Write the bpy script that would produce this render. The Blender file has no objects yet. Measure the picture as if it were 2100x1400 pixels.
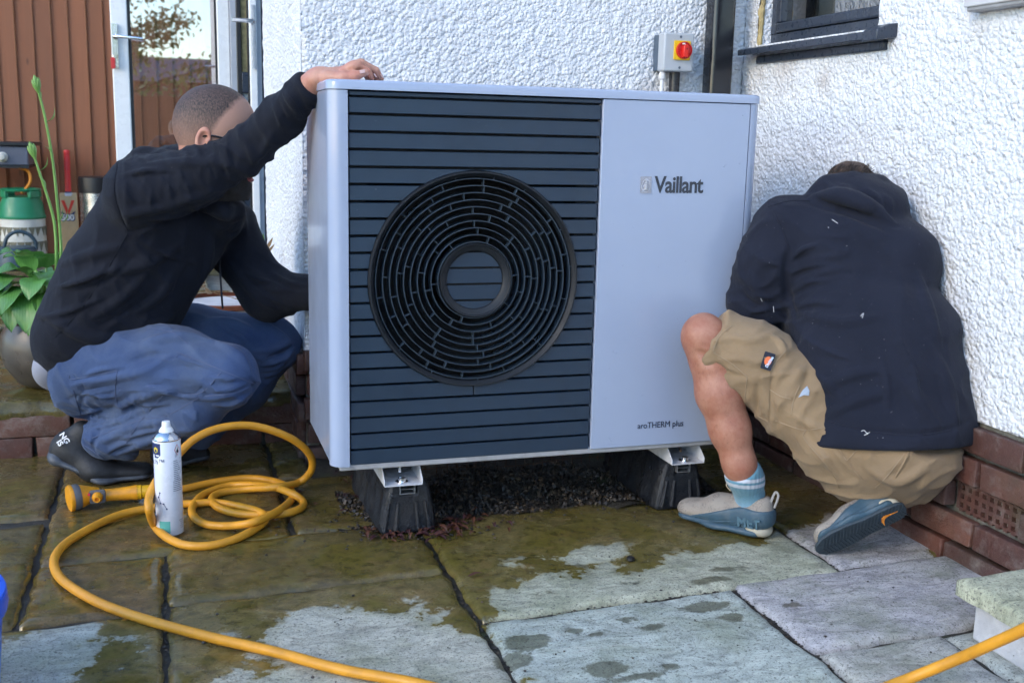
import bpy, bmesh, math, random
import numpy as np
from mathutils import Vector, Matrix
random.seed(7); rng = np.random.default_rng(7)
PI = math.pi
scene = bpy.context.scene
# ------------------------------------------------------------------ camera
CAM = np.array([-0.3468, -2.4675, 0.9752]); YAW, PITCH, ROLL, FPX = .3104, .187, .023, 2198.
def cam_axes():
    cy, sy, cp, sp = math.cos(YAW), math.sin(YAW), math.cos(PITCH), math.sin(PITCH)
    f = np.array([sy*cp, cy*cp, -sp]); r = np.array([cy, -sy, 0.]); u = np.cross(r, f)
    c, s = math.cos(ROLL), math.sin(ROLL)
    return c*r+s*u, -s*r+c*u, f
CR, CU, CF = cam_axes()
cam_d = bpy.data.cameras.new('camera'); cam = bpy.data.objects.new('camera', cam_d)
scene.collection.objects.link(cam)
m = Matrix.Identity(4)
for i in range(3):
    m[i][0], m[i][1], m[i][2], m[i][3] = CR[i], CU[i], -CF[i], CAM[i]
cam.matrix_world = m
cam_d.sensor_width = 36; cam_d.lens = FPX/2100*36; cam_d.clip_end = 500; cam_d.clip_start = .05
cam_d.dof.use_dof = True; cam_d.dof.focus_distance = 2.75; cam_d.dof.aperture_fstop = 6.3
scene.camera = cam
# ------------------------------------------------------------------ sky and sun (soft, half-clouded daylight)
SUN_EL, SUN_AZ = math.radians(28), math.radians(243)   # azimuth clockwise from +Y
w = bpy.data.worlds.new('World'); scene.world = w; w.use_nodes = True
nt = w.node_tree; bg = nt.nodes['Background']
sky = nt.nodes.new('ShaderNodeTexSky'); sky.sky_type = 'NISHITA'; sky.sun_disc = False
sky.sun_elevation = SUN_EL; sky.sun_rotation = SUN_AZ; sky.air_density = 1.2; sky.dust_density = .6; sky.ozone_density = 4.5
nt.links.new(sky.outputs[0], bg.inputs[0]); bg.inputs[1].default_value = .15
sd = bpy.data.lights.new('sun', 'SUN'); sd.energy = .40; sd.angle = math.radians(18); sd.color = (1, .80, .54)
so = bpy.data.objects.new('sun', sd); scene.collection.objects.link(so)
sdir = Vector((math.sin(SUN_AZ)*math.cos(SUN_EL), math.cos(SUN_AZ)*math.cos(SUN_EL), math.sin(SUN_EL)))
so.rotation_euler = sdir.to_track_quat('Z', 'Y').to_euler()
vs = scene.view_settings; vs.view_transform = 'Standard'; vs.look = 'None'; vs.exposure = 1.62; vs.gamma = 1; vs.use_curve_mapping = False
scene.cycles.use_denoising = True
scene.cycles.max_bounces = 6; scene.cycles.adaptive_threshold = .03
# ------------------------------------------------------------------ helpers
def ray(x, y): return CF + CR*(x-1050)/FPX - CU*(y-700)/FPX
def onX(x, y, X): d = ray(x, y); return CAM + d*((X-CAM[0])/d[0])
def onY(x, y, Y): d = ray(x, y); return CAM + d*((Y-CAM[1])/d[1])
def onZ(x, y, Z): d = ray(x, y); return CAM + d*((Z-CAM[2])/d[2])
def V(*a): return np.array(a, float)
def nrm(v): v = np.asarray(v, float); return v/np.linalg.norm(v)

def link(o, parent=None):
    scene.collection.objects.link(o)
    if parent is not None:
        o.parent = parent
    return o
def empty(name, loc=(0, 0, 0), label=None, cat=None, group=None, kind=None):
    o = bpy.data.objects.new(name, None); o.location = loc; o.empty_display_size = .05
    scene.collection.objects.link(o); bpy.context.view_layer.update() if False else None
    return tag(o, label, cat, group, kind)
def tag(o, label=None, cat=None, group=None, kind=None):
    if label: o['label'] = label
    if cat: o['category'] = cat
    if group: o['group'] = group
    if kind: o['kind'] = kind
    return o
def mesh_obj(name, verts, faces, mat, parent=None, smooth=False, bevel=0, seg=2, autosmooth=None):
    me = bpy.data.meshes.new(name)
    verts = np.asarray(verts, float)
    if parent is not None and parent.type == 'EMPTY' and True:
        pass
    me.from_pydata([tuple(v) for v in verts], [], [tuple(int(i) for i in f) for f in faces]); me.update()
    return finish(name, me, mat, parent, smooth, bevel, seg)
def finish(name, me, mat, parent=None, smooth=False, bevel=0, seg=2):
    if mat is not None:
        for mm in (mat if isinstance(mat, (list, tuple)) else [mat]): me.materials.append(mm)
    if smooth: me.polygons.foreach_set('use_smooth', [True]*len(me.polygons))
    o = bpy.data.objects.new(name, me); scene.collection.objects.link(o)
    if parent is not None:
        o.parent = parent
        o.matrix_parent_inverse = Matrix.Translation(world_loc(parent)).inverted()
    if bevel:
        b = o.modifiers.new('bevel', 'BEVEL'); b.width = bevel; b.segments = seg; b.limit_method = 'ANGLE'; b.angle_limit = math.radians(40)
        b.harden_normals = False
        if seg > 1:
            me.polygons.foreach_set('use_smooth', [True]*len(me.polygons))
            try: me.set_sharp_from_angle(angle=math.radians(35))
            except Exception: pass
    return o
def world_loc(o): return o.location.copy() if o.type == 'EMPTY' else Vector((0, 0, 0))   # meshes are built in world coordinates
class MB:
    """collects shapes in world coordinates and links them as one mesh object"""
    def __init__(s): s.v, s.f, s.mi = [], [], []
    def add(s, verts, faces, mi=0):
        n = len(s.v); s.v.extend([tuple(map(float, v)) for v in verts]); s.f.extend([tuple(int(i)+n for i in f) for f in faces]); s.mi.extend([mi]*len(faces)); return s
    def box(s, lo, hi, mi=0):
        x0, y0, z0 = lo; x1, y1, z1 = hi
        return s.add([(x0,y0,z0),(x1,y0,z0),(x1,y1,z0),(x0,y1,z0),(x0,y0,z1),(x1,y0,z1),(x1,y1,z1),(x0,y1,z1)],
                     [(0,3,2,1),(4,5,6,7),(0,1,5,4),(1,2,6,5),(2,3,7,6),(3,0,4,7)], mi)
    def obox(s, c, ax, ay, az, hx, hy, hz, mi=0):
        c, ax, ay, az = [np.asarray(q, float) for q in (c, ax, ay, az)]
        vs = [c+ax*hx*i+ay*hy*j+az*hz*k for k in (-1, 1) for (i, j) in ((-1,-1),(1,-1),(1,1),(-1,1))]
        return s.add(vs, [(0,3,2,1),(4,5,6,7),(0,1,5,4),(1,2,6,5),(2,3,7,6),(3,0,4,7)], mi)
    def tube(s, pts, r, n=10, caps=True, closed=False, mi=0):
        pts = [np.asarray(p, float) for p in pts]; N = len(pts)
        rs = r if hasattr(r, '__len__') else [r]*N
        T = []
        for i in range(N):
            a = pts[(i-1) % N] if (closed or i > 0) else pts[i]; b = pts[(i+1) % N] if (closed or i < N-1) else pts[i]
            T.append(nrm(b-a))
        up = V(0, 0, 1) if abs(T[0][2]) < .9 else V(1, 0, 0)
        nx = nrm(np.cross(up, T[0])); vs = []; fs = []
        for i in range(N):
            nx = nrm(nx - T[i]*np.dot(nx, T[i])); ny = np.cross(T[i], nx)
            for k in range(n):
                a = 2*PI*k/n; vs.append(pts[i]+rs[i]*(nx*math.cos(a)+ny*math.sin(a)))
        M_ = N if closed else N-1
        for i in range(M_):
            for k in range(n):
                a, b = i*n+k, i*n+(k+1) % n; c, d = ((i+1) % N)*n+(k+1) % n, ((i+1) % N)*n+k
                fs.append((a, b, c, d))
        if caps and not closed:
            fs.append(tuple(range(n-1, -1, -1))); fs.append(tuple((N-1)*n+k for k in range(n)))
        return s.add(vs, fs, mi)
    def lathe(s, prof, c=(0, 0, 0), axis=(0, 0, 1), n=32, mi=0, cap0=True, cap1=True):
        """prof: list of (radius, height) along axis"""
        az = nrm(axis); up = V(0, 0, 1) if abs(az[2]) < .9 else V(1, 0, 0)
        ax = nrm(np.cross(up, az)); ay = np.cross(az, ax); c = np.asarray(c, float); vs = []; fs = []
        for (r, h) in prof:
            for k in range(n):
                a = 2*PI*k/n; vs.append(c+az*h+r*(ax*math.cos(a)+ay*math.sin(a)))
        for i in range(len(prof)-1):
            for k in range(n): fs.append((i*n+k, i*n+(k+1) % n, (i+1)*n+(k+1) % n, (i+1)*n+k))
        if cap0: fs.append(tuple(range(n-1, -1, -1)))
        if cap1: fs.append(tuple((len(prof)-1)*n+k for k in range(n)))
        return s.add(vs, fs, mi)
    def prism(s, poly, o, ax, ay, depth, mi=0):
        """extrude a 2-D polygon lying on origin o, axes ax, ay by vector depth"""
        o, ax, ay, depth = [np.asarray(q, float) for q in (o, ax, ay, depth)]; n = len(poly)
        vs = [o+ax*a+ay*b for a, b in poly]; vs += [v+depth for v in vs]
        fs = [tuple(range(n-1, -1, -1)), tuple(range(n, 2*n))]+[(i, (i+1) % n, n+(i+1) % n, n+i) for i in range(n)]
        return s.add(vs, fs, mi)
    def build(s, name, mat, parent=None, smooth=False, bevel=0, seg=2, fix=True, label=None):
        me = bpy.data.meshes.new(name); me.from_pydata(s.v, [], s.f)
        if any(s.mi): me.polygons.foreach_set('material_index', s.mi)
        me.update()
        if fix:
            bm = bmesh.new(); bm.from_mesh(me); bmesh.ops.recalc_face_normals(bm, faces=bm.faces); bm.to_mesh(me); bm.free()
        o = finish(name, me, mat, parent, smooth, bevel, seg)
        if smooth and not bevel:
            try: me.set_sharp_from_angle(angle=math.radians(40))
            except Exception: pass
        if label: o['label'] = label
        return o
def rrect(w, h, r, n=5):
    out = []
    for cx, cy, a0 in ((w/2-r, h/2-r, 0), (-w/2+r, h/2-r, PI/2), (-w/2+r, -h/2+r, PI), (w/2-r, -h/2+r, 1.5*PI)):
        for k in range(n+1):
            a = a0+PI/2*k/n; out.append((cx+r*math.cos(a), cy+r*math.sin(a)))
    return out
def spline(pts, n=8, closed=False):
    P = [np.asarray(p, float) for p in pts]; N = len(P); out = []
    for i in range(N if closed else N-1):
        p0 = P[(i-1) % N] if closed or i > 0 else 2*P[0]-P[1]; p1 = P[i]; p2 = P[(i+1) % N]
        p3 = P[(i+2) % N] if closed or i < N-2 else 2*P[-1]-P[-2]
        for k in range(n):
            t = k/n
            out.append(.5*((2*p1)+(-p0+p2)*t+(2*p0-5*p1+4*p2-p3)*t*t+(-p0+3*p1-3*p2+p3)*t**3))
    if not closed: out.append(P[-1])
    return out
def text_mesh(name, s, size, o, ax, ay, mat, parent=None, depth=.0004, bold=0, align='LEFT', spacing=1., xs=1., shear=0):
    """flat lettering with its baseline origin at o, running along ax with up ay"""
    cu = bpy.data.curves.new(name, 'FONT'); cu.body = s; cu.size = size; cu.extrude = depth; cu.offset = bold; cu.align_x = align; cu.space_character = spacing; cu.shear = shear; cu.resolution_u = 4
    to = bpy.data.objects.new(name, cu); scene.collection.objects.link(to)
    dg = bpy.context.evaluated_depsgraph_get(); me = bpy.data.meshes.new_from_object(to.evaluated_get(dg))
    bpy.data.objects.remove(to); bpy.data.curves.remove(cu)
    ax, ay, o = nrm(ax), nrm(ay), np.asarray(o, float); az = np.cross(ax, ay)
    n = len(me.vertices); co = np.zeros(n*3); me.vertices.foreach_get('co', co); co = co.reshape(-1, 3)
    w_ = o + co[:, :1]*xs*ax + co[:, 1:2]*ay + co[:, 2:3]*az
    me.vertices.foreach_set('co', w_.ravel()); me.update(); me.name = name; me.materials.clear()
    return finish(name, me, mat, parent)
# ------------------------------------------------------------------ materials
class NT:
    def __init__(s, name):
        s.m = bpy.data.materials.new(name); s.m.use_nodes = True; s.t = s.m.node_tree; s.N = s.t.nodes
        s.p = s.N['Principled BSDF']; s.out = s.N['Material Output']
    def n(s, typ, **kw):
        nd = s.N.new(typ)
        for k, v in kw.items():
            if k.startswith('i_'): nd.inputs[k[2:].replace('_', ' ')].default_value = v
            else: setattr(nd, k, v)
        return nd
    def l(s, a, b): s.t.links.new(a, b)
    def coord(s, kind='Object'):
        return s.n('ShaderNodeTexCoord').outputs[kind]
    def pos(s): return s.n('ShaderNodeNewGeometry').outputs['Position']
    def noise(s, vec, scale, detail=4, rough=.55, dist=0, out=0):
        nd = s.n('ShaderNodeTexNoise'); nd.inputs['Scale'].default_value = scale; nd.inputs['Detail'].default_value = detail
        nd.inputs['Roughness'].default_value = rough; nd.inputs['Distortion'].default_value = dist
        if vec is not None: s.l(vec, nd.inputs['Vector'])
        return nd.outputs[out]
    def vor(s, vec, scale, feature='F1', out=0, rnd=1):
        nd = s.n('ShaderNodeTexVoronoi', feature=feature); nd.inputs['Scale'].default_value = scale; nd.inputs['Randomness'].default_value = rnd
        if vec is not None: s.l(vec, nd.inputs['Vector'])
        return nd.outputs[out]
    def ramp(s, fac, stops, interp='LINEAR'):
        nd = s.n('ShaderNodeValToRGB'); cr = nd.color_ramp; cr.interpolation = interp
        while len(cr.elements) < len(stops): cr.elements.new(.5)
        for e, (p, c) in zip(cr.elements, stops):
            e.position = p; e.color = (c, c, c, 1) if not hasattr(c, '__len__') else (*c[:3], 1)
        s.l(fac, nd.inputs[0]); return nd.outputs[0]
    def mix(s, fac, a, b, mode='MIX'):
        nd = s.n('ShaderNodeMix', data_type='RGBA', blend_type=mode)
        for k, v in ((0, fac), (6, a), (7, b)):
            inp = nd.inputs[k]
            if hasattr(v, 'is_linked'): s.l(v, inp)
            elif k == 0: inp.default_value = v
            elif hasattr(v, '__len__'): inp.default_value = (*v[:3], 1)
            else: inp.default_value = (v, v, v, 1)
        return nd.outputs[2]
    def math(s, op, a, b=None, c=None, clamp=False):
        nd = s.n('ShaderNodeMath', operation=op, use_clamp=clamp)
        for i, v in enumerate((a, b, c)):
            if v is None: continue
            if hasattr(v, 'is_linked'): s.l(v, nd.inputs[i])
            else: nd.inputs[i].default_value = v
        return nd.outputs[0]
    def vmath(s, op, a, b=None):
        nd = s.n('ShaderNodeVectorMath', operation=op)
        for i, v in enumerate((a, b)):
            if v is None: continue
            if hasattr(v, 'is_linked'): s.l(v, nd.inputs[i])
            elif op == 'SCALE' and i == 1: nd.inputs['Scale'].default_value = v
            else: nd.inputs[i].default_value = v
        return nd.outputs[0]
    def mapping(s, vec, scale=(1, 1, 1), rot=(0, 0, 0), loc=(0, 0, 0)):
        nd = s.n('ShaderNodeMapping'); nd.inputs['Scale'].default_value = scale; nd.inputs['Rotation'].default_value = rot; nd.inputs['Location'].default_value = loc
        s.l(vec, nd.inputs['Vector']); return nd.outputs[0]
    def bump(s, h, strength=.5, dist=.01, normal=None):
        nd = s.n('ShaderNodeBump'); nd.inputs['Strength'].default_value = strength; nd.inputs['Distance'].default_value = dist
        s.l(h, nd.inputs['Height'])
        if normal is not None: s.l(normal, nd.inputs['Normal'])
        return nd.outputs[0]
    def set(s, **kw):
        names = dict(col='Base Color', rough='Roughness', metal='Metallic', normal='Normal', spec='Specular IOR Level', coat='Coat Weight',
                     coat_rough='Coat Roughness', sheen='Sheen Weight', sheen_rough='Sheen Roughness', sss='Subsurface Weight', trans='Transmission Weight', ior='IOR', alpha='Alpha')
        for k, v in kw.items():
            inp = s.p.inputs[names[k]]
            if hasattr(v, 'is_linked'): s.l(v, inp)
            elif hasattr(v, '__len__'): inp.default_value = (*v[:3], 1)
            else: inp.default_value = v
        return s
def sc(c, k): return tuple(min(1, x*k) for x in c[:3])
def simple(name, col, rough=.5, metal=0, var=.12, vscale=12, bump=0, bscale=150, coat=0, rvar=.1, spec=.5, dirt=0, dirtcol=(.10, .085, .06)):
    t = NT(name); P = t.coord()
    nz = t.noise(P, vscale, 5)
    c = t.ramp(nz, [(.3, sc(col, 1-var)), (.7, sc(col, 1+var))])
    if dirt:
        dz = t.ramp(t.noise(P, vscale*.6, 6, .65), [(.5, 0.), (.75, dirt)])
        c = t.mix(dz, c, dirtcol)
    t.set(col=c, metal=metal, coat=coat, spec=spec)
    t.set(rough=t.ramp(t.noise(P, vscale*2.3, 4), [(.3, max(.02, rough-rvar)), (.7, min(1, rough+rvar))]))
    if bump: t.set(normal=t.bump(t.noise(P, bscale, 3), bump, .002))
    return t.m
# ------------------------------------------------------------------ setting materials
_w = lambda x, y, rx, ry: (*onZ(x, y, 0)[:2], rx, ry)
DRY = [_w(80, 1350, .17, .12), _w(740, 1300, .22, .12), _w(860, 1370, .24, .15), _w(620, 1390, .12, .1), (.98, -.86, .72, .62), (.52, -.58, .3, .3), (1.28, -.3, .2, .17), _w(1180, 1140, .12, .035), (1.9, -1.2, .9, .9), (.9, -2., 1.5, 1.)]
SPOT = [_w(1450, 1240, .06, .022), _w(1500, 1262, .035, .022), _w(1340, 1287, .026, .018), _w(1295, 1270, .02, .01), _w(1500, 1165, .045, .012), _w(1470, 1188, .06, .012), _w(1300, 1192, .04, .007), _w(1430, 1145, .02, .008), _w(1080, 1315, .05, .035), _w(1050, 1350, .035, .03), _w(1180, 1290, .02, .009), _w(1245, 1370, .05, .03), _w(1310, 1385, .05, .012),
        _w(1120, 1215, .03, .008), _w(1215, 1300, .02, .008), _w(1380, 1362, .02, .01), _w(1590, 1065, .07, .02), _w(1625, 1240, .02, .01), _w(1180, 1160, .03, .008)]
def wetfield(X, Y):
    """distance (m) outside the dry patches and outside the wet splashes that lie on them"""
    f = lambda L: np.min([(np.sqrt(((X-x)/rx)**2+((Y-y)/ry)**2)-1)*min(rx, ry) for x, y, rx, ry in L], 0)
    return f(DRY), f(SPOT)
def mat_slab():
    t = NT('sandstone_paving'); P = t.pos(); oi = t.n('ShaderNodeObjectInfo')
    at = lambda n_: t.n('ShaderNodeAttribute', attribute_name=n_).outputs['Fac']
    n1 = t.noise(P, 5.5, 8, .62); mid = t.noise(P, 34, 7, .68); fine = t.noise(P, 150, 3, .65)
    ed = t.math('ADD', t.math('MULTIPLY', t.math('SUBTRACT', n1, .5), .42), t.math('MULTIPLY', t.math('SUBTRACT', mid, .5), .09))
    dv = t.math('ADD', at('dry'), ed)                       # <0 is dry
    dry = t.math('MULTIPLY_ADD', dv, -60., .5, clamp=True); damp = t.math('MULTIPLY_ADD', dv, -7., .55, clamp=True)
    sv = t.math('ADD', at('spot'), t.math('ADD', t.math('MULTIPLY', t.math('SUBTRACT', n1, .5), .05), t.math('MULTIPLY', t.math('SUBTRACT', mid, .5), .035)))
    spot = t.math('MULTIPLY_ADD', sv, 200., .5, clamp=True)
    dryf = t.math('MULTIPLY', dry, t.math('MULTIPLY_ADD', spot, .6, .4))
    # stone: bedding layers, blotches, pits, algae
    warp = t.mapping(P, (4, 10, 4), (0, 0, .35)); lay = t.noise(warp, 2.2, 9, .66, 1.4)
    stone = t.mix(1., oi.outputs['Color'], t.ramp(lay, [(.28, .76), (.5, 1.3), (.72, 1.7)]), 'MULTIPLY')
    stone = t.mix(1., stone, t.ramp(mid, [(.30, .70), (.5, 1.), (.72, 1.2)]), 'MULTIPLY')
    stone = t.mix(t.ramp(n1, [(.46, 0.), (.66, .5)]), stone, (.20, .225, .13))
    stone = t.mix(t.ramp(fine, [(.33, .75), (.46, 0.)]), stone, (.085, .085, .075))
    stone = t.mix(t.ramp(t.noise(P, 300, 2, .6), [(.35, .35), (.5, 0.)]), stone, (.10, .10, .09))
    stone = t.mix(t.ramp(lay, [(.60, 0.), (.66, .5), (.70, 0.)]), stone, (.42, .40, .35))
    stone = t.mix(1., stone, t.mix(damp, (.74, .74, .66), (1., 1., 1.)), 'MULTIPLY')
    wetc = t.mix(1., stone, (.54, .43, .245), 'MULTIPLY')
    wetc = t.mix(t.ramp(n1, [(.38, 0.), (.62, .75)]), wetc, (.112, .090, .016))
    wetc = t.mix(t.ramp(lay, [(.50, 0.), (.72, .6)]), wetc, (.150, .088, .036))
    wetc = t.mix(1., wetc, t.ramp(mid, [(.30, .55), (.5, 1.), (.75, 1.25)]), 'MULTIPLY')
    col = t.mix(dry, wetc, t.mix(spot, t.mix(1., stone, (.40, .39, .33), 'MULTIPLY'), stone))
    col = t.mix(t.ramp(fine, [(.69, 0.), (.74, .6)]), col, (.32, .31, .27))
    pud = t.ramp(n1, [(.47, .0), (.54, 1.)])
    wr = t.mix(pud, t.ramp(mid, [(.3, .38), (.7, .24)]), (.06,)*3)
    t.set(col=col, rough=t.mix(dryf, wr, t.ramp(mid, [(.3, .62), (.7, .85)])), spec=t.mix(dryf, (.5,)*3, (.3,)*3))
    h = t.math('ADD', t.math('MULTIPLY', lay, 1.1), t.math('ADD', t.math('MULTIPLY', mid, .5), t.math('MULTIPLY', fine, .12)))
    st = t.mix(dryf, t.mix(pud, (.55,)*3, (.12,)*3), (.95,)*3)
    nd = t.n('ShaderNodeBump'); nd.inputs['Distance'].default_value = .007; t.l(h, nd.inputs['Height']); t.l(st, nd.inputs['Strength'])
    t.set(normal=nd.outputs[0]); return t.m
M_slab = mat_slab()
def mat_bed():
    t = NT('joint_mortar_and_soil'); P = t.pos()
    c = t.ramp(t.noise(P, 40, 8, .7), [(.3, (.014, .012, .009)), (.55, (.04, .035, .026)), (.75, (.13, .12, .10))])
    c = t.mix(t.ramp(t.noise(P, 5, 5, .6), [(.55, 0.), (.7, .7)]), c, (.035, .06, .012))
    t.set(col=c, rough=.55, normal=t.bump(t.noise(P, 120, 6, .7), 1., .012)); return t.m
M_bed = mat_bed()
def mat_render(name='painted_pebbledash', base=(.80, .82, .85), warm=False):
    t = NT(name); P = t.pos()
    big = t.noise(P, 2.2, 6, .6)
    c = t.ramp(big, [(.3, sc(base, .90)), (.7, base)])
    c = t.mix(t.ramp(t.noise(P, 9, 7, .72), [(.60, 0.), (.80, .30)]), c, (.50, .44, .36))
    cav = t.vor(P, 62, 'F1')
    c = t.mix(t.ramp(t.noise(P, 150, 3, .6), [(.26, .5), (.36, 0.)]), c, (.36, .36, .38))
    for (q, r_, k_) in ((onX(1610, 140, 1.45), .09, .30), (onX(1690, 168, 1.45), .05, .45), (onX(1560, 150, 1.45), .05, .3), (onX(2010, 60, 1.45), .06, .3), (onY(1330, 190, .74), .07, .35), (onY(1440, 80, .74), .02, .7)):   # rusty run-off stains
        d = t.n('ShaderNodeVectorMath', operation='DISTANCE'); t.l(P, d.inputs[0]); d.inputs[1].default_value = tuple(q)
        f = t.math('MULTIPLY', t.math('MULTIPLY_ADD', d.outputs['Value'], -k_/r_, k_, clamp=True), t.ramp(big, [(.35, .3), (.6, 1.6)])); c = t.mix(f, c, (.33, .23, .15))
    t.set(col=c, rough=.62, spec=.35)
    h = t.math('SUBTRACT', 1., t.math('MULTIPLY', t.vor(t.vmath('ADD', P, t.vmath('SCALE', t.noise(P, 45, 3, .5, 0, 1), .012)), 88, 'F1'), 1.2))
    h2 = t.math('ADD', h, t.math('MULTIPLY', t.noise(P, 140, 5, .65), .55))
    t.set(normal=t.bump(h2, .8, .008)); return t.m
M_render = mat_render()
def mat_brick():
    t = NT('red_engineering_brick'); P = t.pos(); oi = t.n('ShaderNodeObjectInfo')
    base = t.ramp(oi.outputs['Random'], [(0, (.060, .026, .022)), (.3, (.125, .042, .028)), (.5, (.050, .032, .030)), (.75, (.15, .060, .040)), (1, (.085, .045, .040))])
    c = t.mix(t.ramp(t.noise(P, 14, 7, .65), [(.45, 0.), (.75, .65)]), base, (.055, .035, .03))
    c = t.mix(t.ramp(t.noise(P, 18, 7, .75), [(.50, 0.), (.72, .55)]), c, (.27, .235, .21))
    c = t.mix(t.ramp(t.noise(P, 4, 5, .6), [(.56, 0.), (.74, .5)]), c, (.05, .055, .02))
    t.set(col=c, rough=t.ramp(t.noise(P, 25, 4), [(.3, .35), (.7, .7)]))
    t.set(normal=t.bump(t.noise(P, 130, 7, .7), .7, .006)); return t.m
M_brick = mat_brick()
def mat_mortar():
    t = NT('lime_mortar'); P = t.pos()
    c = t.ramp(t.noise(P, 22, 8, .7), [(.3, (.07, .07, .058)), (.55, (.20, .195, .165)), (.8, (.34, .32, .28))])
    t.set(col=c, rough=.9, normal=t.bump(t.noise(P, 160, 5, .7), .8, .008)); return t.m
M_mortar = mat_mortar()
# ------------------------------------------------------------------ ground, paving, gravel
gnd = MB(); gnd.add([(-60, -60, -.14), (60, -60, -.14), (60, 60, -.14), (-60, 60, -.14)], [(0, 1, 2, 3)])
M_soil = simple('garden_soil', (.06, .045, .03), .9, var=.4, vscale=6, bump=.6, bscale=60)
tag(gnd.build('ground', M_soil), kind='structure')
pav = MB(); pav.box((-7, -9, -.12), (1.47, .955, -.013)); paving = tag(pav.build('paving', M_bed), kind='structure')
def slab_mesh(corners, zt, cell=.016, rough=.0022, thick=.05, seed=0):
    """a riven flag: gridded top with an uneven face and chipped edges"""
    c = [np.array(q, float) for q in corners]; L1 = np.linalg.norm(c[1]-c[0]); L2 = np.linalg.norm(c[3]-c[0])
    n1, n2 = max(4, int(L1/cell)), max(4, int(L2/cell)); r = np.random.default_rng(seed)
    u = np.concatenate([[0, .012/L1], np.linspace(.03/L1, 1-.03/L1, n1), [1-.012/L1, 1]]); v = np.concatenate([[0, .012/L2], np.linspace(.03/L2, 1-.03/L2, n2), [1-.012/L2, 1]])
    U, Vv = np.meshgrid(u, v, indexing='ij')
    X = (1-U)*(1-Vv)*c[0][0]+U*(1-Vv)*c[1][0]+U*Vv*c[2][0]+(1-U)*Vv*c[3][0]
    Y = (1-U)*(1-Vv)*c[0][1]+U*(1-Vv)*c[1][1]+U*Vv*c[2][1]+(1-U)*Vv*c[3][1]
    ph = r.uniform(0, 6, 12)
    Z = zt+rough*(np.sin(X*9+ph[0])*np.cos(Y*13+ph[1])+.7*np.sin(X*21+Y*17+ph[2])+.5*np.sin(X*47-Y*39+ph[3]))
    ed = np.minimum(np.minimum(U*L1, (1-U)*L1), np.minimum(Vv*L2, (1-Vv)*L2))
    Z -= .007*np.clip(1-ed/.012, 0, 1)**1.5
    jx = .0026*(np.sin(Y*31+ph[4])+.7*np.sin(Y*83+ph[5])); jy = .0026*(np.sin(X*29+ph[6])+.7*np.sin(X*77+ph[7]))
    edge = (ed < 1e-6)
    X = X+np.where((U < 1e-6) | (U > 1-1e-6), jx, 0); Y = Y+np.where((Vv < 1e-6) | (Vv > 1-1e-6), jy, 0)
    A, B = X.shape; idx = np.arange(A*B).reshape(A, B)
    vs = np.stack([X, Y, Z], -1).reshape(-1, 3).tolist()
    fs = np.stack([idx[:-1, :-1], idx[1:, :-1], idx[1:, 1:], idx[:-1, 1:]], -1).reshape(-1, 4).tolist()
    ring = list(idx[:, 0])+list(idx[-1, 1:])+list(idx[-2::-1, -1])+list(idx[0, -2:0:-1])
    n0 = len(vs); vs += [(vs[i][0], vs[i][1], zt-thick) for i in ring]; R_ = len(ring)
    fs += [(ring[k], n0+k, n0+(k+1) % R_, ring[(k+1) % R_]) for k in range(R_)]
    return vs, fs
def slab_attr(o, vs):
    a = np.asarray(vs); d, sp_ = wetfield(a[:, 0], a[:, 1])
    for n_, v in (('dry', d), ('spot', sp_)): o.data.attributes.new(n_, 'FLOAT', 'POINT').data.foreach_set('value', np.clip(v, -2, 2).astype(np.float32))
def slab(x0, y0, x1, y1, col, sk=0., zt=0., parent=None, name='paving_slab', g=.0065):
    """sk: skew of the two X-running edges (dy per metre)"""
    f = lambda x, y: (x, y+sk*(x-.3))
    vs, fs = slab_mesh([f(x0+g, y0+g), f(x1-g, y0+g), f(x1-g, y1-g), f(x0+g, y1-g)], zt, .08 if y1 < -1.2 or y0 > 1.2 else .016, seed=int(abs(x0*977+y0*313))+1)
    o = mesh_obj(name, vs, fs, M_slab, parent or paving, smooth=True); o.color = (*col, 1); slab_attr(o, vs)
    return o
gg, gb, gp, gk = (.34, .345, .30), (.32, .25, .175), (.34, .325, .325), (.25, .23, .16)
S = [(-1.45, -1.02, -.384, -.24, gg), (-.384, -1.02, .231, -.213, (.36, .35, .285)), (-1.3, -.235, -.668, .375, gk), (-.668, -.235, -.384, .085, gb), (-.384, -.213, .231, .115, gk),
     (-1.5, .375, -.668, .99, (.33, .28, .27)), (-.668, .085, -.08, .99, gb), (-.08, .125, .3, .56, gk), (-.08, .56, .03, .99, gk), (.231, -.485, 1.131, .12, (.33, .33, .25)), (1.131, -.46, 1.462, .74, gp),
     (.231, -1.15, .829, -.485, (.34, .37, .33)), (.829, -.81, 1.462, -.46, gp), (.829, -1.55, 1.13, -.81, (.33, .32, .29)), (1.13, -1.55, 1.462, -.81, gg),
     (-.384, -1.7, .231, -1.02, gg), (-1.45, -1.7, -.384, -1.02, gb), (.231, -1.8, .829, -1.15, gb), (.829, -2.2, 1.462, -1.55, gp),
     (-2.1, -1.02, -1.45, -.24, gb), (-2.1, -.235, -1.3, .375, gg), (-2.1, .375, -1.5, .94, gk)]
for i, (x0, y0, x1, y1, c) in enumerate(S):
    slab(x0, y0, x1, y1, c, .035 if x0 > .2 else .045 if y0 < .3 else .0, random.uniform(-.002, .002))
for gx in range(9):             # the terrace goes on behind the camera
    for gy in range(8):
        x0, y0 = -6.6+gx*.9, -2.3-.7*(gy+1)
        if x0 < 1.2: slab(x0, y0, x0+.9, y0+.7, random.choice([gg, gb, gp, gk]), 0, 0)
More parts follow.
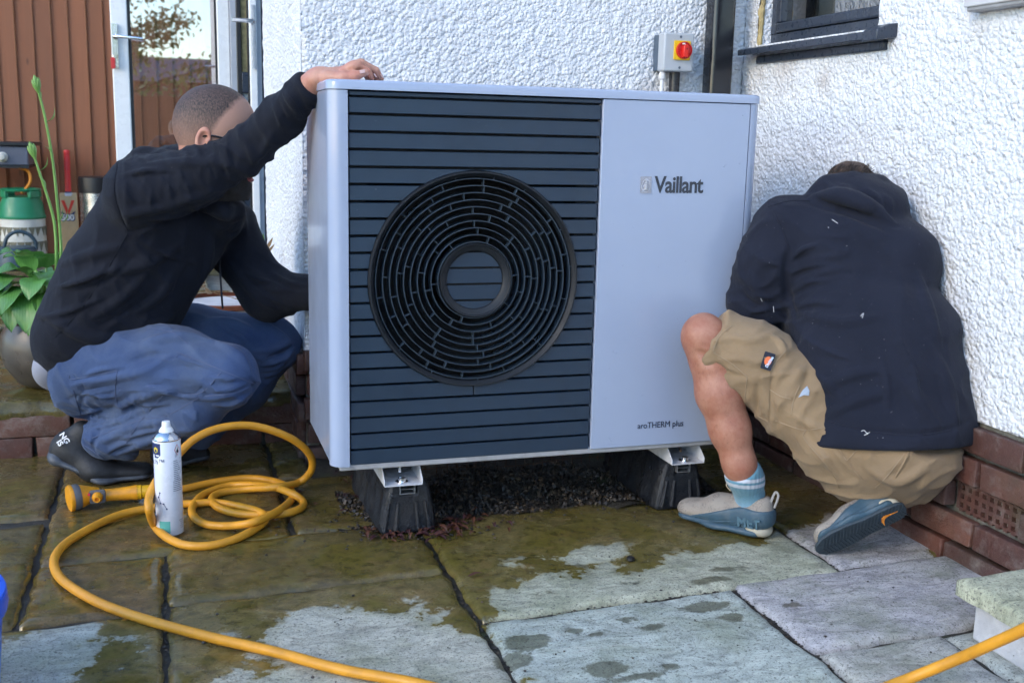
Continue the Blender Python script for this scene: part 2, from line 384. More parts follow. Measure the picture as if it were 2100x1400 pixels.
# gravel between the paving and the house
def gravel(name, n, x0, x1, y0, y1, zf, label, parent=None, s0=.004, s1=.011, cols=None):
    mb = MB(); r = np.random.default_rng(5)
    base = [(1,0,0),(-1,0,0),(0,1,0),(0,-1,0),(0,0,1),(0,0,-1)]; F = [(0,2,4),(2,1,4),(1,3,4),(3,0,4),(2,0,5),(1,2,5),(3,1,5),(0,3,5)]
    for i in range(n):
        x, y = r.uniform(x0, x1), r.uniform(y0, y1); s = r.uniform(s0, s1); q = r.normal(0, 1, 4); q /= np.linalg.norm(q)
        a, b, c, d = q
        Rm = np.array([[1-2*(c*c+d*d), 2*(b*c-a*d), 2*(b*d+a*c)], [2*(b*c+a*d), 1-2*(b*b+d*d), 2*(c*d-a*b)], [2*(b*d-a*c), 2*(c*d+a*b), 1-2*(b*b+c*c)]])
        B = np.array(base)*r.uniform(.6, 1.2, (6, 1))*np.array([1, .8, .6])*s
        mb.add(B@Rm.T+[x, y, zf(x, y)+s*.4], F, int(r.integers(0, 4)))
    return mb
gm = [simple('pebble_'+k, c, .55, var=.3, vscale=90) for k, c in (('brown', (.022, .015, .010)), ('grey', (.036, .032, .029)), ('dark', (.008, .007, .006)), ('buff', (.075, .052, .032)))]
gz = lambda x, y: -.004+.008*math.sin(x*9)*math.cos(y*7)+.012*math.sin(x*23+y*19)
bedm = MB(); N1, N2 = 60, 30
gx = np.linspace(.03, 1.14, N1); gy = np.linspace(.07, .8, N2)
bv = [(x, y, gz(x, y)-.004) for x in gx for y in gy]
bedm.add(bv, [(i*N2+j, (i+1)*N2+j, (i+1)*N2+j+1, i*N2+j+1) for i in range(N1-1) for j in range(N2-1)])
gbed = tag(bedm.build('gravel_trench', M_bed, smooth=True), kind='structure')
g_ = gravel('gravel', 5200, .06, 1.13, .10, .5, gz, ''); go = g_.build('gravel', gm, fix=False); tag(go, 'mixed wet gravel filling the trench under the heat pump', 'gravel', kind='stuff')
lit = MB(); r_ = np.random.default_rng(3)           # grit and crumbs lying on the paving
for (cx, cy, n, sp_) in ((.15, .05, 160, .12), (.3, .06, 160, .1), (.5, .1, 90, .2), (.9, .08, 80, .1), (0., .2, 60, .15)):
    for i in range(n):
        x, y = cx+r_.normal(0, sp_), cy+r_.normal(0, .04); s = r_.uniform(.0015, .005)
        lit.lathe([(s*.5, 0), (s, s*.5), (s*.4, s)], (x, y, -.001), n=5, mi=int(r_.integers(0, 4)))
for i in range(330):
    x, y = r_.uniform(-.9, 1.4), r_.uniform(-1., .6); s = abs(r_.normal(0, .0015))+.001
    lit.lathe([(s*.6, 0), (s, s*.5), (s*.4, s)], (x, y, 0), n=5, mi=int(r_.integers(0, 4)))
for (xa, ya, xb, yb, n) in ((.231, -.03, .231, -.9, 150), (.231, -.487, 1.44, -.44, 200), (.829, -.47, .829, -.95, 110), (-.384, .08, -.384, -.7, 60), (1.131, .1, 1.131, -.45, 60)):
    for i in range(n):
        k = r_.uniform(0, 1); s = r_.uniform(.0015, .0045)
        lit.lathe([(s*.6, 0), (s, s*.3), (s*.4, s*.5)], (xa+(xb-xa)*k+r_.normal(0, .0045), ya+(yb-ya)*k+r_.normal(0, .0045), -.011), n=5, mi=int(r_.integers(0, 4)))
tag(lit.build('grit', gm, fix=False), 'loose grit and crumbs scattered over the paving and its joints', 'grit', kind='stuff')
# ------------------------------------------------------------------ house
house = empty('house', (1.45, .74, 0), 'white pebbledash house with brick plinth, dark window and open glazed door', 'house')
XW, YW, XL = 1.45, .74, .028
def stucco_grid(o, ax, ay, nrml, L, H, cell, amp, seed, flat_edges=False):
    n1, n2 = int(L/cell), int(H/cell); r = np.random.default_rng(seed)
    u = np.linspace(0, L, n1+1); v = np.linspace(0, H, n2+1); U, Vv = np.meshgrid(u, v, indexing='ij')
    D = np.zeros_like(U)
    for (s, k) in ((6, .3), (2.2, .9), (1.3, .9)):          # blotchy noise at three sizes
        nz = r.normal(0, 1, U.shape); kk = max(1, int(s)); 
        g = np.exp(-.5*(np.arange(-3*kk, 3*kk+1)/s*1.6)**2); g /= np.sqrt((g**2).sum())
        nz = np.apply_along_axis(lambda q: np.convolve(q, g, 'full')[3*kk:3*kk+len(q)], 0, nz); nz = np.apply_along_axis(lambda q: np.convolve(q, g, 'full')[3*kk:3*kk+len(q)], 1, nz)
        D += k*np.tanh(nz*.8)
    D *= amp
    P = np.asarray(o)+U[..., None]*np.asarray(ax)+Vv[..., None]*np.asarray(ay)+D[..., None]*np.asarray(nrml)
    idx = np.arange(U.size).reshape(U.shape)
    fs = np.stack([idx[:-1, :-1], idx[1:, :-1], idx[1:, 1:], idx[:-1, 1:]], -1).reshape(-1, 4)
    return P.reshape(-1, 3), fs, idx
def fast_mesh(name, P, F, mat, parent=None, smooth=True, flip=False):
    F = np.asarray(F); F = F[:, ::-1] if flip else F; k = F.shape[1]
    me = bpy.data.meshes.new(name); me.vertices.add(len(P)); me.vertices.foreach_set('co', np.asarray(P, np.float32).ravel())
    me.loops.add(F.size); me.loops.foreach_set('vertex_index', F.astype(np.int32).ravel())
    me.polygons.add(len(F)); me.polygons.foreach_set('loop_start', (np.arange(len(F))*k).astype(np.int32))
    me.update(calc_edges=True); me.validate()
    return finish(name, me, mat, parent, smooth)
def wall(name, o, ax, nrml, L, z0, zs, z1, seed, thick, hole=None):
    """rendered wall: displaced render up to zs, plain above"""
    o, ax, nr = V(*o), V(*ax), V(*nrml)
    P, F, idx = stucco_grid(o+V(0, 0, z0), ax, V(0, 0, 1), nr, L, zs-z0, .0052, .0016, seed)
    if hole is not None:
        c = P[F].mean(1); F = F[~((c[:, 1] > hole[0]) & (c[:, 1] < hole[1]) & (c[:, 2] > hole[2]))]
    vs, fs = [P], [F]; n = len(P)
    bot = idx[:, 0]; back = P[bot]-nr*.02; fs.append(np.stack([bot[:-1], n+np.arange(len(bot)-1), n+1+np.arange(len(bot)-1), bot[1:]], -1)); vs.append(back); n += len(back)
    for col in (idx[0], idx[-1]):                                   # turn the two ends back
        bk = P[col]-nr*.02; fs.append(np.stack([col[:-1], n+np.arange(len(col)-1), n+1+np.arange(len(col)-1), col[1:]], -1)); vs.append(bk); n += len(bk)
    ob = fast_mesh(name, np.concatenate(vs), np.concatenate(fs), M_render, house)
    mb = MB(); a, b = o-nr*.015, o+ax*L-nr*.015
    lo = np.minimum(np.minimum(a, b), np.minimum(a-nr*thick, b-nr*thick)); hi = np.maximum(np.maximum(a, b), np.maximum(a-nr*thick, b-nr*thick))
    return ob, lo, hi
PT = .345
wall('wall', (XL, YW, 0), (1, 0, 0), (0, -1, 0), XW-XL, PT, 1.72, 5, 1, .25)
WY0, WY1, WZ0, WZ1 = .035, .655, 1.285, 2.35        # window opening on the right wall
wall('wall', (XW, -1.75, 0), (0, 1, 0), (-1, 0, 0), YW+1.75, PT, 1.72, 5, 2, .25, hole=(WY0, WY1, WZ0))
wall('wall', (XL, 2.02, 0), (0, -1, 0), (-1, 0, 0), 2.02-YW, PT-.02, 1.75, 5, 5, .25)
# masonry core behind the render and the upper storey (plain pebbledash)
core = MB()
core.box((XL+.012, YW+.012, -.1), (XW+.3, YW+.3, 5.2)); core.build('wall_core', M_render, house)
core = MB(); core.box((XW+.014, -6, -.1), (XW+.3, WY0, 5.2)); core.box((XW+.014, WY1, -.1), (XW+.3, YW+.012, 5.2)); core.box((XW+.014, WY0, -.1), (XW+.3, WY1, WZ0)); core.box((XW+.014, WY0, WZ1), (XW+.3, WY1, 5.2)); core.build('wall_core', M_render, house)
core = MB(); core.box((XL+.014, YW+.3, -.1), (XL+.3, 2.02, 5.2)); core.box((XL+.014, 3.95, -.1), (XL+.3, 7, 5.2)); core.box((XL+.014, 2.02, 2.4), (XL+.3, 3.95, 5.2)); core.build('wall_core', M_render, house)
upper = MB(); upper.box((XL, YW-.0, 1.715), (XW, YW+.1, 5.2)); upper.box((XW-.0, -6, 1.715), (XW+.1, WY0, 5.2)); upper.box((XL, YW+.1, 1.75), (XL+.1, 2.02, 5.2)); upper.box((XW, -6, PT), (XW+.1, -1.75, 1.715))
upper.build('upper_wall', M_render, house)
# brick plinth
def brick_meshes(L=.214, H=.0625, D=.03):
    out = []
    for k in range(5):
        mb = MB(); mb.box((-L/2, -D, 0), (L/2, 0, H)); me = bpy.data.meshes.new('brick'); bm = bmesh.new()
        tmp = bpy.data.meshes.new('t'); tmp.from_pydata(mb.v, [], mb.f); bm.from_mesh(tmp); bpy.data.meshes.remove(tmp)
        r = random.Random(k)
        for v in bm.verts: v.co += Vector((r.uniform(-.002, .002), r.uniform(-.0015, .0015), r.uniform(-.002, .002)))
        bmesh.ops.bevel(bm, geom=list(bm.edges), offset=.004, segments=2, affect='EDGES', profile=.6)
        bmesh.ops.recalc_face_normals(bm, faces=bm.faces); bm.to_mesh(me); bm.free(); me.materials.append(M_brick)
        me.polygons.foreach_set('use_smooth', [True]*len(me.polygons)); out.append(me)
    return out
BR = brick_meshes(); BH = brick_meshes(L=.102)
def course(p0, ax, nr, L, z, off, parent, skip=None):
    """one course of bricks along ax from p0; faces look along nr"""
    ax, nr = V(*ax), V(*nr); a = math.atan2(ax[1], ax[0]); x = -off
    flip = np.dot(np.cross(ax, nr), V(0, 0, 1)) > 0         # local -Y must look along nr
    while x < L-.05:
        c = x+.1075; lo, hi = max(x, 0), min(x+.215, L)
        half = hi-lo < .19
        c = (lo+hi)/2
        if hi-lo > .06 and not (skip and skip[0] < c < skip[1]):
            me = random.choice(BH if half else BR); o = bpy.data.objects.new('brick', me); scene.collection.objects.link(o); o.parent = parent
            p = V(*p0)+ax*c+nr*random.uniform(0, .003)+V(0, 0, z); o.location = p
            ang = a if not flip else a+PI
            o.rotation_euler = (random.uniform(-.008, .008), 0, ang+random.uniform(-.006, .006))
            if half: o.scale.x = (hi-lo)/.102
            o.scale.y = 1
        x += .225
def plinth(p0, ax, nr, L, ztop, n, name='plinth', skip=None, skiprow=None, mort=None):
    p0, axv, nrv = V(*p0), V(*ax), V(*nr); mb = MB()
    a, b = p0-nrv*.006, p0+axv*L-nrv*.03
    lo, hi = np.minimum(a, b), np.maximum(a, b); lo[2], hi[2] = -.1, ztop+.004
    mb.box(lo, hi); part = mb.build(name, M_mortar, house)
    for i in range(n): course(p0, ax, nr, L, ztop-.075*(i+1)+.008, (.1125 if i % 2 else .02), part, skip if skiprow == i else None)
    return part
AB0, AB1 = -.655, -.43                                   # the air brick's place on the right wall
pl_r = plinth((XW+.006, -1.75, 0), (0, 1, 0), (-1, 0, 0), 2.48, PT-.005, 5, skip=(AB0-.01+1.75, AB1+.01+1.75), skiprow=2)
plinth((XL+.004, YW+.006, 0), (1, 0, 0), (0, -1, 0), 1.42, PT-.005, 5)
pl_l = plinth((XL+.006, 2.02, 0), (0, -1, 0), (-1, 0, 0), 1.28, PT-.02, 5)
# terracotta air brick with square holes
def air_brick():
    mb = MB(); y0, y1 = AB0+.004, AB1-.004; z0, z1 = PT-.005-.225+.006, PT-.005-.15-.004; nx, nz = 9, 3
    cw, ch = (y1-y0)/nx, (z1-z0)/nz; xf = XW+.0005; b = .0052
    for i in range(nx+1): yy = y0+i*cw; mb.box((xf, yy-b, z0), (xf+.05, yy+b, z1))
    for j in range(nz+1):
        zz = z0+j*ch
        for i in range(nx): mb.box((xf+.0004, y0+i*cw+b, zz-b), (xf+.05, y0+(i+1)*cw-b, zz+b))
    mb.box((xf+.03, y0, z0), (xf+.034, y1, z1))
    return mb.build('air_brick', M_brick, pl_r, label='terracotta air brick pierced with square holes')
air_brick()
# window on the right wall
M_frame = simple('anthracite_frame', (.026, .036, .056), .32, var=.1, vscale=30, dirt=.12, dirtcol=(.15, .15, .16))
M_upvc = simple('white_door_paint', (.80, .81, .82), .3, var=.04)
M_greyf = simple('grey_door_edge', (.40, .42, .47), .35)
M_black = simple('black_rubber_seal', (.012, .012, .014), .5)
M_steel = simple('chrome_handle', (.75, .75, .77), .15, 1, var=.05)
M_foam = simple('expanding_foam', (.42, .33, .16), .9, var=.3, vscale=40, bump=1, bscale=90)
def mat_glass(name, refl=.5, tint=(.9, .93, .93)):
    t = NT(name); N = t.N
    tr = t.n('ShaderNodeBsdfTransparent'); tr.inputs[0].default_value = (*tint, 1)
    gl = t.n('ShaderNodeBsdfGlossy'); gl.inputs['Roughness'].default_value = .01; gl.inputs['Color'].default_value = (1, 1, 1, 1)
    fr = t.n('ShaderNodeFresnel'); fr.inputs[0].default_value = 1.9
    f = t.math('ADD', fr.outputs[0], refl, clamp=True)
    mx = t.n('ShaderNodeMixShader'); t.l(f, mx.inputs[0]); t.l(tr.outputs[0], mx.inputs[1]); t.l(gl.outputs[0], mx.inputs[2]); t.l(mx.outputs[0], t.out.inputs[0])
    return t.m
M_glass = mat_glass('coated_glazing', .24)
xf = XW+.045
win = MB(); fw = .032
win.box((xf, WY0, WZ0), (xf+.06, WY1, WZ0+fw)); win.box((xf, WY0, WZ1-fw), (xf+.06, WY1, WZ1)); win.box((xf, WY0, WZ0+fw), (xf+.06, WY0+fw, WZ1-fw)); win.box((xf, WY1-fw, WZ0+fw), (xf+.06, WY1, WZ1-fw))
window = win.build('window', M_frame, house, bevel=.003)
inn = MB(); a, b = WY0+fw+.002, WY1-fw-.002; z0, z1 = WZ0+fw+.002, WZ1-fw-.002; iw = .03
inn.box((xf-.008, a, z0), (xf+.04, b, z0+iw)); inn.box((xf-.008, a, z0+iw), (xf+.04, a+iw, z1)); inn.box((xf-.008, b-iw, z0+iw), (xf+.04, b, z1))
inn.build('sash', M_frame, window, bevel=.006, seg=3)
pn = MB(); pn.box((xf+.015, a+iw, z0+iw), (xf+.019, b-iw, z1)); pn.build('pane', M_glass, window)
M_room = simple('dim_room_plaster', (.45, .43, .42), .8); M_curt = simple('pale_window_reveal', (.72, .70, .68), .6)
room = MB(); room.box((xf+1.6, -.6, .6), (xf+1.65, 1.4, 2.6)); room.box((xf+.22, -.6, .6), (xf+1.6, -.55, 2.6)); room.box((xf+.22, 1.35, .6), (xf+1.6, 1.4, 2.6)); room.box((xf+.22, -.6, .6), (xf+1.6, 1.4, .65)); room.box((xf+.22, -.6, 2.6), (xf+1.6, 1.4, 2.65)); room.build('room', M_room, house)
cu = MB(); cu.box((xf+.045, .30, WZ0+.06), (xf+.06, .345, WZ1-.06)); cu.build('window_post', M_curt, window)
nc = MB(); K = 60; ys = np.linspace(.06, .60, K); vs = []
for k, y in enumerate(ys):
    for z in (WZ0+.03, WZ1-.02): vs.append((xf+.075+.010*math.sin(k*.9), y, z))
nc.add(vs, [(2*k, 2*k+2, 2*k+3, 2*k+1) for k in range(K-1)]); nc.build('net_curtain', simple('net_curtain', (.72, .70, .70), .8), window, smooth=True, fix=False)
sl = MB(); sl.prism([(0, 0), (.105, .014), (.105, .034), (.012, .022), (0, .018)], (XW-.055, -.035, WZ0-.036), (1, 0, 0), (0, 0, 1), (0, .715, 0))
sill = sl.build('sill', M_frame, window, bevel=.002)
ec = MB(); ec.prism([(-.006, -.006), (.06, .004), (.06, .04), (.03, .036), (.012, .028), (-.006, .022)], (XW-.055, -.045, WZ0-.036), (1, 0, 0), (0, 0, 1), (0, .06, 0)); ec.build('sill_end_cap', M_frame, sill, bevel=.003)
sb = MB(); sb.box((XW-.012, -.01, WZ0-.062), (XW+.04, .64, WZ0-.037)); sb.build('sill_support', M_frame, sill, bevel=.004)
fo = MB()
for k in range(16):
    z = WZ0+.01+k*.03; rr_ = random.uniform(.008, .012); fo.lathe([(rr_*.6, -.022), (rr_, -.008), (rr_, .008), (rr_*.6, .022)], (XW+.012+random.uniform(-.004, .004), WY1+.004, z), n=8)
fo.build('foam_bead', M_foam, window, smooth=True, label='ragged yellow foam bead beside the window frame')
# glazed doors in the side of the house
YD = 3.9
door = MB(); L0, L1, L2, L3 = onY(224, 0, YD)[0], onY(259, 0, YD)[0], onY(443, 0, YD)[0], onY(469, 0, YD)[0]; ZB, ZT = .32, 2.35
door.box((L0, YD, ZB), (L1, YD+.06, ZT)); door.box((L2, YD, ZB), (L3, YD+.06, ZT)); door.box((L1, YD, ZB), (L2, YD+.06, ZB+.12)); door.box((L1, YD, ZT-.1), (L2, YD+.06, ZT))
dl = door.build('door', M_upvc, house, bevel=.006, label='white glazed door leaf standing open')
sg = MB(); sg.box((L1, YD+.012, ZB+.12), (L1+.016, YD+.05, ZT-.1)); sg.box((L2-.012, YD+.012, ZB+.12), (L2, YD+.05, ZT-.1)); sg.build('glazing_bead', M_black, dl)
pn = MB(); pn.box((L1+.016, YD+.025, ZB+.12), (L2-.012, YD+.031, ZT-.1)); pn.build('pane', M_glass, dl)
def lever(px, py, Yp, right, parent, L=.145):
    h = MB(); p = onY(px, py, Yp-.02)
    h.obox(p+V(0, .008, -.045), (1, 0, 0), (0, 1, 0), (0, 0, 1), .015, .008, .115)
    h.tube([p, p+V(0, -.045, 0), p+V(.012*right, -.055, 0), p+V(L*right, -.06, -.008)], [.010, .010, .010, .007], 10)
    h.lathe([(.013, 0), (.013, .014)], p+V(0, -.0, -.10), (0, -1, 0), 14)
    return h.build('handle', M_steel, parent, smooth=True)
lever(235, 76, YD, 1, dl)
kh = onY(233, 118, YD-.04); key = MB(); key.obox(kh+V(0, 0, .02), (1, 0, 0), (0, 1, 0), (0, 0, 1), .003, .012, .012); key.tube([kh+V(0, -.01, .015), kh+V(-.004, -.012, -.0)], .0015, 6)
ko = empty('key', kh, 'small key with a red plastic tag hanging in the open white door', 'key'); key.build('key_blade', M_steel, ko)
kt = MB(); kt.prism(rrect(.022, .06, .008), kh+V(-.004, -.014, -.03), (1, 0, 0), (0, 0, 1), (0, .005, 0)); kt.build('tag', simple('red_plastic_tag', (.55, .03, .03), .4), ko, bevel=.001)
# frame posts between the two leaves, seen nearly edge-on
fp = MB(); q = [onY(x, 0, YD-.02)[0] for x in (470, 488)]; fp.box((q[0], YD-.02, .2), (q[1], YD+.1, 2.5)); fp.build('door_frame', M_greyf, house, bevel=.004)
YG = 3.2
def strip(px0, px1, mat, z0, z1, nm, dy, parent=house):
    b = MB(); x0, x1 = onY(px0, 150, YG+dy)[0], onY(px1, 150, YG+dy)[0]; b.box((x0, YG+dy, z0), (x1, YG+dy+.05, z1)); return b.build(nm, mat, parent, bevel=.003)
strip(487, 496, M_black, .2, 2.5, 'door_seal', .0); strip(496, 509, M_foam, 1.27, 2.5, 'foam_bead', .02); strip(496, 509, M_frame, 1.17, 1.27, 'hinge', .0); strip(496, 509, M_render, .66, 1.17, 'reveal', .03); strip(496, 509, M_frame, .2, .66, 'hinge', .01); strip(508, 515, M_black, .2, 2.5, 'door_seal', .0)
YG = 2.3
leaf2 = strip(514, 528, M_upvc, .2, 2.5, 'door', .0); strip(527, 537, M_greyf, .2, 2.5, 'door_edge', .02, leaf2); strip(536, 543, M_frame, .2, 2.5, 'door_seal', .06, leaf2)
h = MB(); p = onY(520, 46, 2.28); h.obox(p+V(0, .004, -.06), (1, 0, 0), (0, 1, 0), (0, 0, 1), .009, .006, .13); h.tube([p, p+V(-.01, -.05, 0), p+V(-.09, -.055, .0)], .009, 10); h.build('handle', M_steel, leaf2, smooth=True)
# ------------------------------------------------------------------ raised terrace with brick riser
ZP = .17; YS = .955
tr = MB(); tr.box((-7, YS+.012, -.1), (XL+.3, 7.5, ZP-.045)); terrace = tag(tr.build('raised_terrace', M_mortar), kind='structure')
for i in range(2): course((-2.2, YS+.006, 0), (1, 0, 0), (0, -1, 0), 2.225, .0+.066*i-.004, .02 if i else .13, terrace)
xs_ = [-2.6, -1.9, -1.18, -.62, .02]
for i in range(4): slab(xs_[i], YS-.03, xs_[i+1], YS+.5, [gk, gg, gk, gg][i], 0, ZP+random.uniform(-.002, .002), terrace, 'coping_slab', .004)
for r__ in range(5):
    for c__ in range(4):
        slab(-3.4+c__*.86+(r__ % 2)*.25-.2, YS+.5+r__*.9, -3.4+(c__+1)*.86+(r__ % 2)*.25-.2, YS+.5+(r__+1)*.9, random.choice([gg, gp, gb, (.4, .36, .3)]), 0, ZP-.004, terrace)
# ------------------------------------------------------------------ closeboard fence behind
def mat_fence():
    t = NT('stained_softwood_boards'); P = t.pos(); oi = t.n('ShaderNodeObjectInfo')
    g = t.noise(t.mapping(P, (40, 40, 1.6)), 1., 8, .62, .6)
    base = t.ramp(oi.outputs['Random'], [(0, (.21, .072, .029)), (.5, (.265, .092, .038)), (1, (.185, .063, .026))])
    c = t.mix(t.ramp(g, [(.35, 0.), (.7, .55)]), base, (.17, .062, .026))
    c = t.mix(t.ramp(t.vor(t.mapping(P, (6, 6, 2.2)), 1.3), [(.03, .8), (.09, 0.)]), c, (.022, .010, .006))
    t.set(col=c, rough=.62, normal=t.bump(g, .3, .004)); return t.m
M_fence = mat_fence(); M_fedge = simple('pale_board_edge', (.40, .20, .10), .7, var=.35, vscale=6)  # edge faces of the boards get a paler brown than the rest
YF = 5.2; pitch = .105; me_b = []
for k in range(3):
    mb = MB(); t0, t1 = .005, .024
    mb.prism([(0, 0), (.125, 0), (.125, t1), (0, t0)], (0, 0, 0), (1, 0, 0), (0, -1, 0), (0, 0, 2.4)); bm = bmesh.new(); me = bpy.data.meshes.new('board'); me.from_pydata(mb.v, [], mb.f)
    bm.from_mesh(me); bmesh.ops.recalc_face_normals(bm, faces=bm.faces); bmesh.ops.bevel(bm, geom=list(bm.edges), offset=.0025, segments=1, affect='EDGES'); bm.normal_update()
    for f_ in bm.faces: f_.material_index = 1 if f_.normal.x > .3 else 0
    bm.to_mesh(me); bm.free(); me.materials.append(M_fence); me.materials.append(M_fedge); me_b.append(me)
fence = empty('fence', (-2, YF, ZP), 'brown stained closeboard fence behind the terrace', 'fence')
rl = MB(); [rl.box((-7, YF+.004, z), (1.6, YF+.07, z+.075)) for z in (.5, 1.4, 2.2)]; rl.build('rail', M_fence, fence)
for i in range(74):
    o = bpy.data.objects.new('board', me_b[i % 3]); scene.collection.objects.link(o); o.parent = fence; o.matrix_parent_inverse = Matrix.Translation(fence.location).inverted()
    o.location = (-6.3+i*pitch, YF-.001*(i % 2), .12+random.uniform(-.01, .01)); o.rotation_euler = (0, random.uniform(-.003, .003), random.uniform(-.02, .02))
# ------------------------------------------------------------------ heat pump
GZ = .187
ZU0, ZU1, UW, UD = GZ, GZ+.910, 1.1, .409
def mat_unit():
    t = NT('light_grey_powder_coat'); P = t.pos()
    c = t.ramp(t.noise(P, 3, 5), [(.3, (.32, .38, .51)), (.7, (.345, .405, .535))])
    c = t.mix(t.ramp(t.noise(P, 160, 4, .7), [(.72, 0.), (.78, .5)]), c, (.2, .19, .17))
    t.set(col=c, rough=t.ramp(t.noise(P, 8, 5), [(.3, .16), (.7, .26)]), spec=.5, coat=.25, coat_rough=.08)
    drop = t.ramp(t.vor(P, 55), [(.0, 1.), (.10, .6), (.14, 0.)]); keep = t.ramp(t.noise(P, 16, 2), [(.56, 0.), (.60, 1.)])
    t.set(normal=t.bump(t.math('MULTIPLY', drop, keep), .6, .002)); return t.m
M_unit = mat_unit()
def mat_dark(name, col, rough):
    t = NT(name); P = t.pos()
    c = t.mix(t.ramp(t.noise(P, 7, 7, .65), [(.45, 0.), (.75, .45)]), col, sc(col, .55))
    c = t.mix(t.ramp(t.noise(t.mapping(P, (1, 1, 4)), 60, 4, .7), [(.70, 0.), (.76, .55)]), c, (.24, .28, .32))
    t.set(col=c, rough=t.ramp(t.noise(P, 9, 6, .6), [(.35, rough-.1), (.65, rough+.08)]), normal=t.bump(t.noise(P, 300, 3), .08, .001)); return t.m
M_slat = mat_dark('slate_blue_plastic', (.012, .028, .052), .38)
M_ring = mat_dark('black_fan_guard', (.006, .009, .014), .58)
M_void = simple('dark_inside', (.004, .004, .005), .8)
unit = empty('heat_pump', (.55, .2, 0), 'large light grey heat pump with slatted dark blue front and round fan guard', 'heat pump')
# casing: sides, back, base; the front-left and front-right corners are rounded strips
cs = MB()
cs.box((0, .038, ZU0+.012), (.004, UD, ZU1-.022)); cs.box((UW-.004, .03, ZU0+.012), (UW, UD, ZU1-.022)); cs.box((.004, UD-.006, ZU0+.012), (UW-.004, UD, ZU1-.022))
cs.build('side_panel', M_unit, unit, bevel=.002)
def corner_strip(x, sgn, w=.0435, d=.038, n=9):
    poly = [(x, d)]
    for k in range(n+1):
        a = PI/2*k/n; poly.append((x+sgn*(.032-.032*math.cos(a)), .032-.032*math.sin(a)))
    poly += [(x+sgn*w, 0), (x+sgn*w, .012), (x+sgn*.036, .012)]
    for k in range(n+1):
        a = PI/2*(1-k/n); poly.append((x+sgn*(.036-.026*math.cos(a)), .038-.026*math.sin(a)))
    mb = MB(); mb.prism(poly, (0, 0, ZU0+.006), (1, 0, 0), (0, 1, 0), (0, 0, ZU1-.023-ZU0-.006))
    return mb.build('corner_post', M_unit, unit, smooth=True)
corner_strip(0, 1); corner_strip(UW, -1, w=.033)
GX0, GX1 = .0458, .663
fp_ = MB(); fp_.box((GX1+.001, 0, ZU0+.008), (UW-.035, .006, ZU1-.0235)); fp_.box((GX1+.001, .006, ZU0+.008), (GX1+.004, .05, ZU1-.0235)); front = fp_.build('front_panel', M_unit, unit, bevel=.0015)
# top cover with rolled edge and rounded corners
def top_cover():
    W_, D_, r = UW+.006, UD-.11+.003, .034; cx, cy = UW/2, D_/2-.003
    out = rrect(W_, D_, r, 8); vs = []; fs = []; n = len(out)
    prof = [(0, -.0215), (0, -.006), (.002, -.002), (.006, 0)]
    for (ins, dz) in prof:
        sx, sy = (W_-2*ins)/W_, (D_-2*ins)/D_; vs += [(cx+x*sx, cy+y*sy, ZU1+dz) for x, y in out]
    for i in range(3): fs += [(i*n+k, i*n+(k+1) % n, (i+1)*n+(k+1) % n, (i+1)*n+k) for k in range(n)]
    fs.append(tuple(3*n+k for k in range(n))); fs.append(tuple(range(n-1, -1, -1)))
    mb = MB(); mb.add(vs, fs); o = mb.build('top_cover', M_unit, unit, smooth=True)
    mb = MB(); mb.box((.003, UD-.108, ZU1-.03), (UW-.003, UD, ZU1-.014)); mb.build('rear_cover', M_unit, unit, bevel=.003)
top_cover()
scw = MB(); [scw.lathe([(.006, 0), (.005, .004)], (-.003, y, ZU1-.012), (-1, 0, 0), 10) for y in (.27,)]; scw.build('screw', M_steel, unit)
M_rim = simple('grey_base_rim', (.36, .36, .37), .45, dirt=.6, vscale=20)
br = MB(); br.box((.02, .006, ZU0-.006), (UW-.02, UD, ZU0+.0125)); br.build('base_tray', M_rim, unit, bevel=.004)
# grille: horizontal slats around a round fan opening and a small round centre plate
FC = V(.3502, 0, GZ+.4503); FR = .2612; HUB_O, HUB_I = .089, .0705
zt0 = ZU1-.0235; NS = 22; ptc = (zt0-.012-(ZU0+.006))/NS
def circ_span(z, r):
    d = abs(z-FC[2]); return math.sqrt(r*r-d*d) if d < r else 0
def slat(z0, z1, x0, x1, cut_l=None, cut_r=None, n=8):
    """one slat piece between x0 and x1; ends may follow the circle of radius cut"""
    zs = np.linspace(z0, z1, n+1); L = [cut_l(z) if cut_l else x0 for z in zs]; R_ = [cut_r(z) if cut_r else x1 for z in zs]
    L = [max(x0, q) if cut_l else q for q in L]; R_ = [max(q, l+.0008) for q, l in zip(R_, L)]
    mb = MB(); vs = []; 
    yf = lambda z: .0035+.0035*(z-z0)/(z1-z0)          # lower edge stands a little proud
    for z, l, r in zip(zs, L, R_): vs += [(l, yf(z), z), (r, yf(z), z), (r, .03, z), (l, .03, z)]
    fs = []
    for i in range(n):
        a, b = i*4, i*4+4; fs += [(a, a+1, b+1, b), (a+1, a+2, b+2, b+1), (a+2, a+3, b+3, b+2), (a+3, a, b, b+3)]
    fs += [(3, 2, 1, 0), (n*4, n*4+1, n*4+2, n*4+3)]
    mb.add(vs, fs); return mb
grille = MB(); grille.box((GX0, .0305, ZU0+.006), (GX1-.003, .033, FC[2]-FR)); grille.box((GX0, .0305, FC[2]+FR), (GX1-.003, .033, zt0))
grille.box((GX0, .0305, FC[2]-FR), (FC[0]-FR, .033, FC[2]+FR)); grille.box((FC[0]+FR, .0305, FC[2]-FR), (GX1-.003, .033, FC[2]+FR))
grille = grille.build('grille', M_ring, unit)
bk = MB(); bk.box((.02, .12, ZU0+.02), (GX1, .125, zt0-.01)); bk.build('fan_chamber', M_void, unit)
tl = MB(); tl.box((GX0+.001, .004, zt0-.0105), (GX1-.004, .03, zt0-.0015)); tl.build('slat', M_slat, grille, bevel=.0012, seg=1)
GAP = .0055
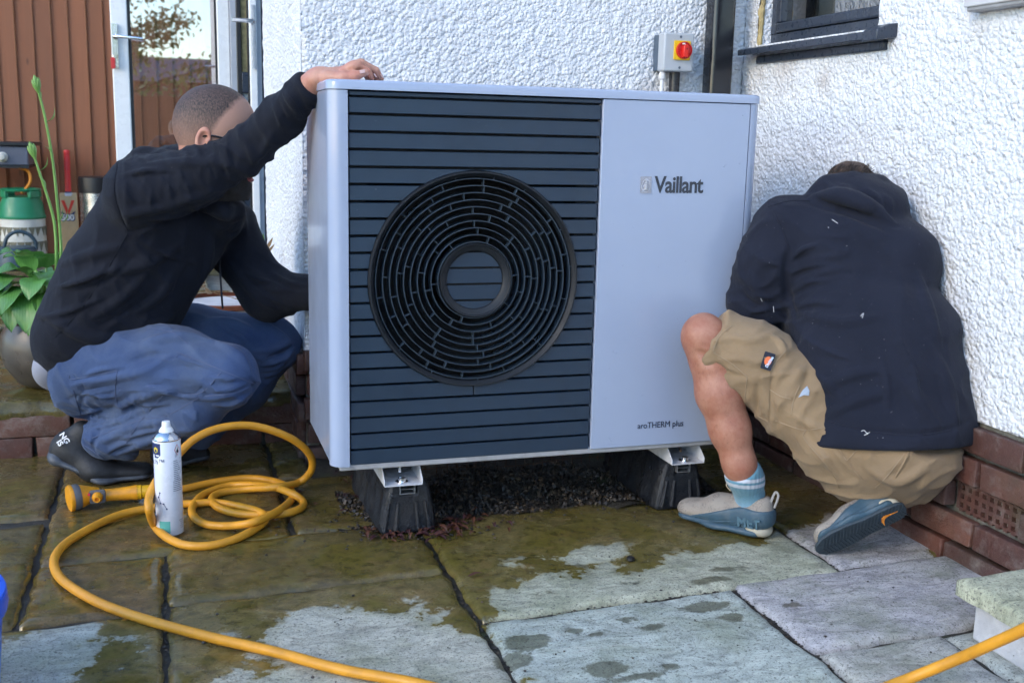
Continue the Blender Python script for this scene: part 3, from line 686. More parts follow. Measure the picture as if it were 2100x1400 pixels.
for i in range(NS):
    z1 = zt0-.012-i*ptc-GAP*.5; z0 = zt0-.012-(i+1)*ptc+GAP*.5; zm = (z0+z1)/2; bev = dict(bevel=.0012, seg=1)
    hit = min(abs(z0-FC[2]), abs(z1-FC[2])) < FR-.004 or z0 < FC[2] < z1
    lx = lambda z: FC[0]-math.sqrt(max(FR**2-(z-FC[2])**2, 1e-6)); rx = lambda z: FC[0]+math.sqrt(max(FR**2-(z-FC[2])**2, 1e-6))
    if hit:
        slat(z0, z1, GX0+.001, GX1, None, lx).build('slat', M_slat, grille, **bev)
        slat(z0, z1, GX0, GX1-.004, lambda z: rx(z), None).build('slat', M_slat, grille, **bev)
    else: slat(z0, z1, GX0+.001, GX1-.004).build('slat', M_slat, grille, **bev)
hub = None
# fan guard: bevelled outer rim, ten concentric blades with short staggered ribs, centre ring and plate
fg = MB(); ax = V(0, -1, 0)
fg.lathe([(FR, -.032), (FR, -.001), (FR-.002, .003), (FR-.005, .003), (FR-.010, -.004), (FR-.0165, -.012), (FR-.0175, -.035)], FC, ax, 128, cap0=False, cap1=False)
guard = fg.build('fan_guard', M_ring, unit, smooth=True)
M_blade = mat_dark('fan_guard_blades', (.030, .048, .070), .36)
RR = [.0925+.0167*k for k in range(10)]
def ringmesh(r, d0=-.034, d1=-.006, t=.0011):
    mb = MB(); mb.lathe([(r-t, d0), (r-t*.8, d1), (r+t*.8, d1), (r+t, d0)], FC, ax, 112, cap0=False, cap1=False); return mb
rr_ = random.Random(4)
for k, r in enumerate(RR):
    mb = ringmesh(r); r2 = r+.0167; nrib = 6+k//1; ph = rr_.uniform(0, 1)
    for j in range(nrib):
        a = 2*PI*(j+ph+rr_.uniform(-.18, .18))/nrib; c, s = math.cos(a), math.sin(a); rad = V(c, 0, s); tan = V(-s, 0, c)
        mb.obox(FC+rad*(r+r2)/2+V(0, .0155, 0), rad, tan, (0, 1, 0), .0167/2-.0005, .0008, .0085)
    mb.build('blade_ring', M_blade, guard, smooth=True)
hb = MB(); hb.lathe([(HUB_O, -.034), (HUB_O, -.002), (HUB_O-.001, .001), (HUB_O-.003, .0005), (HUB_O-.005, -.003), (HUB_I+.002, -.007), (HUB_I, -.009), (HUB_I-.001, -.014)], FC, ax, 96, cap0=False, cap1=False)
hub = hb.build('centre_ring', M_ring, guard, smooth=True)
hp = MB(); hp.lathe([(HUB_I, -.020), (HUB_I, -.018)], FC, ax, 64); hp.build('centre_backing', M_void, guard)
for i in range(NS):
    z1 = zt0-.012-i*ptc-GAP*.5; z0 = zt0-.012-(i+1)*ptc+GAP*.5
    z0c, z1c = max(z0, FC[2]-HUB_I+.001), min(z1, FC[2]+HUB_I-.001)
    if z1c-z0c < .003: continue
    l = lambda z: FC[0]-math.sqrt(max((HUB_I-.0008)**2-(z-FC[2])**2, 1e-6)); r = lambda z: FC[0]+math.sqrt(max((HUB_I-.0008)**2-(z-FC[2])**2, 1e-6))
    o = slat(z0c, z1c, 0, 1, l, r); o.v = [(x, y*.35+.011, z) for x, y, z in o.v]; o.build('centre_slat', M_slat, guard)
# emblem and lettering on the front panel
M_chrome = simple('darkened_chrome_lettering', (.030, .036, .050), .10, 0, var=.3, vscale=14)  # chrome letters: the dark surroundings they mirror are put into the base colour
M_sil = simple('silver_emblem', (.36, .37, .42), .3, .5, var=.1); M_ink = simple('dark_ink', (.012, .018, .035), .5)
def onfront(x, y): return onY(x, y, -.0012)
a_, b_ = onfront(1313, 396), onfront(1313, 361)
H_ = np.linalg.norm(b_-a_); bx = onfront(1312.5, 396.5)
sq = MB(); wq, hq = .0305, H_*.99
def rel(u, v): return (bx[0]+u*wq, -.0012, bx[2]+v*hq)
outer = rrect(wq, hq, .002, 2)
sq.prism(rrect(wq, hq, .002, 2), (bx[0]+wq/2, -.0002, bx[2]+hq/2), (1, 0, 0), (0, 0, 1), (0, -.0009, 0)); emb = sq.build('emblem', M_sil, unit)
M_em = simple('emblem_relief', (.50, .50, .54), .35, .6); 
eg = MB()          # a hare in an egg, stood in relief on the square
cx, cz = bx[0]+wq*.5, bx[2]+hq*.46; Y0 = -.0014
egg = [(wq*.40*math.sin(a)*(1-.12*math.cos(a)), hq*.42*math.cos(a)) for a in np.linspace(0, 2*PI, 29)[:-1]]; egi = [(x*.82, z*.82) for x, z in egg]
n = len(egg); vs = [(cx+x, Y0, cz+z) for x, z in egg]+[(cx+x, Y0, cz+z) for x, z in egi]; eg.add(vs, [(i, (i+1) % n, n+(i+1) % n, n+i) for i in range(n) if not (2 < i < 26 and False)])
eg.tube([(cx+.0, Y0, cz-.010), (cx, Y0-.0003, cz+.004)], [.0052, .0045], 8); eg.tube([(cx, Y0, cz+.006), (cx, Y0, cz+.009)], [.0032, .0028], 8)
for s_ in (-1, 1):
    eg.tube([(cx+s_*.0012, Y0, cz+.010), (cx+s_*.004, Y0, cz+.0165)], [.0012, .0008], 6); eg.tube([(cx+s_*.003, Y0, cz+.003), (cx+s_*.007, Y0, cz-.003)], [.0012, .0009], 6); eg.tube([(cx+s_*.003, Y0, cz-.008), (cx+s_*.006, Y0, cz-.013)], [.0018, .0012], 6)
eg.build('emblem_relief', M_em, emb)
tp = onfront(1342.5, 394.5); text_mesh('brand_lettering', 'Vaillant', .0575, tp+V(0, .0006, 0), (1, 0, 0), (0, 0, 1), M_chrome, unit, depth=.0006, bold=.0011, xs=.86, spacing=.93)
tp = onfront(1307, 879); te = onfront(1406, 873)
text_mesh('model_lettering', 'aroTHERM plus', .0235, tp, (1, 0, 0), (0, 0, 1), M_ink, unit, depth=.0002, xs=.87)
# mounting feet under the base
M_zinc = simple('white_bracket_steel', (.62, .63, .66), .4, .1, dirt=.4, vscale=25); M_alu = simple('aluminium_rail', (.45, .46, .48), .35, .8)
for xc in (.175, .945):
    fb = MB(); z0 = GZ-.052
    fb.box((xc-.047, -.0, z0), (xc+.047, .40, z0+.0025))
    br_ = fb.build('mounting_bracket', M_zinc, unit)
    for s_ in (-1, 1):
        wg = MB(); poly = [(0, 0), (.4, 0), (.4, .047), (.045, .047), (.008, .018), (0, .012)]
        wg.prism(poly, (xc+s_*.047-.00125, -.0, z0+.0025), (0, 1, 0), (0, 0, 1), (.0025, 0, 0)); wg.build('bracket_wing', M_zinc, br_, bevel=.0008, seg=1)
    bo = MB(); bo.lathe([(.016, 0), (.016, .003), (.010, .0032), (.010, .011), (.006, .012)], (xc+.0, .022, z0+.003), n=16); bo.build('bolt', M_steel, br_, smooth=True)
    so_ = MB(); so_.prism([(-.003, -.003), (.003, -.003), (.003, .003), (-.003, .003)], (xc, .05, z0+.02), (1, 0, 0), (0, 1, 0), (0, 0, .03)); so_.build('stud', M_steel, br_)
# rubber support blocks on the paving, each with an alloy channel let into its top
M_rubber = NT('recycled_rubber'); t = M_rubber; P = t.pos()
t.set(col=t.mix(t.ramp(t.noise(P, 10, 7, .7), [(.5, 0.), (.78, .45)]), t.ramp(t.noise(P, 40, 4), [(.3, (.005, .007, .011)), (.7, (.014, .017, .024))]), (.06, .055, .048)), rough=t.ramp(t.noise(P, 18, 4), [(.35, .25), (.7, .6)]), normal=t.bump(t.noise(P, 70, 6, .7), .8, .006)); M_rubber = t.m
def rubber_block(xc, yaw, label):
    e = empty('rubber_support_block', (xc, .22, 0), label, 'rubber block', 'rubber blocks under the heat pump')
    H = GZ-.052-.002; nx = 20; secs = []
    prof = [(-.074, 0), (-.073, .018), (-.067, .05), (-.056, H*.80), (-.049, H), (-.021, H), (-.020, H-.030), (.020, H-.030), (.021, H), (.049, H), (.056, H*.80), (.067, .05), (.073, .018), (.074, 0)]
    mb = MB(); ys = np.linspace(.03, .43, 24); n = len(prof); vs = []; c, s = math.cos(yaw), math.sin(yaw)
    for i, y in enumerate(ys):
        k = min(i, len(ys)-1-i); rd = {0: .90, 1: .96}.get(k, 1.)
        for j, (x, z) in enumerate(prof):
            rib = .004*math.sin(i*1.4) if 0 < j < 4 or n-5 < j < n-1 else 0
            xx = x*(rd)+(-rib if x < 0 else rib); yy = y-.22
            vs.append((xc+c*xx-s*yy, .22+s*xx+c*yy, z*(1 if k else .985)))
    fs = [(i*n+j, (i+1)*n+j, (i+1)*n+j+1, i*n+j+1) for i in range(len(ys)-1) for j in range(n-1)]
    fs += [tuple(range(n)), tuple((len(ys)-1)*n+j for j in range(n-1, -1, -1))]+[(i*n, i*n+n-1, (i+1)*n+n-1, (i+1)*n) for i in range(len(ys)-1)]
    mb.add(vs, fs); mb.build('block', M_rubber, e, bevel=.006)
    pass
    for x in (-.05, -.025, .025, .05): fl = MB(); fl.tube([(xc+x*1.15, .029, .012), (xc+x*.9, .030, H*.62)], [.007, .004], 8); fl.build("end_rib", M_rubber, e, smooth=True)

    ch = MB(); z0 = H-.028
    for (a, b, cc, d) in ((-.0195, -.0175, 0, .030), (.0175, .0195, 0, .030), (-.0175, .0175, 0, .002), (-.0175, -.006, .026, .028), (.006, .0175, .026, .028), (-.0175, .0175, .012, .0135)):
        ch.box((xc+a, .024, z0+cc), (xc+b, .43, z0+d))
    ch.build('channel', M_alu, e)
rubber_block(.19, .03, 'black rubber block carrying the fan end of the heat pump')
rubber_block(.945, -.02, 'black rubber block carrying the heat pump near the bare leg')
# rusty wire mesh under the unit
wm = MB(); Yw = .46
for k in range(22): x = .28+k*.03; wm.tube([(x, Yw+.01*math.sin(k), .01), (x+.004*math.sin(k*2), Yw, .13)], .0009, 5)
for k in range(5): z = .02+k*.027; wm.tube([(.27+i*.066, Yw+.008*math.sin(i*.9+k), z+.003*math.sin(i)) for i in range(11)], .0009, 5)
tag(wm.build('wire_mesh', simple('rusted_wire', (.12, .05, .02), .7, .4)), 'rusty wire mesh standing under the heat pump at the back', 'wire mesh')
# ------------------------------------------------------------------ isolator switch, downpipe, wall box
iso = empty('isolator_switch', (1.2, YW, 1.25), 'grey isolator switch with red knob on a yellow plate', 'switch')
M_box = simple('grey_switch_box', (.42, .45, .48), .4, var=.05); M_boxd = simple('dark_switch_back', (.07, .10, .14), .45)
yb = YW-.005; yf = YW-.085
bl = onY(1363, 146, yf+.0); brr = onY(1426, 152, yf); tlp = onY(1366, 66, yf)
x0, x1 = tlp[0]-.004, onY(1425, 70, yf)[0]; z0, z1 = bl[2]-.0, tlp[2]
b = MB(); b.box((x0+.004, yf+.045, z0+.003), (x1-.004, YW+.01, z1-.003)); b.build('back_box', M_boxd, iso, bevel=.003)
b = MB(); b.box((x0, yf, z0), (x1, yf+.046, z1)); b.build('cover', M_box, iso, bevel=.006, seg=3)
cx, cz = onY(1398, 104, yf)[0], onY(1398, 104, yf)[2]; hw = .028
b = MB(); b.prism(rrect(2*hw, 2*hw+.002, .003), (cx, yf-.0005, cz), (1, 0, 0), (0, 0, 1), (0, -.005, 0)); b.build('yellow_plate', simple('yellow_plastic', (.80, .50, .01), .35), iso, bevel=.001)
b = MB(); kc = V(cx+.004, yf-.0055, cz); b.lathe([(.0262, 0), (.0258, .008), (.0235, .0085), (.0225, .005), (.0, .005)], kc, (0, -1, 0), 40, cap1=False); knob = b.build('knob', simple('red_plastic', (.60, .012, .012), .3), iso, smooth=True)
b = MB(); b.prism([(-.0075, -.022), (.0075, -.022), (.0085, .0), (.0075, .012), (0, .018), (-.0075, .012), (-.0085, 0)], kc+V(0, -.004, 0), (1, 0, 0), (0, 0, 1), (0, -.016, 0)); b.build('knob_grip', simple('red_plastic_grip', (.72, .03, .02), .3), knob, bevel=.002)
b = MB(); b.lathe([(.0022, 0), (.0022, .001)], kc+V(.002, -.0195, .004), (0, -1, 0), 10); b.build('lock_hole', M_black, knob)
b = MB(); b.box(kc+V(-.010, -.0095, .017), kc+V(.0, -.0088, .0215)); b.build('position_mark', simple('white_print', (.8, .8, .8), .5), knob)
for zz in (z1-.012, z0+.012): b = MB(); b.lathe([(.004, 0), (.004, .0012)], ((x0+x1)/2+.004, yf, zz), (0, -1, 0), 12); b.build('screw', M_boxd, iso)
b = MB(); gp_ = V(x0+.014, yf+.035, z0); b.lathe([(.009, 0), (.009, -.006), (.011, -.007), (.011, -.02), (.008, -.024), (.006, -.026), (.006, -.14)], gp_, (0, 0, 1), 8); b.build('cable_gland', simple('white_gland', (.75, .75, .76), .4), iso, smooth=True)
b = MB(); b.lathe([(.017, 0), (.017, -.14)], (x0+.062, YW-.04, z0), (0, 0, 1), 16); b.build('conduit', simple('black_conduit', (.02, .02, .024), .3), iso, smooth=True)
# square-section downpipe in the corner
pp = empty('downpipe', (1.34, .69, 0), 'glossy black rainwater downpipe in the corner beside the window', 'downpipe')
M_pipe = simple('black_gloss_pvc', (.014, .016, .021), .14, var=.15)
px0, px1 = onY(1461, 60, .66)[0], onY(1507, 60, .66)[0]; wp = px1-px0
b = MB(); b.prism([(x, y) for x, y in rrect(wp, .066, .014, 5)], (px0+wp/2, .685, .02), (1, 0, 0), (0, 1, 0), (0, 0, 5.0)); b.build('pipe', M_pipe, pp, smooth=True)
b = MB(); b.prism([(x, y) for x, y in rrect(wp+.012, .076, .016, 5)], (px0+wp/2, .685, 1.9), (1, 0, 0), (0, 1, 0), (0, 0, .06)); b.build('collar', M_pipe, pp, smooth=True)
# box on the right wall at the top edge of the view
mbx = empty('wall_box', (1.43, -.38, 1.3), 'grey metal box on the white wall at the top right', 'box'); M_mbox = simple('weathered_grey_metal', (.33, .33, .34), .45, .2, dirt=.4)
q0, q1 = onX(1984, 26, XW-.03)[1], onX(2100, 4, XW-.03)[1]; zb = onX(1984, 26, XW-.03)[2]
b = MB(); b.box((XW-.034, q1, zb), (XW+.005, q0, zb+.3)); b.build('body', M_mbox, mbx, bevel=.004)
b = MB(); b.box((XW-.040, q1-.004, zb+.010), (XW-.0345, q0+.004, zb+.296)); b.build('cover', simple('pale_grey_cover', (.52, .52, .53), .45), mbx, bevel=.003)
# ------------------------------------------------------------------ signed-distance modelling for bodies and cloth
class SDF:
    def __init__(s, lo, hi, res):
        s.lo = np.array(lo, float); s.res = res; s.n = np.ceil((np.array(hi)-s.lo)/res).astype(int)+1
        s.ax = [s.lo[i]+res*np.arange(s.n[i]) for i in range(3)]; s.D = np.full(s.n, 9., np.float32)
    def sub(s, lo, hi):
        a = np.clip(np.floor((np.asarray(lo)-s.lo)/s.res).astype(int), 0, s.n); b = np.clip(np.ceil((np.asarray(hi)-s.lo)/s.res).astype(int)+1, 0, s.n)
        sl = tuple(slice(a[i], max(a[i], b[i])) for i in range(3))
        P = np.stack(np.meshgrid(*[s.ax[i][sl[i]] for i in range(3)], indexing='ij'), -1).astype(np.float32)
        return sl, P
    def put(s, sl, d, k, op='add'):
        D = s.D[sl]
        if D.size == 0: return s
        if op == 'add': h = np.clip(.5+.5*(d-D)/k, 0, 1); s.D[sl] = d*(1-h)+D*h-k*h*(1-h)
        elif op == 'sub': d = -d; h = np.clip(.5-.5*(d-D)/k, 0, 1); s.D[sl] = d*(1-h)+D*h+k*h*(1-h)
        elif op == 'cut': h = np.clip(.5-.5*(d-D)/k, 0, 1); s.D[sl] = d*(1-h)+D*h+k*h*(1-h)
        return s
    def cap(s, a, b, ra, rb, k=.02, op='add', m=.06):
        a, b = np.asarray(a, float), np.asarray(b, float); R_ = max(ra, rb)+m
        sl, P = s.sub(np.minimum(a, b)-R_, np.maximum(a, b)+R_)
        if P.size == 0: return s
        ab = b-a; L = max(ab@ab, 1e-9); t = np.clip(((P-a)@ab)/L, 0, 1); d = np.linalg.norm(P-a-t[..., None]*ab, axis=-1)-(ra+(rb-ra)*t)
        return s.put(sl, d, k, op)
    def chain(s, pts, rs, k=.02, op='add', m=.06):
        for i in range(len(pts)-1): s.cap(pts[i], pts[i+1], rs[i], rs[i+1], k, op, m)
        return s
    def ell(s, a, b, ra, rb, u, k=.03, op='add', m=.06):
        """segment with elliptic section: radii (along u, across) at each end"""
        a, b, u = np.asarray(a, float), np.asarray(b, float), nrm(u); R_ = max(*ra, *rb)+m
        sl, P = s.sub(np.minimum(a, b)-R_, np.maximum(a, b)+R_); ab = b-a; L = np.linalg.norm(ab); w = ab/L
        u = nrm(u-w*(u@w)); v = np.cross(w, u); q = P-a; tw = q@w; t = np.clip(tw/L, 0, 1)
        ru = ra[0]+(rb[0]-ra[0])*t; rv = ra[1]+(rb[1]-ra[1])*t; ov = tw-t*L
        k0 = np.sqrt((q@u/ru)**2+(q@v/rv)**2+(ov/((ru+rv)/2))**2); d = (k0-1)*np.minimum(ru, rv)
        return s.put(sl, d, k, op)
    def ball(s, c, r, F=(1, 0, 0), U=(0, 0, 1), k=.02, op='add', m=.05):
        """ellipsoid with radii r=(fwd, side, up)"""
        c = np.asarray(c, float); F = nrm(F); U = nrm(np.asarray(U)-F*np.dot(U, F)); S_ = np.cross(U, F); R_ = max(r)+m
        sl, P = s.sub(c-R_, c+R_); q = P-c; k0 = np.sqrt((q@F/r[0])**2+(q@S_/r[1])**2+(q@U/r[2])**2)
        k1 = np.sqrt((q@F/r[0]**2)**2+(q@S_/r[1]**2)**2+(q@U/r[2]**2)**2)+1e-6
        return s.put(sl, k0*(k0-1)/k1, k, op)
    def plane(s, p, n, lo, hi, k=.004):
        """cut away the n side of the plane through p inside a box"""
        sl, P = s.sub(lo, hi); return s.put(sl, ((P-np.asarray(p))@nrm(n)), k, 'cut')
    def wrinkle(s, amp, f, seed, lo=None, hi=None, dirn=None):
        lo = s.lo if lo is None else lo; hi = s.lo+s.n*s.res if hi is None else hi
        sl, P = s.sub(lo, hi); r = np.random.default_rng(seed); w = np.zeros(P.shape[:-1], np.float32)
        m = np.abs(s.D[sl]) < .06; Q = P[m]; acc = np.zeros(len(Q))
        for i in range(5):
            k = r.normal(0, 1, 3); k = nrm(k)*f*r.uniform(.6, 1.7)
            if dirn is not None: k = k*.35+np.asarray(dirn)*np.dot(k, dirn)*1.2+np.asarray(dirn)*f*.6*r.choice([-1, 1])
            k2 = r.normal(0, 1, 3); k2 = nrm(k2)*f*.55
            z = np.sin(Q@k+1.6*np.sin(Q@k2+r.uniform(0, 6))+r.uniform(0, 6)); acc += np.sign(z)*np.abs(z)**1.3
        w[m] = acc/5; s.D[sl] += (amp*w).astype(np.float32); return s
    def ridges(s, amp, f, seed, dirn, lo=None, hi=None):
        """sharp-crested cloth creases running across dirn, broken up by a mask"""
        lo = s.lo if lo is None else lo; hi = s.lo+s.n*s.res if hi is None else hi
        sl, P = s.sub(lo, hi); r = np.random.default_rng(seed); m = np.abs(s.D[sl]) < .05; Q = P[m].astype(float); d = nrm(dirn); acc = np.zeros(len(Q))
        for i in range(3):
            k = nrm(d+r.normal(0, .35, 3))*f*r.uniform(.7, 1.5); w = sum(np.sin(Q@(nrm(r.normal(0, 1, 3))*f*.33)+r.uniform(0, 6)) for _ in range(3))
            rg = (1-np.abs(np.sin(Q@k*.5+1.1*w+r.uniform(0, 6))))**2
            mk = np.clip(.5+sum(np.sin(Q@(nrm(r.normal(0, 1, 3))*f*.22)+r.uniform(0, 6)) for _ in range(3))*.45, 0, 1); acc += rg*mk
        w_ = np.zeros(P.shape[:-1], np.float32); w_[m] = acc; s.D[sl] -= (amp*w_).astype(np.float32); return s
    def sample(s, P):
        q = (np.asarray(P)-s.lo)/s.res; i = np.clip(np.floor(q).astype(int), 0, s.n-2); f = np.clip(q-i, 0, 1); out = 0
        for a in (0, 1):
            for b in (0, 1):
                for c in (0, 1):
                    w = (f[..., 0] if a else 1-f[..., 0])*(f[..., 1] if b else 1-f[..., 1])*(f[..., 2] if c else 1-f[..., 2])
                    out = out+w*s.D[i[..., 0]+a, i[..., 1]+b, i[..., 2]+c]
        ok = np.all((q >= 0) & (q <= s.n-1), -1); return np.where(ok, out, 9.)
    def hit(s, x, y, n=900, d0=1.6, d1=4.2):
        """first point of the surface met by the sight line through a picture point"""
        r = ray(x, y); t = np.linspace(d0, d1, n); P = CAM+t[:, None]*r; d = s.sample(P); i = np.argmax(d < 0)
        if d[i] >= 0: return None
        a = d[i-1]/(d[i-1]-d[i]+1e-9) if i else 0
        return P[i-1]+(P[i]-P[i-1])*np.clip(a, 0, 1)
    def fold(s, pts, r=.012, off=0., k=.02, op='add', sub=5):
        """a ridge (add) or crease (sub) along picture points laid on the surface"""
        q = [s.hit(*p) for p in spline([V(*p) for p in pts], sub)]; q = [p for p in q if p is not None]
        N = len(q)
        for i in range(N-1):
            if np.linalg.norm(q[i+1]-q[i]) > .12: continue
            e = lambda j: max(.25, math.sin(PI*(j+.35)/(N-.3)))      # fade the ends
            va, vb = nrm(CAM-q[i])*off, nrm(CAM-q[i+1])*off
            s.cap(q[i]+va, q[i+1]+vb, r*e(i), r*e(i+1), k, op, .04)
        return s
    def line(s, pts, sub=6, lift=.0006):
        q = [s.hit(*p) for p in spline([V(*p) for p in pts], sub)]; return [p+nrm(CAM-p)*lift for p in q if p is not None]
    def mesh(s):
        D = s.D; S = D < 0; nx, ny, nz = D.shape
        c = np.zeros((nx-1, ny-1, nz-1), np.int8)
        for a in (0, 1):
            for b in (0, 1):
                for d in (0, 1): c += S[a:nx-1+a, b:ny-1+b, d:nz-1+d]
        act = (c > 0) & (c < 8); I = np.argwhere(act); vid = -np.ones(act.shape, np.int64); vid[act] = np.arange(len(I))
        acc = np.zeros((len(I), 3)); cnt = np.zeros(len(I)); x, y, z = I.T
        cor = [(a, b, d) for a in (0, 1) for b in (0, 1) for d in (0, 1)]
        for i, p in enumerate(cor):
            for q in cor[i+1:]:
                if sum(abs(p[j]-q[j]) for j in range(3)) != 1: continue
                d0 = D[x+p[0], y+p[1], z+p[2]]; d1 = D[x+q[0], y+q[1], z+q[2]]; m_ = (d0 < 0) != (d1 < 0)
                t = np.where(m_, d0/(d0-d1+1e-12), 0); pp_ = np.array(p)+t[:, None]*(np.array(q)-np.array(p)); acc[m_] += pp_[m_]; cnt[m_] += 1
        Vt = s.lo+(I+acc/cnt[:, None])*s.res; F = []
        for axn in range(3):
            o = [1, 1, 1]; o[axn] = 0
            sl0 = tuple(slice(o[j], D.shape[j]-1) for j in range(3)); sl1 = tuple(slice(o[j]+(1 if j == axn else 0), D.shape[j]-1+(1 if j == axn else 0)) for j in range(3))
            A, B = S[sl0], S[sl1]; E = np.argwhere(A != B)+np.array(o); sg = A[A != B]
            u, v = [(1, 2), (2, 0), (0, 1)][axn]; du = np.eye(3, dtype=int)[u]; dv = np.eye(3, dtype=int)[v]
            g = lambda e: vid[e[:, 0], e[:, 1], e[:, 2]]
            Q = np.stack([g(E-du-dv), g(E-dv), g(E), g(E-du)], -1); Q[~sg] = Q[~sg][:, ::-1]; F.append(Q)
        F = np.concatenate(F); F = F[(F >= 0).all(1)]
        return Vt, F
def sm_mesh(V_, F, it=1, lam=.3):
    for _ in range(it):
        acc = np.zeros_like(V_); cnt = np.zeros(len(V_))
        for a, b in ((0, 1), (1, 2), (2, 3), (3, 0)):
            np.add.at(acc, F[:, a], V_[F[:, b]]); np.add.at(cnt, F[:, a], 1); np.add.at(acc, F[:, b], V_[F[:, a]]); np.add.at(cnt, F[:, b], 1)
        V_ = V_*(1-lam)+lam*acc/np.maximum(cnt, 1)[:, None]
    return V_
def sdf_obj(name, sdfs, mat, parent=None, it=1):
    vs, fs, n = [], [], 0
    for s in (sdfs if isinstance(sdfs, list) else [sdfs]):
        v, f = s.mesh(); v = sm_mesh(v, f, it); vs.append(v); fs.append(f+n); n += len(v)
    return fast_mesh(name, np.concatenate(vs), np.concatenate(fs), mat, parent)
J = onY
# cloth and skin materials
def mat_cloth(name, col, col2, weave=900, rough=.85, dust=None, sheen=.25, fade=None):
    t = NT(name); P = t.pos()
    c = t.ramp(t.noise(P, 9, 6, .6), [(.3, col), (.7, col2)])
    if fade is not None: c = t.mix(t.ramp(t.noise(P, 5, 5, .6), [(.45, 0.), (.75, .8)]), c, fade)
    if dust is not None:
        c = t.mix(t.ramp(t.noise(P, 190, 2, .5), [(.765, 0.), (.785, .7)]), c, dust)
        c = t.mix(t.ramp(t.noise(t.mapping(P, (1, 1, .45), (.3, .4, .2)), 90, 3, .6), [(.755, 0.), (.775, .5)]), c, dust)
    t.set(col=c, rough=rough, sheen=sheen, sheen_rough=.5, spec=.2)
    h = t.math('ADD', t.noise(P, weave, 2, .6), t.math('MULTIPLY', t.noise(P, 45, 6, .62, .8), 3.))
    t.set(normal=t.bump(h, .32, .005)); return t.m
M_hood1 = mat_cloth('black_hoodie_fleece', (.0060, .0075, .0135), (.0105, .0125, .021), dust=(.16, .16, .18), sheen=.05)
M_hood2 = mat_cloth('washed_black_hoodie_fleece', (.0085, .0110, .0215), (.0135, .0165, .030), dust=(.40, .40, .42), sheen=.05)
M_trous = mat_cloth('blue_work_trouser_cotton', (.032, .056, .128), (.054, .088, .185), 700, .8, fade=(.11, .145, .22), sheen=.1)
M_short = mat_cloth('khaki_short_cotton', (.24, .165, .095), (.30, .21, .125), 700, .8, fade=(.20, .14, .085), sheen=.1)
def mat_skin(name, base=(.52, .27, .19), red=(.45, .16, .11)):
    t = NT(name); P = t.pos()
    c = t.mix(t.ramp(t.noise(P, 28, 6, .65), [(.38, 0.), (.68, .9)]), base, red)
    c = t.mix(t.ramp(t.noise(P, 260, 3, .6), [(.62, 0.), (.75, .35)]), c, (.25, .12, .08))
    t.set(col=c, rough=.5, sss=.05); t.p.inputs['Subsurface Radius'].default_value = (1, .35, .2); t.p.inputs['Subsurface Scale'].default_value = .008
    t.set(normal=t.bump(t.math('ADD', t.noise(P, 420, 4, .7), t.noise(P, 60, 4)), .25, .002)); return t.m
M_skin = mat_skin('skin'); M_skin2 = mat_skin('tanned_leg_skin', (.40, .19, .125), (.30, .105, .065))
M_hair = simple('short_dark_hair', (.022, .015, .013), .7, var=.5, vscale=180, bump=1, bscale=420)
M_beard = simple('black_beard', (.010, .007, .006), .75, var=.6, vscale=200, bump=1.2, bscale=300)
def patch(name, sdf, quad, mat, parent, n=9, lift=.0035):
    """a sewn-on panel: a picture quad laid on the cloth, standing a little proud of it with closed edges"""
    A, B, C, D = [V(*q) for q in quad]; G = {}
    for i in range(n+1):
        for j in range(n+1):
            u, v = i/n, j/n; q = (1-u)*(1-v)*A+u*(1-v)*B+u*v*C+(1-u)*v*D; G[i, j] = sdf.hit(*q)
    if any(p is None for p in G.values()): return None
    ids = {}; vs = []; fs = []
    for k, p in G.items():
        e = 1. if 0 < k[0] < n and 0 < k[1] < n else .75
        ids[k] = len(vs); vs.append(p+nrm(CAM-p)*lift*e)
    fs = [(ids[i, j], ids[i+1, j], ids[i+1, j+1], ids[i, j+1]) for i in range(n) for j in range(n)]
    ring = [(i, 0) for i in range(n)]+[(n, j) for j in range(n)]+[(i, n) for i in range(n, 0, -1)]+[(0, j) for j in range(n, 0, -1)]; b0 = len(vs)
    vs += [G[k]-nrm(CAM-G[k])*.004 for k in ring]; R_ = len(ring); fs += [(ids[ring[k]], b0+k, b0+(k+1) % R_, ids[ring[(k+1) % R_]]) for k in range(R_)]
    if any(np.linalg.norm(G[a]-G[b]) > .05 for a in G for b in ((a[0]+1, a[1]), (a[0], a[1]+1)) if b in G): return None
    mb = MB(); mb.add(vs, fs); return mb.build(name, mat, parent, smooth=True)
def seam(name, mat, parent, lines, r=.0013):
    for q in lines:
        if len(q) < 2: continue
        # break where the sight line jumps to another surface
        run = [q[0]]
        for p in q[1:]:
            if np.linalg.norm(p-run[-1]) > .04:
                if len(run) > 2: mb = MB(); mb.tube(run, r, 5); mb.build(name, mat, parent, smooth=True, fix=False)
                run = [p]
            else: run.append(p)
        if len(run) > 2: mb = MB(); mb.tube(run, r, 5); mb.build(name, mat, parent, smooth=True, fix=False)
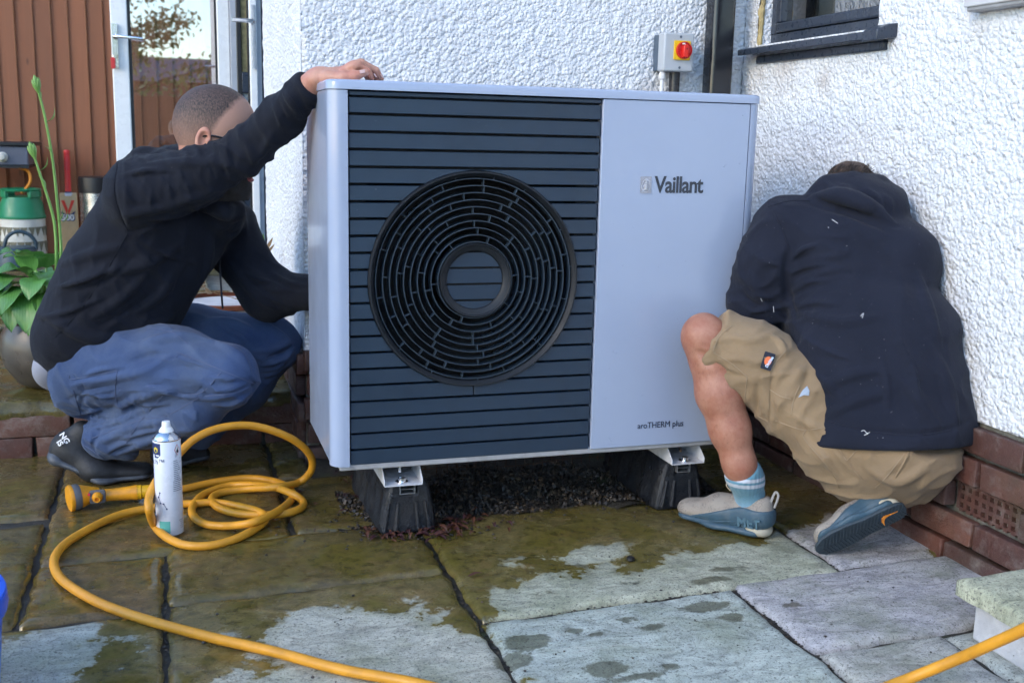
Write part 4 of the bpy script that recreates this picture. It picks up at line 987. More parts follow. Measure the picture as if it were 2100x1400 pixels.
# ------------------------------------------------------------------ crouching person on the left, one hand on top of the unit
shR, shL = J(295, 398, .46), J(452, 462, .80)
elR, wrR = J(498, 314, .37), J(630, 180, .215)
elL, wrL = J(548, 600, .70), J(652, 597, .58)
pel, neck = J(200, 705, .70), J(392, 352, .58)
hipR, hipL = J(222, 748, .60), J(250, 722, .82)
knR, knL = J(468, 764, .42), J(556, 706, .80)
anR, anL = J(205, 905, .645), J(372, 905, .80)
tu = nrm(shL-shR); 
HC = J(441, 292, .47); HF = nrm(V(.95, -.30, -.11)); HU = nrm(V(.10, -.02, 1)); HU = nrm(HU-HF*(HU@HF)); HL = np.cross(HU, HF)
hp_ = lambda f, l, u: HC+HF*f+HL*l+HU*u*1.09
lo, hi = (-1.0, .1, -.02), (.25, 1.02, 1.25)
body = SDF(lo, hi, .0085)
body.ell(pel, (shR+shL)/2, (.15, .12), (.16, .10), tu, .04); body.chain([hipR, knR, anR], [.085, .055, .036], .02); body.chain([hipL, knL, anL], [.085, .055, .036], .02)
body.chain([shR, elR, wrR], [.055, .042, .030], .02); body.chain([shL, elL, wrL], [.055, .042, .028], .02); body.cap((shR+shL)/2, neck, .06, .055, .04); body.cap(neck, HC, .055, .06, .03)
hd = SDF(HC-.20, HC+.20, .003)
hd.ball(hp_(-.004, 0, .032), (.100, .079, .100), HF, HU, .02).ball(hp_(.036, 0, -.040), (.058, .058, .094), HF, HU, .03).ball(hp_(.062, 0, -.103), (.026, .030, .022), HF, HU, .03)
hd.ball(hp_(.072, 0, .028), (.022, .058, .022), HF, HU, .02)
hd.cap(hp_(.090, 0, -.002), hp_(.110, 0, -.036), .008, .0125, .010).ball(hp_(.100, .012, -.042), (.011, .008, .008), HF, HU, .006).ball(hp_(.100, -.012, -.042), (.011, .008, .008), HF, HU, .006)
for s_ in (-1, 1):
    hd.ball(hp_(.086, s_*.031, .002), (.012, .016, .011), HF, HU, .008, 'sub'); hd.ball(hp_(.077, s_*.031, .001), (.0125, .013, .0115), HF, HU, .003)
    hd.ball(hp_(.064, s_*.043, -.022), (.020, .018, .016), HF, HU, .02)
    ec_ = hp_(-.008, s_*.084, .004); eF = nrm(HF*1.+HL*s_*-.35)
    hd.ball(ec_, (.020, .0085, .034), nrm(HF-HU*.15), HU, .006).ball(ec_+HL*s_*.009+HF*.003-HU*.001, (.0130, .0135, .0235), HF, HU, .003, 'sub').ball(ec_+HL*s_*.004+HF*.013-HU*.004, (.005, .005, .007), HF, HU, .004).ball(ec_-HU*.026+HF*.004, (.008, .005, .009), HF, HU, .006)
hd.ball(hp_(.096, 0, -.066), (.012, .025, .0055), HF, HU, .004).ball(hp_(.094, 0, -.078), (.012, .022, .007), HF, HU, .004)
hd.cap(hp_(-.025, 0, -.04), neck-(HC-neck)*.2, .056, .058, .03)
# right hand spread on the cover: five fingers, thumb towards the camera
hn = SDF(J(600, 210, .1)+V(-.05, -.1, -.08), J(790, 110, .3)+V(.05, .1, .06), .0024)
YH = .185; h = lambda x, y, dy=0: J(x, y, YH+dy)
hn.cap(wrR, h(655, 163, .01), .030, .028, .015).ell(h(652, 160, .005), h(712, 150, .0), (.034, .022), (.040, .017), (0, 1, .1), .014)
hn.chain([h(706, 146, -.030), h(735, 133, -.036), h(754, 146, -.036), h(762, 160, -.036)], [.0112, .0094, .0085, .0066], .004)
hn.chain([h(708, 143, -.012), h(741, 129, -.012), h(771, 145, -.010), h(782, 162, -.008)], [.0112, .0094, .0085, .0066], .004)
hn.chain([h(706, 144, .010), h(739, 130, .014), h(764, 147, .018), h(773, 166, .020)], [.0108, .009, .0080, .0064], .004)
hn.chain([h(700, 147, .030), h(729, 136, .036), h(749, 150, .040), h(756, 168, .042)], [.0095, .008, .0072, .0058], .004)
hn.chain([h(672, 160, -.026), h(704, 160, -.048), h(728, 156, -.056), h(750, 149, -.062)], [.016, .0125, .0105, .0085], .010)
for (x, y, dy) in ((725, 128, -.036), (727, 127, -.012), (722, 129, .012)): hn.ball(h(x, y+7, dy), (.013, .012, .009), k=.012)
# left hand behind the unit, closed round a pipe joint
hn2 = SDF(wrL-.14, wrL+.2, .005); fL = nrm(wrL-elL); hn2.cap(wrL-fL*.02, wrL+fL*.05, .028, .030, .015).ell(wrL+fL*.04, wrL+fL*.10, (.038, .017), (.040, .014), (0, 0, 1), .012)
for k in range(4):
    b0 = wrL+fL*.105+V(0, 0, .028-.019*k); hn2.chain([b0, b0+fL*.03+V(0, -.012, 0), b0+fL*.022+V(0, -.035, 0), b0+fL*.0+V(0, -.040, 0)], [.010, .0095, .0085, .007], .005)
hn2.chain([wrL+fL*.05+V(0, -.02, .03), wrL+fL*.08+V(0, -.045, .03), wrL+fL*.10+V(0, -.05, .012)], [.013, .011, .009], .008)
person1 = sdf_obj('person', [body, hd, hn, hn2], M_skin)
tag(person1, 'bearded person in black hoodie and blue trousers, one hand on the heat pump', 'person')
nl = MB()
for (a, b_, dy) in ((765, 157, -.034), (778, 158, -.0105)):
    c = h(a, b_, dy); nl.obox(c+V(.004, -.006, .002), nrm(V(.6, -.3, -.9)), nrm(V(0, 1, 0)), nrm(V(.8, 0, .5)), .005, .0045, .001)
c = h(742, 151, -.064); nl.obox(c+V(0, -.006, .004), nrm(V(.95, 0, .2)), nrm(V(0, -.5, -.8)), nrm(V(0, -.8, .5)), .006, .0045, .001)
nl.build('fingernail', simple('fingernail', (.62, .42, .38), .3), person1)
# hair, beard, spectacles
def mat_fade():
    t = NT('faded_buzz_cut'); P = t.pos(); up = t.n('ShaderNodeVectorMath', operation='DOT_PRODUCT'); t.l(t.vmath('SUBTRACT', P, tuple(HC)), up.inputs[0]); up.inputs[1].default_value = tuple(HU)
    h_ = t.math('ADD', up.outputs['Value'], t.math('MULTIPLY', t.math('SUBTRACT', t.noise(P, 30, 4), .5), .04))
    k = t.ramp(t.math('MULTIPLY_ADD', h_, 5.5, .32), [(.08, .26), (.40, .66), (.74, 1.)])
    st = t.ramp(t.noise(t.mapping(P, (1, 1, .5)), 300, 4, .6), [(.30, .75), (.62, 1.)])
    dpl = t.n('ShaderNodeVectorMath', operation='DOT_PRODUCT'); t.l(t.vmath('SUBTRACT', P, tuple(hp_(.036, 0, .052))), dpl.inputs[0]); dpl.inputs[1].default_value = tuple(nrm(HF*.88+HU*-.47))
    edge = t.ramp(t.math('MULTIPLY_ADD', t.math('ADD', dpl.outputs['Value'], t.math('MULTIPLY', t.math('SUBTRACT', t.noise(P, 90, 4), .5), .016)), -30., .0), [(.05, .15), (.45, 1.)])      # the hairline thins out
    k = t.math('MULTIPLY', k, edge)
    c = t.mix(t.math('MULTIPLY', k, st), (.50, .275, .20), (.020, .014, .013))
    t.set(col=c, rough=.6, normal=t.bump(t.noise(P, 520, 3, .7), .6, .002)); return t.m
hr = SDF(HC-.16, HC+.17, .004)
hr.ball(hp_(-.004, 0, .032), (.1018, .0806, .1022), HF, HU, .02).ball(hp_(-.006, 0, .050), (.098, .074, .088), HF, HU, .03)
hr.plane(hp_(.075, 0, .035), HF*.88+HU*-.47, HC-.2, HC+.2, .008); hr.plane(hp_(-.02, 0, -.035), -HU*.95+HF*.42, HC-.2, HC+.2, .006)
sdf_obj('hair', hr, mat_fade(), person1)
bd = SDF(HC-.15, HC+.17, .004)
bd.ball(hp_(.044, 0, -.082), (.057, .062, .056), HF, HU, .02).ball(hp_(.060, 0, -.120), (.040, .042, .040), HF, HU, .03).ball(hp_(.02, 0, -.118), (.05, .052, .035), HF, HU, .03); bd.ball(hp_(.104, 0, -.0555), (.008, .026, .005), HF, HU, .006)
for s_ in (-1, 1): bd.chain([hp_(.012, s_*.070, -.02), hp_(.026, s_*.062, -.07), hp_(.06, s_*.04, -.10)], [.008, .018, .022], .015)
bd.ball(hp_(.102, 0, -.071), (.014, .027, .0135), HF, HU, .004, 'sub'); bd.wrinkle(.003, 160, 3)
sdf_obj('beard', bd, M_beard, person1)
lp = SDF(HC-.1, HC+.17, .003); lp.ball(hp_(.0985, 0, -.066), (.0115, .023, .0052), HF, HU, .004).ball(hp_(.0965, 0, -.0775), (.0125, .021, .0068), HF, HU, .004); sdf_obj('lips', lp, simple('lips', (.36, .085, .085), .4), person1)
gl = MB()
for s_ in (-1, 1):
    gl.tube(spline([hp_(-.012, s_*.080, .012), hp_(.02, s_*.083, .016), hp_(.075, s_*.074, .010), hp_(.104, s_*.060, .006)], 6), .0026, 6)
    ring = [hp_(.106+.004*math.cos(a), s_*.033+.026*math.cos(a), .0+.020*math.sin(a)) for a in np.linspace(0, 2*PI, 25)[:-1]]; gl.tube(ring, .0020, 6, closed=True)
gl.tube([hp_(.110, -.008, .004), hp_(.112, 0, .007), hp_(.110, .008, .004)], .002, 6)
gl.build('spectacles', simple('black_spectacle_frame', (.008, .008, .009), .25), person1, smooth=True)
# hoodie
hs = SDF((-.98, .15, .25), (.12, 1.05, 1.22), .0055)
A, B = J(215, 672, .70), J(330, 448, .62)
hs.ell(A, B, (.195, .140), (.195, .148), tu, .03); hs.ell(J(172, 690, .70), J(240, 560, .68), (.15, .105), (.17, .12), tu, .05)
hs.chain([J(290, 395, .47), J(400, 364, .42), J(500, 314, .37), J(574, 245, .30), wrR], [.094, .067, .050, .049, .040], .03)
hs.chain([J(330, 395, .62), J(455, 470, .78), J(548, 602, .70), wrL], [.10, .088, .070, .046], .045)
hs.cap(J(330, 395, .60), neck, .095, .075, .05)
hs.chain([J(352, 322, .50), J(300, 330, .56), J(285, 340, .66), J(330, 345, .74)], [.020, .030, .036, .03], .02)          # the hood lies round the neck
hs.chain([J(412, 430, .52), J(446, 452, .53), J(470, 462, .58), J(484, 452, .68)], [.022, .026, .028, .026], .025)
hs.ell(J(300, 640, .62), J(395, 480, .62), (.085, .085), (.09, .085), tu, .05)
hs.chain([J(424, 420, .47), J(455, 428, .465), J(482, 432, .52), J(490, 440, .62)], [.022, .024, .024, .022], .02)
hs.ridges(.0045, 55, 3, (.75, .1, .6)); hs.ridges(.005, 110, 13, dirn=nrm(wrR-shR), lo=(-.45, .2, .8), hi=(.1, .6, 1.2)); hs.wrinkle(.0020, 24, 11)
# hem and cuff bands, creases and drape lines read off the photograph
for q, r, k in (([(70, 640), (110, 655), (180, 690), (260, 690), (350, 650)], .016, .03), ([(130, 540), (190, 520), (250, 505)], .010, .03), ([(120, 600), (200, 560), (300, 540), (370, 500)], .012, .035), ([(300, 560), (250, 610), (190, 650)], .011, .03), ([(360, 540), (330, 600), (280, 640)], .012, .03),
                ([(255, 440), (330, 425), (430, 395)], .010, .03), ([(300, 340), (370, 335), (440, 335)], .010, .03), ([(420, 318), (455, 335), (490, 345)], .009, .02), ([(445, 296), (480, 315), (510, 325)], .008, .02), ([(520, 330), (545, 300), (560, 270)], .009, .025), ([(590, 185), (608, 205), (622, 240)], .007, .015), ([(430, 480), (425, 540), (400, 600)], .012, .03), ([(520, 560), (560, 590), (600, 590)], .010, .03), ([(470, 540), (520, 600), (560, 630)], .010, .03)):
    hs.fold(q, r*.75, -.003, k*.5)
for q, r in (([(262, 478), (215, 560), (160, 640), (112, 692)], .004), ([(240, 336), (234, 392), (246, 440), (262, 474)], .0035), ([(262, 476), (330, 460), (400, 432), (470, 392)], .006), ([(470, 300), (478, 330), (470, 355)], .005), ([(595, 168), (612, 196), (628, 228)], .003), ([(440, 450), (470, 480), (495, 470)], .005), ([(280, 520), (230, 570), (150, 600)], .006), ([(330, 590), (260, 640), (200, 670)], .006)):
    hs.fold(q, r, .001, .007, 'sub')
for q in ([(265, 480), (330, 520), (400, 540)], [(268, 490), (310, 545), (350, 590)], [(300, 450), (360, 442), (430, 418)], [(110, 590), (160, 580), (220, 555)], [(85, 650), (140, 640), (210, 610)], [(250, 360), (300, 352), (360, 350)], [(450, 310), (470, 340), (476, 372)], [(432, 322), (448, 350), (450, 385)], [(505, 300), (520, 322), (524, 345)], [(560, 215), (575, 240), (580, 268)], [(575, 200), (592, 225), (600, 250)], [(520, 590), (545, 610), (575, 620)], [(505, 560), (530, 575), (560, 580)], [(560, 560), (590, 580), (625, 585)], [(380, 480), (372, 540), (350, 600)]): hs.fold(q, .0085, -.0005, .006); hs.fold([(x+3, y+8) for x, y in q], .0055, .003, .006, 'sub')
dirc = nrm(wrR-elR); hs.plane(wrR+dirc*.012, dirc, wrR-.07, wrR+.09, .006)
for q in ([(578, 186), (596, 206), (612, 236)],): hs.fold(q, .010, .0, .006)
hood1 = sdf_obj('hoodie', hs, M_hood1, person1)
seam('seam', M_hood1, hood1, [hs.line(q) for q in ([(240, 336), (234, 392), (246, 440), (262, 474)], [(262, 478), (215, 560), (160, 640), (112, 692)], [(588, 190), (606, 212), (622, 240)])], .0016)
cd = MB(); q = [hs.hit(456, 470), hs.hit(452, 530), J(455, 590, .50), J(458, 632, .50)]; q = [p+V(-.002, -.006, 0) for p in q if p is not None]; cd.tube(spline(q, 6), .0028, 6); cd.build('drawstring', M_hood1, hood1, smooth=True)
ts = SDF((-.98, .35, .08), (-.3, 1.05, .55), .007); ts.ell(J(138, 748, .70), J(190, 712, .70), (.12, .062), (.12, .08), tu, .03)
sdf_obj('undershirt', ts, simple('pale_grey_jersey', (.27, .28, .34), .85), person1)
# work trousers
tr_ = SDF((-.95, .25, .0), (.12, 1.02, .56), .0044)
tr_.ell(J(195, 765, .68), J(232, 722, .70), (.160, .098), (.155, .11), tu, .04)
tr_.chain([J(225, 748, .60), J(350, 750, .50), J(462, 768, .425)], [.112, .104, .082], .03); tr_.chain([J(462, 770, .425), J(400, 830, .47), J(300, 868, .56), J(215, 898, .63)], [.080, .072, .064, .056], .025)
tr_.chain([J(250, 722, .82), J(400, 700, .82), J(552, 706, .80)], [.115, .105, .084], .03); tr_.chain([J(552, 708, .80), J(500, 790, .80), J(400, 880, .80)], [.084, .075, .065], .03)
tr_.ell(J(225, 898, .63), J(262, 925, .63), (.052, .038), (.040, .022), (0, 1, 0), .04)
tr_.ridges(.0045, 60, 5, (.25, -.1, .95)); tr_.ridges(.004, 120, 9, (.6, 0, .8), (-.8, .3, 0), (-.3, .8, .25)); tr_.wrinkle(.0026, 30, 21); tr_.wrinkle(.0012, 75, 23)
for q, r, k in (([(150, 790), (220, 775), (300, 760), (350, 728)], .012, .025), ([(190, 860), (250, 830), (330, 800), (400, 790)], .012, .025), ([(160, 830), (230, 850), (300, 840)], .012, .025), ([(440, 700), (490, 730), (515, 780)], .010, .03), ([(400, 815), (450, 812), (510, 795)], .010, .02), ([(210, 905), (260, 880), (340, 860)], .012, .025), ([(240, 930), (300, 905), (380, 880)], .012, .025), ([(300, 700), (370, 690), (430, 700)], .012, .035),
                ([(400, 665), (470, 660), (540, 690)], .012, .03), ([(520, 720), (560, 715), (596, 700)], .010, .02), ([(530, 760), (570, 750), (600, 720)], .010, .02), ([(150, 880), (190, 905), (250, 945)], .010, .02), ([(330, 760), (380, 770), (430, 790)], .009, .02)):
    tr_.fold(q, r*.8, -.003, k*.5)
for q, r in (([(140, 820), (190, 800), (240, 790)], .006), ([(170, 870), (240, 860), (290, 815)], .007), ([(500, 745), (520, 790), (518, 830)], .006), ([(530, 740), (580, 725), (605, 705)], .005), ([(210, 870), (190, 920), (230, 960)], .006), ([(245, 800), (310, 792), (405, 808)], .004), ([(150, 770), (170, 800), (165, 845)], .005), ([(260, 745), (300, 730), (355, 722)], .006)):
    tr_.fold(q, r, .001, .007, 'sub')
for q in ([(165, 800), (200, 812), (240, 812)], [(170, 770), (205, 760), (250, 752)], [(160, 850), (205, 838), (250, 842)], [(182, 880), (230, 868), (280, 850)], [(250, 900), (290, 888), (330, 880)], [(300, 920), (340, 900), (380, 890)], [(420, 770), (455, 778), (490, 775)], [(430, 800), (470, 800), (505, 786)], [(440, 830), (480, 826), (515, 805)], [(330, 735), (380, 742), (420, 752)], [(260, 820), (300, 830), (350, 826)], [(450, 670), (490, 690), (520, 720)], [(535, 750), (560, 745), (590, 735)], [(540, 772), (562, 764), (585, 752)], [(215, 930), (245, 912), (275, 905)], [(330, 775), (360, 778), (395, 790)]): tr_.fold(q, .0085, -.0005, .005); tr_.fold([(x+3, y+8) for x, y in q], .0055, .003, .005, 'sub')
# pocket bag and flap stand proud of the leg
for q in ([(250, 802), (305, 796), (400, 812), (448, 768)],): tr_.fold(q, .0075, -.002, .006)
trou = sdf_obj('trousers', tr_, M_trous, person1)
patch('pocket', tr_, [(246, 800), (352, 730), (440, 764), (398, 806)], M_trous, trou); patch('pocket_flap', tr_, [(148, 780), (238, 765), (236, 800), (158, 815)], M_trous, trou); patch('knee_panel', tr_, [(372, 738), (450, 762), (508, 786), (425, 808)], M_trous, trou, lift=.002)
M_thread = simple('blue_stitching', (.075, .10, .185), .8)
seam('stitching', M_thread, trou, [tr_.line(q) for q in ([(360, 721), (405, 738), (450, 757), (522, 787)], [(243, 800), (303, 792), (403, 808), (453, 763)], [(368, 724), (340, 755), (307, 790)], [(189, 898), (286, 862), (343, 851), (407, 816)], [(240, 760), (150, 777), (142, 770)], [(240, 760), (236, 800), (240, 830)], [(335, 810), (290, 860), (258, 908)], [(522, 788), (480, 806), (420, 812)], [(385, 705), (350, 680), (300, 672)], [(510, 640), (580, 680), (603, 712)], [(545, 735), (605, 712)], [(150, 800), (165, 850)], [(140, 895), (185, 920), (235, 955)])], .0014)
# shoes: heels lifted, weight on the balls of the feet
M_shoe1 = simple('black_trainer_mesh', (.010, .011, .014), .6, var=.4, vscale=60, bump=.6, bscale=300); M_sole1 = simple('charcoal_rubber_sole', (.060, .068, .082), .5, var=.3, vscale=40)
def squat_shoe(heel, ball, toe, w, mats, parent, side, text=None):
    """heel lifted, sole bends at the ball; heel/ball/toe are points on the underside"""
    f1 = nrm(ball-heel); f2 = nrm(toe-ball); sd_ = nrm(np.cross(f2, V(0, 0, 1))); up1 = nrm(np.cross(sd_, f1)); up2 = nrm(np.cross(sd_, f2))
    s = SDF(np.minimum.reduce([heel, ball, toe])-.10, np.maximum.reduce([heel, ball, toe])+.14, .005)
    s.ell(heel+up1*.045+f1*.035, ball+up1*.035-f1*.02, (w*.40, .042), (w*.5, .036), sd_, .03); s.ell(ball+up2*.03-f2*.02, toe+up2*.022-f2*.04, (w*.5, .032), (w*.42, .022), sd_, .03); s.ell(heel+up1*.07+f1*.05, heel+up1*.105+f1*.075, (w*.36, .045), (w*.34, .045), sd_, .03)
    s.plane(ball+up2*.004, -up2, ball-.3, ball+.3, .004); s.wrinkle(.0015, 70, 4)
    o = sdf_obj('shoe', s, mats[0], parent)
    m2 = SDF(np.minimum.reduce([heel, ball, toe])-.10, np.maximum.reduce([heel, ball, toe])+.14, .005)
    m2.ell(heel+up1*.018+f1*.035, ball+up1*.013, (w*.46, .016), (w*.54, .013), sd_, .015); m2.ell(ball+up2*.012, toe+up2*.014-f2*.04, (w*.54, .013), (w*.46, .013), sd_, .015); m2.ell(heel+up1*.03+f1*.02, heel+up1*.062+f1*.022, (w*.36, .022), (w*.32, .016), sd_, .02)
    m2.plane(ball+up2*.001, -up2, ball-.3, ball+.3, .002)
    sdf_obj('sole', m2, mats[1], o); return o, s
shA, shA_s = squat_shoe(J(98, 945, .69), V(*onZ(212, 984, 0)), V(*onZ(322, 978, 0)), .098, (M_shoe1, M_sole1), person1, 1)
t0 = shA_s.hit(128, 900)
if t0 is not None:
    M_wp = simple('white_shoe_print', (.75, .75, .76), .6)
    for s_, x, y in (('IS', 122, 905), ('NG', 128, 890)):
        p = shA_s.hit(x, y)
        if p is not None: text_mesh('heel_print', s_, .022, p-CF*.012-CR*.004, nrm(CR*.55-CU*.83), nrm(CR*.83+CU*.55), M_wp, shA, bold=.0007, depth=.0002)
shB, _ = squat_shoe(J(300, 925, .80)+V(0, 0, .02), V(*onZ(352, 952, 0)), V(*onZ(436, 938, 0)), .095, (M_shoe1, M_sole1), person1, -1)
# ------------------------------------------------------------------ crouching person on the right, back to the camera
s2L, s2R, nk2 = J(1605, 478, -.08), J(1868, 545, -.25), J(1748, 455, -.15)
p2, hd2 = J(1800, 915, -.33), J(1748, 424, -.11)
hl0, toe0 = onZ(1585, 1108, 0), onZ(1400, 1058, 0); k2L, a2L = J(1443, 692, -.125), hl0+nrm(toe0-hl0)*.072+V(0, 0, .125)
h2L, h2R = J(1745, 890, -.29), J(1860, 930, -.37); k2R = h2R+V(-.12, .36, .14); a2R = J(1795, 1008, -.36)
e2L, w2L = J(1556, 622, -.055), J(1690, 640, .12); e2R, w2R = s2R+V(-.0, .14, -.24), s2R+V(-.12, .34, -.22)
ru2 = nrm(s2R-s2L)
b2 = SDF((.75, -.6, -.02), (1.5, .3, 1.06), .0075)
b2.ell(p2, (s2L+s2R)/2+V(0,.02,-.06), (.13, .10), (.13, .08), ru2, .04).chain([s2L, e2L, w2L], [.05, .042, .03], .02).chain([s2R, e2R, w2R], [.05, .042, .03], .02).cap((s2L+s2R)/2+V(0,.03,-.02), nk2+V(0,.03,-.01), .045, .045, .02).cap(nk2+V(0,.03,-.01), hd2, .045, .05, .02)
b2.ball(hd2+V(0, .01, .0), (.098, .077, .105), (.45, .8, -.35), (.1, .3, 1), .03)
b2.chain([h2R, k2R, a2R], [.085, .055, .036], .02)
lg = SDF((.78, -.42, .02), (1.35, .05, .62), .005)                    # the bare leg
lg.cap(h2L, k2L, .080, .052, .02).ball(J(1442, 682, -.13), (.037, .040, .043), (-.8, .5, .2), (0, 0, 1), .03)
kn = lambda t: k2L+(a2L-k2L)*t
lg.chain([J(1443, 690, -.125), J(1458, 740, -.135), J(1474, 805, -.155), J(1497, 880, -.175), J(1516, 950, -.195), a2L-V(0, 0, .03)], [.042, .047, .053, .047, .037, .032], .03)
lg.fold([(1432, 722), (1448, 732), (1452, 748)], .005, .001, .012, 'sub')
hn3 = SDF(w2L-.12, w2L+.16, .006); f3 = nrm(w2L-e2L); hn3.cap(w2L-f3*.02, w2L+f3*.04, .028, .03, .015).ell(w2L+f3*.03, w2L+f3*.09, (.038, .018), (.04, .014), (0, 0, 1), .012)
for k in range(4): b0 = w2L+f3*.095+V(0, 0, .027-.018*k); hn3.chain([b0, b0+f3*.03, b0+f3*.045+V(0, .02, -.005), b0+f3*.03+V(0, .035, -.008)], [.010, .009, .0085, .007], .005)
hn3.chain([w2L+f3*.05+V(0, .02, .028), w2L+f3*.08+V(0, .045, .03), w2L+f3*.105+V(0, .05, .015)], [.013, .011, .009], .008)
hn4 = SDF(w2R-.12, w2R+.16, .006); f4 = nrm(w2R-e2R); hn4.cap(w2R-f4*.02, w2R+f4*.04, .028, .03, .015).ell(w2R+f4*.03, w2R+f4*.09, (.038, .018), (.04, .014), (0, 0, 1), .012)
for k in range(4): b0 = w2R+f4*.095+V(0, 0, .027-.018*k); hn4.chain([b0, b0+f4*.03, b0+f4*.045+V(0, -.02, -.005), b0+f4*.03+V(0, -.035, -.008)], [.010, .009, .0085, .007], .005)
hn4.chain([w2R+f4*.05+V(0, -.02, .028), w2R+f4*.08+V(0, -.045, .03), w2R+f4*.105+V(0, -.05, .015)], [.013, .011, .009], .008)
person2 = sdf_obj('person', [b2, lg, hn3, hn4], M_skin2)
tag(person2, 'person in black hoodie and khaki shorts crouching with their back turned against the white wall', 'person')
lh = MB(); rlh = random.Random(11)                                # short hairs on the shin and calf
for i in range(700):
    y = rlh.uniform(700, 955); x = np.interp(y, [700, 800, 880, 955], [1442, 1476, 1499, 1517])+rlh.uniform(-52, 52); p = lg.hit(x, y)
    if p is None: continue
    d = nrm(V(rlh.uniform(-.4, .5), rlh.uniform(-.6, .0), -.8)); lh.tube([p, p+d*rlh.uniform(.004, .008)+nrm(CAM-p)*.001], [.00017, .00006], 3, caps=False)
lh = lh.build('leg_hair', simple('brown_leg_hair', (.12, .06, .035), .6), person2, fix=False); lh['kind'] = 'stuff'
h2 = SDF(hd2-.17, hd2+.17, .005); h2.ball(hd2+V(0, .012, .004), (.103, .082, .112), (.45, .8, -.35), (.1, .3, 1), .03)
h2.wrinkle(.004, 120, 3)
hair2 = sdf_obj('hair', h2, simple('brown_short_hair', (.055, .030, .018), .65, var=.5, vscale=160, bump=1.2, bscale=350), person2)
tf = MB(); rr2 = random.Random(2)                                  # tufts standing up at the crown
for i in range(260):
    x, y = rr2.uniform(1692, 1800), rr2.uniform(340, 362); p = h2.hit(x, y)
    if p is None: continue
    d = nrm(V(rr2.uniform(.0, .6), rr2.uniform(-.5, .3), rr2.uniform(.1, .8))); tf.tube([p-d*.004, p+d*rr2.uniform(.008, .018)], [.0011, .0003], 3, caps=False)
tf = tf.build('hair_tuft', M_hair, hair2, fix=False); tf['kind'] = 'stuff'
# hoodie with the hood half up
g2 = SDF((.98, -.62, .10), (1.56, .30, 1.0), .0052)
lowb = J(1805, 880, -.335)
g2.ell(lowb, J(1745, 520, -.155), (.196, .146), (.166, .116), ru2, .03); g2.ell(J(1840, 875, -.36), J(1800, 700, -.29), (.175, .13), (.185, .14), ru2, .04)
g2.chain([s2L+V(.02, 0, -.0), J(1578, 545, -.075), e2L, J(1600, 645, .0), w2L], [.083, .076, .072, .064, .05], .03)
g2.chain([s2R+V(-.03, 0, 0), s2R+V(-.0, .06, -.10), e2R, w2R], [.085, .078, .07, .05], .03); g2.cap(s2L+V(.03, 0, 0), s2R+V(-.05, 0, .02), .085, .085, .05); g2.cap((s2L+s2R)/2, nk2, .10, .09, .05)
g2.ball(J(1752, 418, -.135), (.098, .108, .078), (.45, .8, -.1), (.15, .1, 1), .02); g2.chain([J(1672, 405, -.10), J(1700, 383, -.13), J(1748, 376, -.15), J(1800, 382, -.16), J(1830, 408, -.17), J(1835, 450, -.18)], [.022, .024, .024, .026, .030, .024], .014)
g2.ball(J(1812, 425, -.19), (.060, .058, .052), (.45, .8, -.1), (.15, .1, 1), .02)
g2.ridges(.0045, 50, 8, (.35, .1, .9)); g2.ridges(.005, 100, 17, (0, .2, 1), (1.0, -.3, .45), (1.2, .2, .85)); g2.wrinkle(.0020, 22, 31)
for q, r, k in (([(1690, 392), (1720, 400), (1770, 415), (1812, 448)], .010, .014), ([(1712, 378), (1740, 388), (1760, 402)], .008, .012), ([(1672, 412), (1720, 412), (1770, 432), (1800, 452)], .009, .014), ([(1800, 395), (1822, 415), (1826, 440)], .009, .014), ([(1628, 520), (1660, 515), (1700, 505)], .008, .02), ([(1630, 545), (1680, 530), (1740, 522)], .008, .02), ([(1628, 585), (1680, 560), (1730, 550)], .009, .022),
                ([(1640, 640), (1720, 660), (1800, 650)], .010, .03), ([(1880, 560), (1905, 640), (1925, 720)], .012, .03), ([(1900, 700), (1940, 780), (1960, 860)], .012, .03), ([(1700, 850), (1760, 820), (1830, 800)], .010, .03), ([(1680, 800), (1740, 770), (1800, 760)], .010, .03), ([(1850, 780), (1890, 830), (1930, 880)], .010, .03), ([(1540, 560), (1555, 600), (1580, 640)], .010, .025), ([(1530, 620), (1560, 640), (1600, 650)], .010, .02), ([(1548, 650), (1575, 660), (1606, 655)], .008, .015)):
    g2.fold(q, r*.8, -.003, k*.5)
for q, r in (([(1622, 500), (1613, 560), (1618, 610), (1636, 655)], .010), ([(1582, 428), (1604, 470), (1618, 510)], .0035), ([(1706, 388), (1735, 406), (1775, 432)], .005), ([(1745, 386), (1785, 410), (1800, 440)], .005), ([(1662, 412), (1720, 416), (1790, 455), (1846, 466)], .007), ([(1520, 600), (1545, 622), (1560, 645)], .006)):
    g2.fold(q, r, .002, .007, 'sub')
for q in ([(1700, 862), (1780, 882), (1880, 890), (1950, 880), (1985, 862)],): g2.fold(q, .004, .0005, .008, 'sub')
for q in ([(1625, 530), (1650, 512), (1690, 498)], [(1622, 560), (1655, 548), (1700, 540)], [(1622, 600), (1660, 580), (1700, 575)], [(1632, 630), (1670, 622), (1720, 625)], [(1645, 690), (1690, 720), (1740, 735)], [(1660, 760), (1700, 790), (1730, 830)], [(1830, 660), (1870, 760), (1890, 860)], [(1800, 700), (1815, 780), (1825, 860)], [(1930, 760), (1945, 820), (1965, 870)], [(1525, 590), (1550, 608), (1585, 612)], [(1518, 625), (1545, 640), (1580, 632)], [(1545, 520), (1570, 540), (1600, 545)], [(1690, 372), (1716, 392), (1745, 400)], [(1775, 385), (1800, 410), (1808, 440)]): g2.fold(q, .0085, -.0005, .006); g2.fold([(x+2, y+8) for x, y in q], .0055, .003, .006, 'sub')
